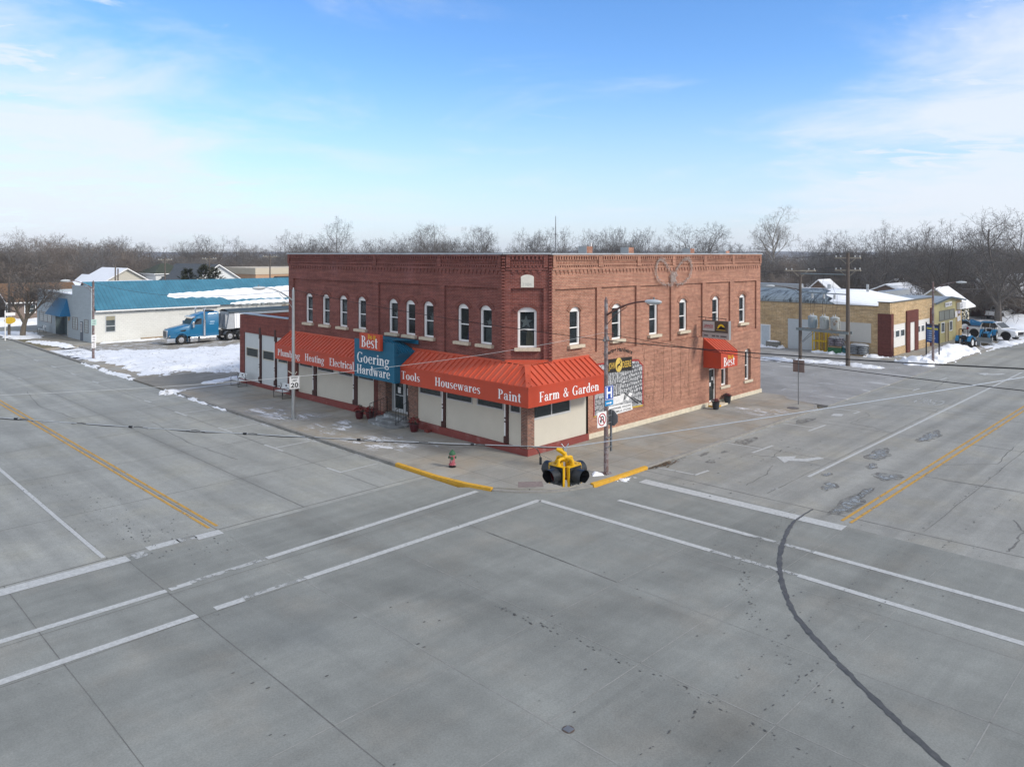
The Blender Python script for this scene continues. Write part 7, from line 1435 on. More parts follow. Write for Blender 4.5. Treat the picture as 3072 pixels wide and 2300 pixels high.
t = thing('street_sign', 'thin post with a blue street name plate behind the yellow shop', 'sign', (72.3, .5, -.1)); b = MB(); b.cyl((72.3, .5, -.1), (72.3, .5, 3.2), .03, n=6); b.build('post', M['signback'], t); b = MB(); b.box(71.8, .48, 2.9, 72.8, .52, 3.2); b.build('name_plate', mat('plate_blue', (.02, .15, .40), .5), t); b = MB(); b.prism([(72.22, .5+.28*math.cos(R_(22.5+45*k)), 2.35+.28*math.sin(R_(22.5+45*k))) for k in range(8)], (.012, 0, 0)); b.build('octagon_plate', M['signback'], t)
# signs on the far left poles
for (x, y, z0, items, lab) in ((-3.8, 50.25, 1.0, ((.42, .50, 2.05, 'pg'), (.38, .62, .55, 'w'), (.36, .45, 0, 'w')), 'stack of small pale parking signs on the rusty lamp by the white block building'), (-4.48, 78.1, 1.0, ((.45, .7, .9, 'w'), (.4, .5, .3, 'w')), 'pale parking signs on the wooden pole beside the street tree')):
    t = thing('parking_sign', lab, 'sign', (x, y, z0))
    for w, h, zo, k in items:
        b = MB(); b.box(x-w/2, y-.012, z0+zo, x+w/2, y, z0+zo+h); pl = b.build('plate', mat('pale_green_plate', (.42, .62, .55), .5) if k == 'pg' else M['signwhite'], t); b = MB(); [b.box(x-w*.3, y-.016, z0+zo+h*f, x+w*.3, y-.0125, z0+zo+h*(f+.10)) for f in (.2, .45, .7)]; b.build('faded_print', mat('print_grey', (.20, .16, .18), .6), pl)
pole((-4.48, 78.24, -.1), 6.9, 'wooden utility pole beside the bare street tree on the far left', .15, (), along=(1, 0))
# ================================================================== SNOW ON THE GROUND
def inside(p, poly):
    c = False; x, y = p
    for (x0, y0), (x1, y1) in zip(poly, poly[1:]+poly[:1]):
        if (y0 > y) != (y1 > y) and x < (x1-x0)*(y-y0)/(y1-y0)+x0: c = not c
    return c
def edged(p, poly):
    d = 1e9; x, y = p
    for (x0, y0), (x1, y1) in zip(poly, poly[1:]+poly[:1]):
        dx, dy = x1-x0, y1-y0; t = max(0, min(1, ((x-x0)*dx+(y-y0)*dy)/(dx*dx+dy*dy+1e-9))); d = min(d, math.hypot(x-x0-t*dx, y-y0-t*dy))
    return d if inside(p, poly) else -d
def snow(name, label, poly, zb, h, res=.3, rough=.3, edge=1.2, nsc=.5, fine=1.8, m=None, jag=.6, seed=0, stretch=(1, 1), lump=.0):
    """a heap or sheet of snow: height field that thins out to a ragged edge"""
    xs = [p[0] for p in poly]; ys = [p[1] for p in poly]; x0, x1, y0, y1 = min(xs)-1, max(xs)+1, min(ys)-1, max(ys)+1
    nx, ny = int((x1-x0)/res)+1, int((y1-y0)/res)+1; b = MB(); idx = {}; H = {}
    for i in range(nx+1):
        for j in range(ny+1):
            x, y = x0+i*res, y0+j*res
            if edged((x, y), poly) < -1.5: continue
            v = Vector((x*stretch[0], y*stretch[1], seed*3.7)); n1 = noise.fractal(v*nsc, 1, 2, 4); n2 = noise.fractal(v*fine, .8, 2, 4)
            d = edged((x, y), poly) + jag*n2 + jag*.8*n1; f = max(-.2, min(1, d/edge)); hh = h*(f if f < 0 else f**.7)*(1+rough*n1) + (rough*.25*h*n2 + lump*abs(noise.noise(v*3.1)))*max(0, f)
            H[i, j] = (x, y, hh)
    for i in range(nx):
        for j in range(ny):
            q = [(i, j), (i+1, j), (i+1, j+1), (i, j+1)]
            if all(k in H for k in q) and max(H[k][2] for k in q) > .0:
                for k in q:
                    if k not in idx: idx[k] = len(b.v); b.v.append((H[k][0], H[k][1], zb+H[k][2]))
                b.f.append(tuple(idx[k] for k in q))
    o = b.build(name, m or M['snow'], smooth=True, kind='stuff'); o['label'] = label; o['category'] = 'snow'; return o
def dirty_snow():
    t = NT('trodden_snow'); pos = t.pos(); a = t.noise(t.scale(pos, (1.0, .35, 1), .5), 1.6, 9, .75, .8); b = t.noise(pos, 6, 6, .7)
    f = t.ss(t.math('ADD', a, t.math('MULTIPLY', t.math('SUBTRACT', b, .5), .6)), .31, .46)
    t.put(t.b.inputs['Base Color'], t.mix(f, (.33, .33, .33), (.76, .78, .81))); t.b.inputs['Roughness'].default_value = .8; t.bump(a, .7, .10); return t.m
DS = dirty_snow()
snow('snow', 'wide trodden snow field in the yard between the annex and the white block building', [(-4.3, 57), (-4.0, 49.5), (-3.4, 44), (-4.7, 37.2), (-3.0, 36.6), (-1.0, 38.4), (2.5, 35.0), (8, 36.5), (20, 37), (20, 50), (9, 51), (4, 52), (0, 55)], -.05, .20, .28, .7, 1.6, .45, 2.0, DS, .8, 1, lump=.10)
snow('snow', 'low plowed snow ridge along the near side of the yard snow field', [(-1.3, 37.4), (2.3, 33.8), (9, 35), (16, 36), (16, 38.5), (8, 38.5), (3, 38)], -.05, .42, .25, .5, 1.2, .5, 2, DS, .4, 2)
snow('snow', 'thin snow strip along the kerb in front of the yard', [(-5.2, 49), (-5.3, 43), (-5.35, 36.4), (-4.8, 36.6), (-4.75, 40), (-4.9, 49)], -.1, .13, .10, .5, .3, .5, 1.0, DS, .18, 3)
snow('snow', 'small snow heap at the end of the driveway kerb', [(-5.9, 28.9), (-4.9, 28.2), (-4.3, 28.9), (-5.2, 29.9)], -.08, .18, .12, .6, .4, .8, 2.5, DS, .3, 4)
snow('snow', 'narrow snow line along the kerb left of the silver lamp', [(-5.28, 27.8), (-5.22, 20.6), (-5.0, 20.6), (-4.9, 27.8)], -.1, .12, .08, .5, .22, .5, 1.0, DS, .12, 5)
snow('snow', 'snow patch on the driveway edge left of the annex bench', [(-2.4, 30.9), (-1.6, 30.2), (.4, 31.2), (6, 31.6), (6, 32.1), (.2, 31.8), (-1.4, 31.6)], -.04, .10, .14, .6, .4, .8, 2.5, None, .25, 6)
snow('snow', 'snow strips on the verge beside the bare street tree', [(-4.4, 70), (-3.3, 69.4), (-2.0, 63.5), (-2.6, 61.5), (-3.6, 63), (-4.2, 66.6)], -.0, .14, .2, .6, .5, .6, 2.2, None, .5, 7)
snow('snow', 'snow around the foot of the bare street tree', [(-5.2, 84), (-4.9, 75.4), (-3.9, 73.0), (-2.4, 73.5), (-1.9, 79.5), (-2.5, 84)], -.0, .12, .22, .6, .5, .6, 2.2, None, .7, 8)
snow('snow', 'snow along the foot of the white block wall', [(.6, 62.9), (4, 62.5), (8, 62.7), (13, 62.9), (13, 63.7), (5, 63.6), (1, 63.6)], -.05, .14, .2, .6, .4, .6, 2, None, .3, 9)
snow('snow', 'snow bank across the far street on the left', [(-20, 99), (-3.5, 93.6), (5, 94.5), (9, 96), (9, 108), (-6, 112), (-20, 112)], -.15, .7, .5, .6, 2, .25, .9, None, 1.0, 10)
BANK = [(46.2, -3.0), (47.2, -4.8), (52, -4.75), (57, -4.8), (59.8, -4.8), (59.5, -3.4), (58.8, -1.9), (56.5, -1.9), (53, -2.2), (49.5, -2.4)]
snow('snow', 'heaped snow bank between street and tan garage around the blue notice board', BANK, -.04, .62, .20, .6, 1.3, .5, 1.8, None, .4, 11, lump=.12)
snow('snow', 'snow heap at the yard corner left of the rusty lamp', [(43.9, -2.6), (45, -4.4), (46.9, -4.5), (46.6, -2.2), (45.4, -1.7)], -.08, .65, .2, .7, 1.0, .6, 1.7, None, .5, 12, lump=.15)
snow('snow', 'snow under and beyond the blue tractors along the street', [(59.8, -4.9), (69, -5.8), (76, -6.4), (74.5, -5.6), (70.5, -4.4), (66, -4.2), (60.5, -4.1)], -.10, .22, .22, .7, .8, .55, 1.6, None, .5, 13, lump=.1)
snow('snow', 'wide snow field around the houses far right', [(76.5, -8), (78.5, -3.2), (81, -1), (90, 0), (113, 6), (150, 4), (150, -22), (110, -16), (90, -10.5)], -.16, .55, .8, .6, 2.5, .2, .8, None, 1.2, 14)
snow('snow', 'line of plowed snow across the yard in front of the transformer poles', [(38.2, 9.5), (39.6, 8.5), (41.9, 2.2), (41.2, -1.8), (40.1, -2.0), (40.4, 1.8), (38.0, 8)], -.06, .13, .2, .8, .6, .7, 2.2, DS, .6, 15, lump=.06)
snow('snow', 'snow scraps along the foot of the tan garage wall', [(47.5, 14.5), (48.3, 14.5), (48.3, 9.9), (47.4, 10.2)], -.06, .25, .18, .8, .5, .7, 2.2, None, .4, 16)
snow('snow', 'snow bits in front of the brick corner pier', [(46.9, 6.6), (47.1, .4), (49.2, -1.0), (50, -.7), (48.0, .2), (47.6, 6.6)], -.06, .16, .16, .9, .5, .8, 2.4, None, .45, 17, lump=.08)
snow('snow', 'small melting snow lump at the foot of the rusty corner lamp', [(-.42, -4.22), (.06, -4.52), (.2, -4.2), (-.1, -3.95)], 0, .22, .05, .3, .3, 2, 6, None, .05, 18)
snow('snow', 'ice crumbs in the gutter below the corner lamp', [(.2, -5.12), (1.1, -5.1), (1.0, -5.3), (.3, -5.32)], zr, .05, .05, .9, .2, 2, 6, None, .2, 19)
# windblown film of snow on the pavement
def film(name, label, poly, z, rot, th=(.52, .62), sc=(1.1, .25, 1), a=.85, seed=0):
    t = NT('snow_film_%d' % seed); pos = t.pos(); n = t.noise(t.scale(pos, sc, rot), 2.6, 9, .75, .7); big = t.noise(pos, .8, 4, .6)
    f = t.ss(t.math('ADD', n, t.math('MULTIPLY', t.math('SUBTRACT', big, .5), .7)), th[0], th[1])
    at_ = t.n('ShaderNodeAttribute'); at_.attribute_name = 'cover'
    t.put(t.b.inputs['Base Color'], (.74, .76, .79)); t.b.inputs['Roughness'].default_value = .9; t.alpha(t.math('MULTIPLY', t.math('MULTIPLY', f, at_.outputs['Fac']), a))
    xs = [p[0] for p in poly]; ys = [p[1] for p in poly]; x0, x1, y0, y1 = min(xs), max(xs), min(ys), max(ys); n_ = 24; b = MB(); cov = []
    for i in range(n_+1):
        for j in range(n_+1): x, y = x0+(x1-x0)*i/n_, y0+(y1-y0)*j/n_; b.v.append((x, y, z)); cov.append(max(0, min(1, edged((x, y), poly)/.7)))
    for i in range(n_):
        for j in range(n_):
            q = (i*(n_+1)+j, (i+1)*(n_+1)+j, (i+1)*(n_+1)+j+1, i*(n_+1)+j+1)
            if max(cov[k] for k in q) > 0: b.f.append(q)
    o = b.build(name, t.m, kind='stuff'); at2 = o.data.attributes.new('cover', 'FLOAT', 'POINT'); at2.data.foreach_set('value', cov); o['label'] = label; o['category'] = 'snow'
film('snow_film', 'streaky snow film on the pavement around the silver lamp foot', [(-4.9, 20.5), (-2.4, 18.9), (-2.4, 16.2), (-1.3, 14.2), (-4.8, 14.4)], .006, .5, (.46, .58), seed=1)
film('snow_film', 'streaky snow film on the pavement in front of the entrance steps', [(-4.85, 13.6), (-1.4, 12.9), (-1.4, 11.4), (-2.8, 9.5), (-4.85, 9.9)], .006, .7, (.50, .60), seed=2)
film('snow_film', 'streaky snow film on the pavement right of the entrance steps', [(-4.85, 9.6), (-2.8, 8.8), (-1.2, 6.8), (-2.6, 4.6), (-4.85, 4.6)], .006, .4, (.48, .58), seed=3)
film('snow_film', 'worn snow film on the pavement past the side door', [(16.0, -.7), (18.4, -1.0), (18.6, -4.5), (15.6, -4.6)], .006, 1.2, (.50, .60), seed=4)
film('snow_film', 'dusting of snow in the middle of the left yard driveway', [(-4.9, 62), (20, 62), (20, 50), (-4.5, 51)], -.038, .02, (.50, .62), (.16, 1.0, 1), .8, seed=5)
film('snow_film', 'dusting of snow over the yard between brick store and tan garage', [(24, 30), (47, 24), (46, -4), (24, -4)], -.052, 1.45, (.60, .72), (.2, 1.0, 1), .6, seed=6)
film('snow_film', 'powdery snow strip along the right street kerb', [(5, -4.86), (21, -4.5), (21, -5.4), (5, -5.25)], zr+.016, .0, (.44, .56), (.3, 1.2, 1), .85, seed=7)
film('snow_film', 'powdery snow strip in the left street gutter', [(-5.7, 20.5), (-5.05, 20.5), (-5.05, 4), (-5.45, 4)], zr+.016, .0, (.50, .60), (1.2, .3, 1), .85, seed=8)
film('snow_film', 'snow dust on the entrance steps side pavement near the corner', [(-2.6, 6), (-.2, 4.8), (-.2, 2.4), (-2.2, 3)], .006, .4, (.60, .70), seed=9)
# grass verge, gutter leaves
b = MB(); b.poly((-4.85, 72.8, .0), (-4.85, 62.6, .0), (-3.0, 62.6, .0), (-3.9, 72.8, .0)); b.build('grass_verge', mat('winter_grass', (.16, .14, .08), .95, var=.4, scale=5), kind='structure')
b = MB(); b.poly((46.9, -3.5, -.008), (47.4, -4.75, -.008), (49.3, -4.75, -.008), (49.0, -3.7, -.008)); b.build('grass_verge', mat('dull_grass', (.10, .10, .055), .95, var=.4, scale=5), kind='structure')
b = MB(); b.blob((-3.54, 76.39, -.03), (.95, 1.1, .14), 16, 5, .12, 3); b.build('ground_mound', mat('bark_soil', (.09, .065, .045), .95, var=.4, scale=6), smooth=True, kind='structure')
q = random.Random(12); b = MB()
for k in range(420):
    if k < 300: x = 2.2+abs(q.gauss(0, .9)); y = -5.18-abs(q.gauss(0, .10))
    else: x = 3.4+q.gauss(0, .4); y = -5.5+q.gauss(0, .09)
    a = q.uniform(0, 6.28); s = q.uniform(.03, .07); c = Vector((*rd(x, y), zr+.012+q.uniform(0, .05))); d = Vector((math.cos(a), math.sin(a), q.uniform(-.3, .3)))*s; e = Vector((-math.sin(a), math.cos(a), q.uniform(-.3, .3)))*s*.5
    b.poly(c-d, c+e, c+d, c-e)
o = b.build('dead_leaves', mat('dead_leaf', (.13, .085, .05), .9, var=.4, scale=20), kind='stuff'); o['label'] = 'drift of dead brown leaves in the gutter by the yellow kerb'; o['category'] = 'leaves'
# tyre track, drips and icy puddles on the crossing
tm = mat('wet_track', (.078, .077, .072), .55, var=.35, scale=6, spec=.4); q = random.Random(21)
def smooth(P, n=10):
    o = []
    for k in range(len(P)-1):
        p0, p1, p2, p3 = (Vector(P[max(0, k-1)]), Vector(P[k]), Vector(P[k+1]), Vector(P[min(len(P)-1, k+2)]))
        for s in range(n): t = s/n; o.append(.5*((2*p1)+(p2-p0)*t+(2*p0-5*p1+4*p2-p3)*t*t+(3*p1-p0-3*p2+p3)*t**3))
    return o+[Vector(P[-1])]
P = smooth([(2.06, -12.65, 0), (.5, -12.72, 0), (-.87, -13.03, 0), (-2.93, -13.76, 0), (-4.81, -14.72, 0), (-6.44, -15.87, 0), (-7.83, -17.39, 0), (-8.99, -18.83, 0), (-10.13, -20.37, 0), (-11.5, -22.3, 0)], 16)
b = MB(); PT = [Vector((*rd(p.x, p.y), 0)) for p in P]; ws_ = [(.05 if k < 10 else .09 if k < 22 else .135)*q.uniform(.65, 1.35) for k in range(len(PT))]
b.ribbon([(p.x+q.uniform(-.015, .015), p.y+q.uniform(-.015, .015)) for p in PT], ws_, zr+.012)
o = b.build('tyre_track', tm, kind='structure')
b = MB()
def spots(P, n, sp, rr=(.007, .022), el=1.6, dirx=True):
    for k in range(n):
        f = q.random()*(len(P)-1); i = int(f); p = Vector(P[i]).lerp(Vector(P[min(i+1, len(P)-1)]), f-i); x, y = rd(p.x+q.gauss(0, sp), p.y+q.gauss(0, sp*.6)); r = q.uniform(*rr); e = q.uniform(1, el*1.6); a = q.uniform(0, 6.28)
        b.poly(*[(x+(r*e*math.cos(w) if dirx else r*math.cos(w)), y+(r*math.sin(w) if dirx else r*e*math.sin(w)), zr+.010) for w in (a, a+1.2, a+2.5, a+3.7, a+5)])
spots([(-18, -16.2), (-8, -16.2), (4, -16.2), (14, -16.3)], 115, .05, el=2.4); spots([(-18, -17.22), (-8, -17.25), (4, -17.2), (12, -17.9)], 95, .05, el=2.4)
spots([(-11.6, -9.5), (-11.5, -12), (-11.4, -16), (-11.7, -19)], 80, .06, dirx=False, el=2.2); spots([(1.4, -12.2), (-2.36, -12.8), (-4.1, -13.2), (-6, -14.15), (-7.3, -15.1), (-9, -17), (-10, -19)], 130, .12)
spots([(-20, -8), (-10, -12), (0, -18)], 60, 3.0, (.012, .03)); spots([(-17.5, 12), (-16.5, 4), (-15.8, -1)], 150, .7, (.012, .03), dirx=False); spots([(3, -8), (12, -9), (30, -12)], 60, 2, (.015, .04))
b.build('road_spots', mat('wet_spot', (.09, .09, .086), .7), kind='structure')
def blobpoly(cx, cy, rx, ry, ang, z, n=26, j=.28, seed=1):
    r_ = random.Random(seed); ph = [r_.uniform(0, 6.28) for _ in range(4)]; P = []
    for k in range(n):
        w = 2*math.pi*k/n; g = 1+j*(math.sin(2*w+ph[0])*.5+math.sin(3*w+ph[1])*.5+math.sin(5*w+ph[2])*.35+math.sin(9*w+ph[3])*.2); x, y = rx*g*math.cos(w), ry*g*math.sin(w); P.append((cx+x*math.cos(ang)-y*math.sin(ang), cy+x*math.sin(ang)+y*math.cos(ang)))
    return [(*rd(*p), z) for p in P]
b = MB(); d = MB()
for k, (x, y, rx, ry, a) in enumerate(((3.6, -13.38, 1.25, .22, .0), (5.5, -13.3, .6, .12, .05), (11.9, -11.6, .9, .3, .1), (8.4, -13.15, .5, .32, .2), (5.3, -11.95, .55, .16, .1), (9.6, -12.1, .4, .14, .2), (17.5, -12.2, 1.1, .25, .0), (6.9, -11.2, .25, .12, 0))):
    b.poly(*blobpoly(x, y, rx, ry, a, zr+.012, seed=k+2)); d.poly(*blobpoly(x, y, rx*1.35, ry*1.7, a, zr+.006, seed=k+2))
ib = paint_mat('blue_ice', (.29, .32, .34), (.40, .62)); b.build('ice_patch', ib, kind='structure'); 
for k, (x, y, rx, ry) in enumerate(((9.9, -5.9, 1.0, .35), (5.2, -6.6, .35, .2), (6.1, -5.7, .45, .16), (4.7, -5.35, .3, .1), (16.5, -6.0, 1.1, .3), (7.2, -6.2, .3, .14))): d.poly(*blobpoly(x, y, rx, ry, .05, zr+.006, seed=k+30))
d.build('road_stain', paint_mat('oil_stain', (.15, .148, .14), (.38, .70)), kind='structure')
# ================================================================== TREES
def make_tree(seed, H, lv=(5, 6, 6, 5), spread=.55, trunkf=.32, r0=.24, tw=.016, up=.25, crownr=.36, kink=.16, stems=1, width=.42):
    """bare winter tree around the origin: returns (trunk MB, crown MB)"""
    q = random.Random(seed); tr = MB(); cr = MB()
    def seg(mb, pts, rs, n):
        i = len(mb.v); ref = Vector((.3, .9, .2))
        for k, p in enumerate(pts):
            t = (pts[min(k+1, len(pts)-1)]-pts[max(k-1, 0)]); a = t.cross(ref)
            if a.length < 1e-6: a = Vector((1, 0, 0))
            a.normalize(); c = t.cross(a).normalized()
            for j in range(n): w = 2*math.pi*j/n; mb.v.append(tuple(p+(a*math.cos(w)+c*math.sin(w))*rs[k]))
        for k in range(len(pts)-1):
            for j in range(n): mb.f.append((i+k*n+j, i+k*n+(j+1) % n, i+(k+1)*n+(j+1) % n, i+(k+1)*n+j))
    def grow(p, d, L, r, level):
        ns = 5 if level <= 1 else 4 if level == 2 else 3 if level == 3 else 2; pts = [p]; rs = [r]; dd = d.copy(); end = max(tw*.7, r*(.5 if level < 3 else .6))
        for k in range(ns):
            kk = kink*(.4 if level == 0 else .65 if level < 3 else 1.3)
            dd = (dd+Vector((q.uniform(-1, 1), q.uniform(-1, 1), q.uniform(-1, 1)))*kk+Vector((0, 0, up*(.25 if level else 0)))).normalized(); pts.append(pts[-1]+dd*L/ns); rs.append(r+(end-r)*(k+1)/ns)
        seg(tr if level <= 1 else cr, pts, rs, 7 if level == 0 else 5 if level == 1 else 4 if level == 2 else 3)
        if level >= len(lv): return
        n = lv[level]; base = q.uniform(0, 6.28)
        for k in range(n):
            f = (.55+.45*(k+1)/n) if level == 0 else (.25+.75*(k+.6)/n); f = min(.99, f+q.uniform(-.05, .05)); i = min(ns-1, int(f*ns)); t = f*ns-i
            pp = pts[i].lerp(pts[i+1], t); ax = (pts[i+1]-pts[i]).normalized(); side = ax.cross(Vector((math.cos(base+2.4*k), math.sin(base+2.4*k), .15))).normalized()
            ang = spread*q.uniform(.6, 1.35)*(1.25 if level >= 2 else 1)
            if level == 0: ang = spread*(.35 if k == n-1 else q.uniform(.75, 1.35))
            nd = (ax*math.cos(ang)+side*math.sin(ang)).normalized(); rr = rs[i]*(.62 if level else .66)*q.uniform(.75, 1.0)
            nl = (H*crownr*q.uniform(.8, 1.2)*(1.25 if k == n-1 else 1)) if level == 0 else L*q.uniform(.42, .68)*(1.1-.35*f)
            grow(pp, nd, nl, max(tw, rr), level+1)
    for s in range(stems):
        a = 6.28*s/max(1, stems)+.4; d = Vector((.16*math.cos(a)*(stems > 1), .16*math.sin(a)*(stems > 1), 1)).normalized()
        grow(Vector((.15*math.cos(a)*(stems > 1), .15*math.sin(a)*(stems > 1), -.2)), d, H*trunkf, r0/(1 if stems == 1 else 1.4), 0)
    zs = sorted(v[2] for v in cr.v); top = zs[int(len(zs)*.985)]; rs_s = sorted(math.hypot(v[0], v[1]) for v in cr.v); rad = rs_s[int(len(rs_s)*.93)]; kr = H*width/rad
    zf = lambda z: H*((max(0, z)/top)**.82) if z > 0 else z
    for mb in (tr, cr): mb.v = [(v[0]*kr, v[1]*kr, zf(v[2])) for v in mb.v]
    return tr, cr
bk1 = mat('grey_bark', (.105, .092, .082), .9, var=.25, scale=3); tw1 = mat('grey_twigs', (.115, .105, .098), .9, var=.2, scale=.6); tw2 = mat('brown_twigs', (.165, .138, .118), .9, var=.2, scale=.6); tw3 = mat('pale_twigs', (.24, .22, .20), .9, var=.2, scale=.6); bk3 = mat('pale_bark', (.25, .23, .20), .9, var=.3, scale=2)
TPL = []
def template(seed, H, name, barkm, twm, **k):
    t = thing(name, '', 'tree', (0, 0, -500)); a, c = make_tree(seed, H, **k); a.build('trunk', barkm, t, world=False); c.build('crown', twm, t, world=False); t['H'] = H; TPL.append(t); return t
tw4 = mat('bluegrey_twigs', (.150, .145, .142), .9, var=.2, scale=.6)
T_BIG1 = template(1, 15, 'bare_tree', bk1, tw1, lv=(7, 7, 6, 5, 3), spread=.70, r0=.30, tw=.013, crownr=.46, trunkf=.20, up=.26, kink=.2)
T_BIG2 = template(2, 15, 'bare_tree', bk1, tw1, lv=(7, 7, 6, 5, 3), spread=.85, r0=.34, tw=.013, crownr=.50, trunkf=.18, kink=.26, up=.24, width=.50)
T_VASE = template(3, 15, 'bare_tree', bk1, tw1, lv=(8, 7, 6, 5, 3), spread=.55, r0=.26, tw=.013, crownr=.56, trunkf=.15, up=.28)
T_BRN1 = template(4, 12, 'bare_tree', bk1, tw2, lv=(6, 7, 6, 5, 3), spread=.70, r0=.22, tw=.014, crownr=.44, trunkf=.22, up=.24, kink=.22, width=.46)
T_BRN2 = template(5, 11, 'bare_tree', bk1, tw2, lv=(7, 7, 6, 4, 3), spread=.66, r0=.2, tw=.014, crownr=.46, trunkf=.18, up=.26, kink=.22, width=.48)
T_PALE = template(6, 20, 'sycamore', bk3, tw3, lv=(10, 6, 6, 4, 2), spread=.75, r0=.30, tw=.014, crownr=.26, trunkf=.60, up=.3, width=.27)
T_BUSH = template(7, 7, 'bare_tree', bk1, tw2, lv=(6, 7, 6, 4, 2), spread=.66, r0=.12, tw=.014, crownr=.5, trunkf=.12, stems=2, kink=.24, width=.55)
T_GREY = template(8, 13, 'bare_tree', bk1, tw4, lv=(8, 6, 6, 4, 3), spread=.78, r0=.24, tw=.014, crownr=.48, trunkf=.16, kink=.24, up=.24, width=.48)
T_OAK = template(10, 15, 'bare_tree', bk1, tw1, lv=(7, 7, 6, 5, 3), spread=.80, r0=.55, tw=.014, crownr=.48, trunkf=.20, up=.24, kink=.24, width=.52)
T_STREET = template(9, 7, 'bare_tree', mat('street_bark', (.13, .11, .085), .9, var=.3, scale=4), tw1, lv=(6, 7, 6, 5, 2), spread=.66, r0=.26, tw=.013, crownr=.46, trunkf=.30, kink=.2, width=.48)
used_t = set()
def plant(T, loc, h, rz, label, group=None, wide=1.0):
    if T.name in used_t: o = copy_tree(T)
    else: used_t.add(T.name); o = T
    k = h/T['H']; o.location = loc; o.rotation_euler = (0, 0, rz); o.scale = (k*wide, k*wide, k); o['label'] = label
    if group: o['group'] = group
    elif 'group' in o: del o['group']
    return o
plant(T_STREET, (-3.54, 76.39, 0), 7.9, .6, 'small bare street tree on the verge beside the grey stepped building')
big = thing  # prominent trees on the skyline: photo column, top row, view depth
q = random.Random(33)
PROM = ((1000, 668, 190, T_BIG2, 1.15, 'broad bare tree with yellowish limbs, the tallest above the left half of the store roof'), (905, 722, 185, T_BIG1, 1.0, 'bare tree above the left end of the store roof'), (1295, 678, 178, T_VASE, 1.0, 'bare vase-shaped tree above the middle of the left store front'), (1430, 686, 180, T_VASE, 1.1, 'bare spreading tree above the store roof left of the cut-off corner'), (1215, 706, 185, T_BIG1, .8, 'slim bare tree between the broad tree and the vase-shaped tree above the roof'), (1660, 690, 180, T_BIG1, 1.0, 'bare tree behind the thin antenna mast'), (1600, 702, 182, T_GREY, .8, 'bare tree just left of the antenna mast'), (1790, 696, 180, T_BIG1, .85, 'bare tree above the leftmost roof chimney'), (1850, 688, 182, T_VASE, .75, 'bare tree between the first and second roof chimneys'), (1905, 692, 178, T_GREY, .8, 'bare tree above the second roof chimney'), (2090, 678, 170, T_BIG1, 1.2, 'wide bare tree above the third roof chimney'), (2010, 735, 185, T_GREY, .9, 'low bare tree between the second and third chimneys'), (2320, 628, 178, T_PALE, .9, 'very tall pale sycamore right of the brick store'), (2640, 684, 128, T_BIG2, 1.0, 'bare tree behind the tan garage with the forked top'), (2560, 700, 135, T_BIG1, .9, 'bare tree behind the tall utility pole'), (2720, 694, 130, T_GREY, .9, 'bare tree above the yellow shop roof'), (2830, 674, 112, T_BIG1, 1.0, 'bare tree behind the snow-roofed house on the right'), (620, 712, 190, T_BIG1, 1.0, 'bare tree above the grey-roofed white house'), (545, 728, 190, T_VASE, .9, 'slim bare tree left of the one above the grey-roofed house'), (720, 722, 190, T_BIG2, 1.1, 'dense round bare tree above the tan flat-roofed building'), (850, 705, 175, T_BIG2, 1.0, 'bare tree touching the left edge of the brick store'), (95, 708, 190, T_BRN1, 1.15, 'brown bare tree highest on the far left'), (190, 714, 186, T_BRN2, 1.1, 'brown bare tree second from the tallest on the far left'), (2960, 690, 125, T_BIG2, 1.0, 'bare tree behind the white pickup truck'), (2480, 722, 150, T_GREY, 1.0, 'low grey bare tree just left of the tall utility pole'), (1140, 722, 186, T_VASE, .8, 'small vase-shaped bare tree left of the slim one above the roof'), (320, 716, 185, T_GREY, 1.1, 'grey bare tree above the ridge end of the blue roof'))
for px, ty, D, T, w, lab in PROM:
    if px > 860 and px < 2290: D += 0
    p = at(px, D, -.2); plant(T, p, zat(ty, D)+.2, q.uniform(0, 6.28), lab, None, w)
plant(T_OAK, (95.2, 1.6, -.2), zat(652, 106)+.2, 1.1, 'big bare tree with a thick trunk in front of the houses on the right', None, 1.0)
plant(T_BIG1, at(3150, 78, -.2), 13.5, 2.2, 'bare tree leaning in at the right edge of the picture', None, 1.25)
plant(T_BIG2, at(3010, 122, -.2), 13.5, 4.2, 'bare tree behind the dark brick house on the right', None, 1.1)
GB = 'bare trees of the dense belt behind the town'
LB = 'bare leafless tree in the dense grey-brown belt behind the houses'
def scatter(px0, px1, n, D0, D1, h0, h1, Ts, seed, ok=lambda px, D: True):
    r_ = random.Random(seed)
    for k in range(n):
        px = px0+(px1-px0)*(k+r_.random())/n; D = r_.uniform(D0, D1)
        if not ok(px, D): continue
        plant(r_.choice(Ts), at(px, D, -.2), r_.uniform(h0, h1), r_.uniform(0, 6.28), LB, GB, r_.uniform(.9, 1.25))
scatter(-60, 460, 20, 150, 185, 9.5, 12.4, (T_BRN1, T_BRN2, T_GREY, T_BRN1), 41); scatter(-60, 400, 16, 190, 250, 10, 13.6, (T_BRN1, T_BRN2, T_GREY, T_BIG1), 42); scatter(-40, 420, 20, 150, 176, 6, 9.0, (T_BUSH, T_BRN2), 43)
scatter(430, 900, 22, 160, 200, 7.5, 9.8, (T_BRN1, T_GREY, T_BRN2, T_GREY), 44); scatter(540, 900, 14, 205, 260, 9, 12.0, (T_GREY, T_BIG1, T_BRN1), 45); scatter(440, 860, 12, 164, 180, 5.5, 8, (T_BUSH, T_BRN2), 46)
scatter(880, 2290, 40, 185, 240, 9.5, 12.6, (T_GREY, T_BRN1, T_BIG1, T_VASE), 47)
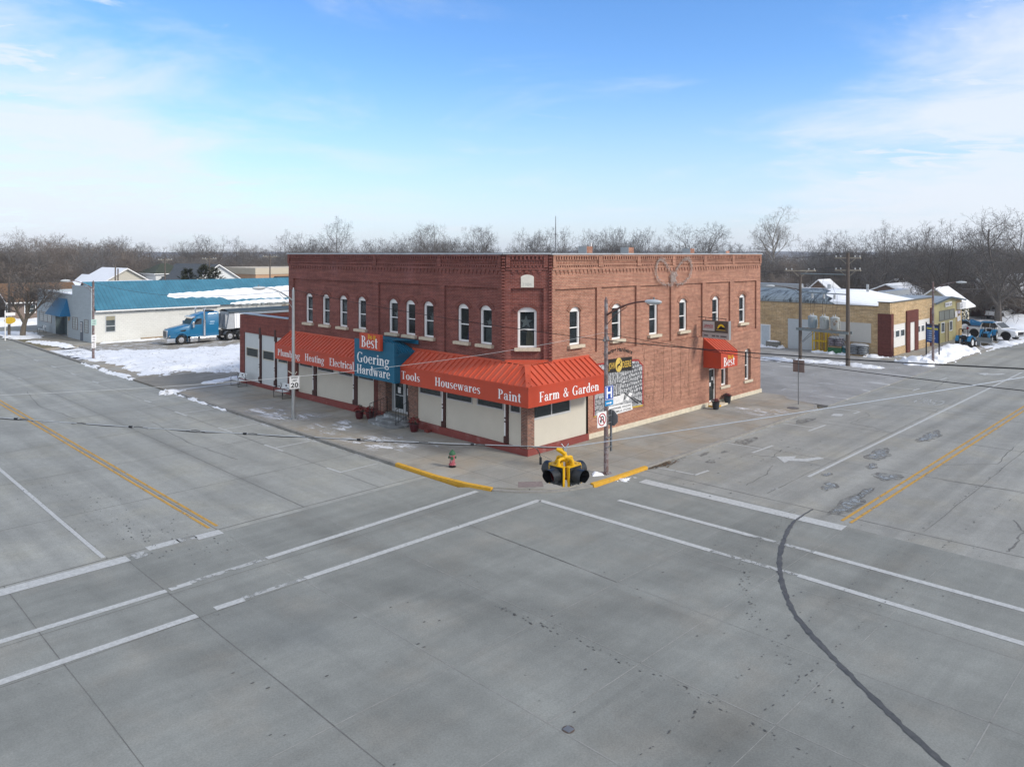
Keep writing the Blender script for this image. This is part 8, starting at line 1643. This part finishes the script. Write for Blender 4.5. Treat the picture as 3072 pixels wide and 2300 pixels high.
scatter(2270, 2760, 22, 138, 170, 7.0, 10.2, (T_GREY, T_BRN1, T_BRN2, T_BIG2), 48); scatter(2270, 2800, 18, 170, 230, 9.0, 11.6, (T_GREY, T_BIG1, T_BRN1), 49); scatter(2280, 2760, 9, 112, 136, 4.0, 6.5, (T_BUSH, T_BUSH, T_BRN2), 50)
scatter(2760, 3160, 14, 118, 165, 8.5, 11.5, (T_GREY, T_BIG1, T_BRN1, T_BIG2), 51); scatter(2740, 3160, 12, 170, 240, 10, 13, (T_GREY, T_BIG1), 52); scatter(2760, 3100, 10, 106, 122, 4.5, 7, (T_BUSH, T_BRN2), 53)
# evergreens
def cedar(px, D, ty, label, seed):
    r_ = random.Random(seed); p = at(px, D, -.2); H = zat(ty, D)+.2; t = thing('cedar', label, 'tree', tuple(p), 0, 'dark cedars behind the blue roof'); b = MB(); b.tube([(0, 0, 0), (0, 0, H*.9)], [.22, .05], 7); b.build('trunk', bk1, t, world=False); b = MB()
    for k in range(480):
        f = r_.random()**.8; z = H*(.06+.92*f); a_ = r_.choice((0, 1.3, 2.6, 4, 5.2)); R0 = 2.6*(1-f)**.6*(.72+.38*math.sin(z*4.2+seed+a_))+.10; a = r_.uniform(0, 6.28); rr = R0*r_.uniform(.35, 1.05); c = Vector((rr*math.cos(a), rr*math.sin(a), z)); d = Vector((math.cos(a), math.sin(a), r_.uniform(.1, .9))).normalized()
        for j in range(4):
            e = (d+Vector((r_.uniform(-.6, .6), r_.uniform(-.6, .6), r_.uniform(-.4, .5)))).normalized()*r_.uniform(.3, .8); s = e.cross(Vector((r_.uniform(-1, 1), r_.uniform(-1, 1), 1))).normalized()*r_.uniform(.03, .07); b.poly(c-s, c+e*.6-s*.7, c+e, c+e*.5+s, c+s)
    b.build('crown', mat('cedar_green', (.050, .055, .030), .85, var=.4, scale=1.2), t, world=False)
cedar(563, 114, 806, 'dark cedar, the left and lower one of three behind the blue roof', 1); cedar(612, 113, 795, 'dark cedar in the middle of three behind the blue roof', 2); cedar(642, 115, 803, 'dark cedar on the right of three, before the white gable', 3)
b = MB(); r_ = random.Random(6)
t = thing('evergreen_shrub', 'dark evergreen shrub between the yellow shop and the snow-roofed house', 'shrub', (80, 3.5, -.1))
for k in range(900):
    a = r_.uniform(0, 6.28); rr = math.sqrt(r_.random())*2.0; z = r_.random()**.7*2.6; c = Vector((80+rr*math.cos(a), 4.2+rr*math.sin(a)*1.4, z)); e = Vector((r_.uniform(-1, 1), r_.uniform(-1, 1), r_.uniform(-.2, 1))).normalized()*r_.uniform(.2, .4); s = e.cross(Vector((1, .3, .2))).normalized()*.06; b.poly(c-s, c+e, c+s)
b.build('foliage', mat('cedar_green', (.05,)*3), t)
# ================================================================== HOUSES AMONG THE TREES
def house(name, label, x0, y0, x1, y1, h, rh, axis, wm, rm, wins=(), over=.4, chimney=None, cat='house', hip=0):
    """axis 'x' or 'y' = ridge direction; wins: (face, u, z, w, h) with face 'x' (towards -x) or 'y' (towards -y)"""
    t = thing(name, label, cat, ((x0+x1)/2, (y0+y1)/2, -.2)); b = MB(); b.box(x0, y0, -.2, x1, y1, h)
    if axis == 'x':
        ym = (y0+y1)/2
        if not hip: b.poly((x0, y0, h), (x0, y1, h), (x0, ym, rh)); b.poly((x1, y0, h), (x1, y1, h), (x1, ym, rh))
        E = [(x0-over, y0-over), (x1+over, y0-over), (x1+over, y1+over), (x0-over, y1+over)]; r0, r1 = (x0-over+hip, ym, rh), (x1+over-hip, ym, rh); sl = over*(rh-h)/(ym-y0)
    else:
        xm = (x0+x1)/2
        if not hip: b.poly((x0, y0, h), (x1, y0, h), (xm, y0, rh)); b.poly((x0, y1, h), (x1, y1, h), (xm, y1, rh))
        E = [(x0-over, y1+over), (x0-over, y0-over), (x1+over, y0-over), (x1+over, y1+over)]; r0, r1 = (xm, y1+over-hip, rh), (xm, y0-over+hip, rh); sl = over*(rh-h)/(xm-x0)
    b.build('wall', wm, t); ez = h-sl; th = .14; r = MB()
    for dz in (0, th):
        r.poly((*E[0], ez+dz), (*E[1], ez+dz), (r1[0], r1[1], rh+dz), (r0[0], r0[1], rh+dz)); r.poly((*E[2], ez+dz), (*E[3], ez+dz), (r0[0], r0[1], rh+dz), (r1[0], r1[1], rh+dz))
        if hip: r.poly((*E[1], ez+dz), (*E[2], ez+dz), (r1[0], r1[1], rh+dz)); r.poly((*E[3], ez+dz), (*E[0], ez+dz), (r0[0], r0[1], rh+dz))
    ro = r.build('roof', rm, t); e = MB()
    for a, c in ((E[0], E[1]), (E[1], E[2]), (E[3], E[0])):
        if hip or (a, c) == (E[0], E[1]): e.poly((*a, ez-.03), (*c, ez-.03), (*c, ez+th), (*a, ez+th))
        else: m = r1 if (a, c) == (E[1], E[2]) else r0; e.poly((*a, ez-.06), (m[0], m[1], rh-.06), (m[0], m[1], rh+th), (*a, ez+th)); e.poly((m[0], m[1], rh-.06), (*c, ez-.06), (*c, ez+th), (m[0], m[1], rh+th))
    e.build('roof_edge', M['white'], ro)
    for face, u, z, w, hh in wins:
        f = MB(); gl = MB(); mwin(f, gl, 0, u-w/2, u+w/2, z, z+hh, .09, 1, 2)
        if face == 'x': turn(f); turn(gl); f.v = [(v[0]+x0-.03, v[1], v[2]) for v in f.v]; gl.v = [(v[0]+x0-.03, v[1], v[2]) for v in gl.v]
        else: f.v = [(v[0], v[1]+y0-.03, v[2]) for v in f.v]; gl.v = [(v[0], v[1]+y0-.03, v[2]) for v in gl.v]
        wo = f.build('window', M['white'], t); gl.build('pane', vg, wo)
    if chimney: x, y, z = chimney; c = MB(); c.box(x-.35, y-.35, z-2, x+.35, y+.35, z); c.build('chimney', M['orange_brick'], ro)
    return t
def shingle(name, c, v=.2): return mat(name, c, .9, var=v, scale=1.5, col2=tuple(k*.7 for k in c), scale2=3, thr=(.45, .6))
wwall = mat('white_clapboard', (.66, .68, .68), .7, var=.05, scale=2); rs_ = mat('snowy_roof', (.80, .82, .85), .8, var=.05, scale=1, col2=(.14, .12, .11), scale2=.35, thr=(.64, .70))
house('house', 'white house with a dark green roof far behind the blue roof', 30.2, 128.5, 36.5, 137, 5.6, 7.4, 'x', wwall, shingle('green_shingle', (.055, .065, .045)), (('y', 31.6, 3.6, .9, 1.5), ('y', 34.2, 3.6, .9, 1.5)), hip=3.0)
house('house', 'house with a large dark grey roof and a white gable behind the cedars', 30.3, 113, 41.0, 132, 3.9, 7.35, 'y', wwall, shingle('grey_shingle', (.085, .095, .105)), (), .5)
t = thing('commercial_building', 'tan flat-roofed building with a pale parapet behind the blue roof', 'building', (52, 124, 0)); b = MB(); b.box(45, 117, -.2, 62, 133, 5.3); b.build('wall', mat('tan_stucco', (.46, .29, .18), .8, var=.06, scale=.6), t); b = MB(); b.box(44.9, 116.9, 5.31, 62.1, 133.1, 6.6); b.build('parapet', mat('pale_stucco', (.52, .46, .36), .8, var=.05, scale=.6), t)
b = MB(); [b.box(44.93, y, 3.9, 45.0, y+.5, 4.5) for y in (118.5, 121.5, 125, 128.5)]; b.box(44.93, 123, 1.5, 45, 126.5, 3.6); [b.box(x, 116.93, 3.9, x+.5, 117, 4.5) for x in (46.2, 49)]; b.build('window', M['carglass'], t)
b = MB(); b.prism([(47.5, 116.95, 3.2), (56, 116.95, 3.2), (54.5, 116.95, 4.9), (49, 116.95, 4.9)], (0, -1.6, 0)); b.build('porch_roof', mat('dark_slate', (.04, .045, .05), .7), t)
house('house', 'pale house with a snowy gable roof behind the grey stepped front', 17.2, 119.2, 26.5, 132, 4.0, 6.75, 'y', mat('cream_clapboard', (.52, .50, .43), .7, var=.05), rs_, (('y', 22, 2.0, 1, 1.3),), .5)
house('house', 'long low building with a brown shingle roof left of the grey stepped building', -.3, 97.5, 8.3, 110, 2.9, 5.05, 'x', mat('brown_siding', (.20, .155, .13), .8, var=.1), shingle('brown_shingle', (.17, .10, .055), .25), (('y', 2, 1.2, 1.4, 1.2), ('x', 99.5, 1.2, 1.2, 1.2)), .7)
house('house', 'flat building with a snow-covered roof right behind the brown-roofed one', 9.2, 99, 21, 113, 4.2, 5.0, 'x', mat('brown_siding', (.2,)*3), sn, (), .4)
house('house', 'grey house with a steep snowy roof at the far left edge', -14, 124, -3.5, 134, 4.4, 7.6, 'y', mat('grey_siding', (.22, .24, .26), .8, var=.08), rs_, (('y', -9, 2.2, 1.1, 1.4), ('y', -6, 2.2, 1.1, 1.4)), .6)
house('house', 'brown-roofed house with a white porch at the left edge', -9.5, 100, -1.8, 107, 2.2, 3.7, 'x', mat('dark_brick_house', (.13, .075, .06), .85, var=.2, scale=3), shingle('brown_shingle', (.27,)*3), (('y', -7, 1.1, 1.3, 1.2), ('y', -4, 1.1, 1.3, 1.2)), .5)
house('house', 'house with a large snow-covered roof behind the yellow shop', 80.5, 2.7, 85.4, 7.8, 3.1, 5.05, 'x', mat('cream_house', (.50, .46, .36), .8, var=.08), mat('roof_snow_slid', (.80, .82, .85), .8, var=.05, scale=1, col2=(.10, .07, .055), scale2=.22, thr=(.60, .63)), (('y', 82, .9, .8, 1.3), ('y', 84, .9, .8, 1.3), ('x', 5, 1, .9, 1.2)), .6)
house('house', 'brown house with a dormer and snow patches behind the snow-roofed house', 98, 12, 107, 22, 2.6, 4.7, 'x', mat('brown_clapboard', (.17, .12, .09), .85, var=.15), rs_, (('y', 100.5, 1.0, 1, 1.3), ('x', 16, 1.2, .8, 1.0), ('x', 18.2, 1.2, .8, 1.0)), .5)
house('house', 'dark red brick house with white windows at the right edge', 108, -3.2, 122, 8, 3.2, 6.2, 'y', mat('dark_red_house', (.10, .045, .04), .85, var=.2, scale=3), rs_, (('x', .8, 1.1, 1.1, 1.3), ('x', -.8, 1.1, 1.1, 1.3), ('y', 112, 1, 1, 1.3)), .5)
for px, D, w, lab in ((2500, 126, 6, 'house with a snow-covered roof among the trees behind the tall utility pole'), (2735, 128, 7, 'snow-roofed shed among the trees above the tan garage'), (3060, 140, 12, 'long snow-roofed house far back at the right edge')):
    p = at(px, D); house('house', lab, p.x, p.y, p.x+w*.7, p.y+w*.8, 2.9, 5.0, 'x', mat('brown_clapboard', (.17,)*3), sn, (), .4)
for px, D, w, lab in ((300, 146, 9, 'snow-roofed house low in the trees above the blue roof ridge'), (232, 140, 7, 'small snow-roofed shed left of the pale gabled house'), (452, 158, 9, 'snowy roof among the trees left of the green-roofed house'), (690, 178, 9, 'pale gabled house half hidden in trees right of the grey-roofed house')):
    p = at(px, D); house('house', lab, p.x, p.y, p.x+w*.7, p.y+w*.8, 3.2, 5.4, 'y', wwall, sn, (), .4)
for px, D, h, lab in ((495, 132, 9.0, 'distant utility pole beside the white house with the green roof'), (628, 130, 9.2, 'distant utility pole above the cedars'), (810, 128, 9.6, 'distant utility pole in front of the tan flat-roofed building'), (449, 168, 9.8, 'very distant utility pole above the green roof'), (346, 122, 7.8, 'distant pole in front of the pale gabled house'), (354, 124, 7.2, 'thin distant pole close to another before the pale gabled house')):
    p = at(px, D, -.2); pole(tuple(p), h, lab, .14, (h-.7,) if px > 440 and px != 449 else (), along=(.7046, -.7096), aw=1.2)
house_ = None
t = thing('antenna_mast', 'thin antenna mast rising behind the store roof', 'mast', tuple(at(1667, 120, -.2))); p = at(1667, 120); b = MB(); b.tube([(p.x, p.y, -.2), (p.x, p.y, zat(700, 120)), (p.x, p.y, zat(648, 120))], [.10, .09, .045], 6); b.build('mast', M['signback'], t); b = MB(); b.box(p.x-.1, p.y-.1, zat(706, 120), p.x+.1, p.y+.1, zat(700, 120)); b.build('joint', M['signback'], t)
# small yellow oval sign far left
p = at(30, 84, -.1); t = thing('oval_sign', 'yellow oval sign on a white post before the brown-roofed houses', 'sign', tuple(p)); b = MB(); b.cyl((p.x-.45, p.y, -.1), (p.x-.45, p.y, 3.2), .06, n=6); b.build('post', M['white'], t); b = MB(); b.prism([(p.x+.55*math.cos(2*math.pi*k/18), p.y, 2.1+.38*math.sin(2*math.pi*k/18)) for k in range(18)], (0, .06, 0)); b.build('plate', mat('oval_yellow', (.55, .36, .02), .5), t)
b = MB(); b.box(p.x-.4, p.y, 2.62, p.x+.5, p.y+.05, 2.95); b.build('name_strip', M['signwhite'], t)
# ================================================================== DISTANCE
b = MB(); r_ = random.Random(77)
def tuft(mb, c, h, w):
    for k in range(46):
        a = r_.uniform(0, 6.28); f = r_.random(); z0 = h*(.12+.45*f); rr = w*r_.uniform(.05, .8)*(1-.35*f); p = Vector((c.x+rr*math.cos(a)*.5, c.y+rr*math.sin(a)*.5, z0)); d = Vector((math.cos(a)*r_.uniform(.1, .8), math.sin(a)*r_.uniform(.1, .8), 1)).normalized()*h*r_.uniform(.28, .55); s = d.cross(Vector((r_.uniform(-1, 1), r_.uniform(-1, 1), 0))).normalized()*h*.010; mb.poly(p-s, p+s, p+d)
        for j in range(5): e = (d+Vector((r_.uniform(-1, 1), r_.uniform(-1, 1), r_.uniform(-.3, .6)))*h*.3).normalized()*h*r_.uniform(.10, .25); pp = p+d*r_.uniform(.3, 1); s2 = e.cross(Vector((1, 1, .3))).normalized()*h*.006; mb.poly(pp-s2, pp+s2, pp+e)
for k in range(560):
    px = -700+4500*(k+r_.random())/560; D = r_.uniform(260, 620); c = at(px, D, 0); tuft(b, c, r_.uniform(5.0, 8.0)+ (D-260)*.003, r_.uniform(5, 9))
o = b.build('woods', tw1, kind='stuff'); o['label'] = 'far grey woods along the horizon behind the tree belt'; o['category'] = 'woods'
b = MB(); N_ = 160
for ring, (D, hh) in enumerate(((1500, 13), (2300, 19))):
    for k in range(N_):
        def pt(k): px = -2200+7500*k/N_; l = (px-1536)/2282; return at(px, D, 0), hh*(.75+.5*noise.noise(Vector((k*.11, ring*5, 0))))
        (p0, h0), (p1, h1) = pt(k), pt(k+1); q0 = Vector((p0.x+FX*500, p0.y+FY*500, 0)); q1 = Vector((p1.x+FX*500, p1.y+FY*500, 0))
        b.poly((p0.x, p0.y, -1), (p1.x, p1.y, -1), (p1.x+FX*150, p1.y+FY*150, h1), (p0.x+FX*150, p0.y+FY*150, h0)); b.poly((p0.x+FX*150, p0.y+FY*150, h0), (p1.x+FX*150, p1.y+FY*150, h1), (q1.x, q1.y, 0), (q0.x, q0.y, 0))
b.build('hills', mat('hazy_wooded_hill', (.15, .16, .185), .95, var=.25, scale=.02), kind='structure')  # bluish tint of distance haze is put into the hill colour
for T in TPL:
    if T.name not in used_t:
        for c in list(T.children): bpy.data.objects.remove(c)
        bpy.data.objects.remove(T)

# ------------------------------------------------------------------ thin winter air
b = MB(); b.box(-70, -95, -1.3, 950, 950, 26); hz = b.build('haze', None, kind='stuff'); hz['label'] = 'thin cold haze that greys the far trees'; hz['category'] = 'haze'
hm = bpy.data.materials.new('haze'); hm.use_nodes = True; hn = hm.node_tree.nodes; hn.remove(hn['Principled BSDF']); pv = hn.new('ShaderNodeVolumePrincipled'); pv.inputs['Color'].default_value = (.94, .97, 1, 1); pv.inputs['Density'].default_value = .0003; pv.inputs['Anisotropy'].default_value = .2
hm.node_tree.links.new(pv.outputs[0], hn['Material Output'].inputs['Volume']); hz.data.materials.append(hm)
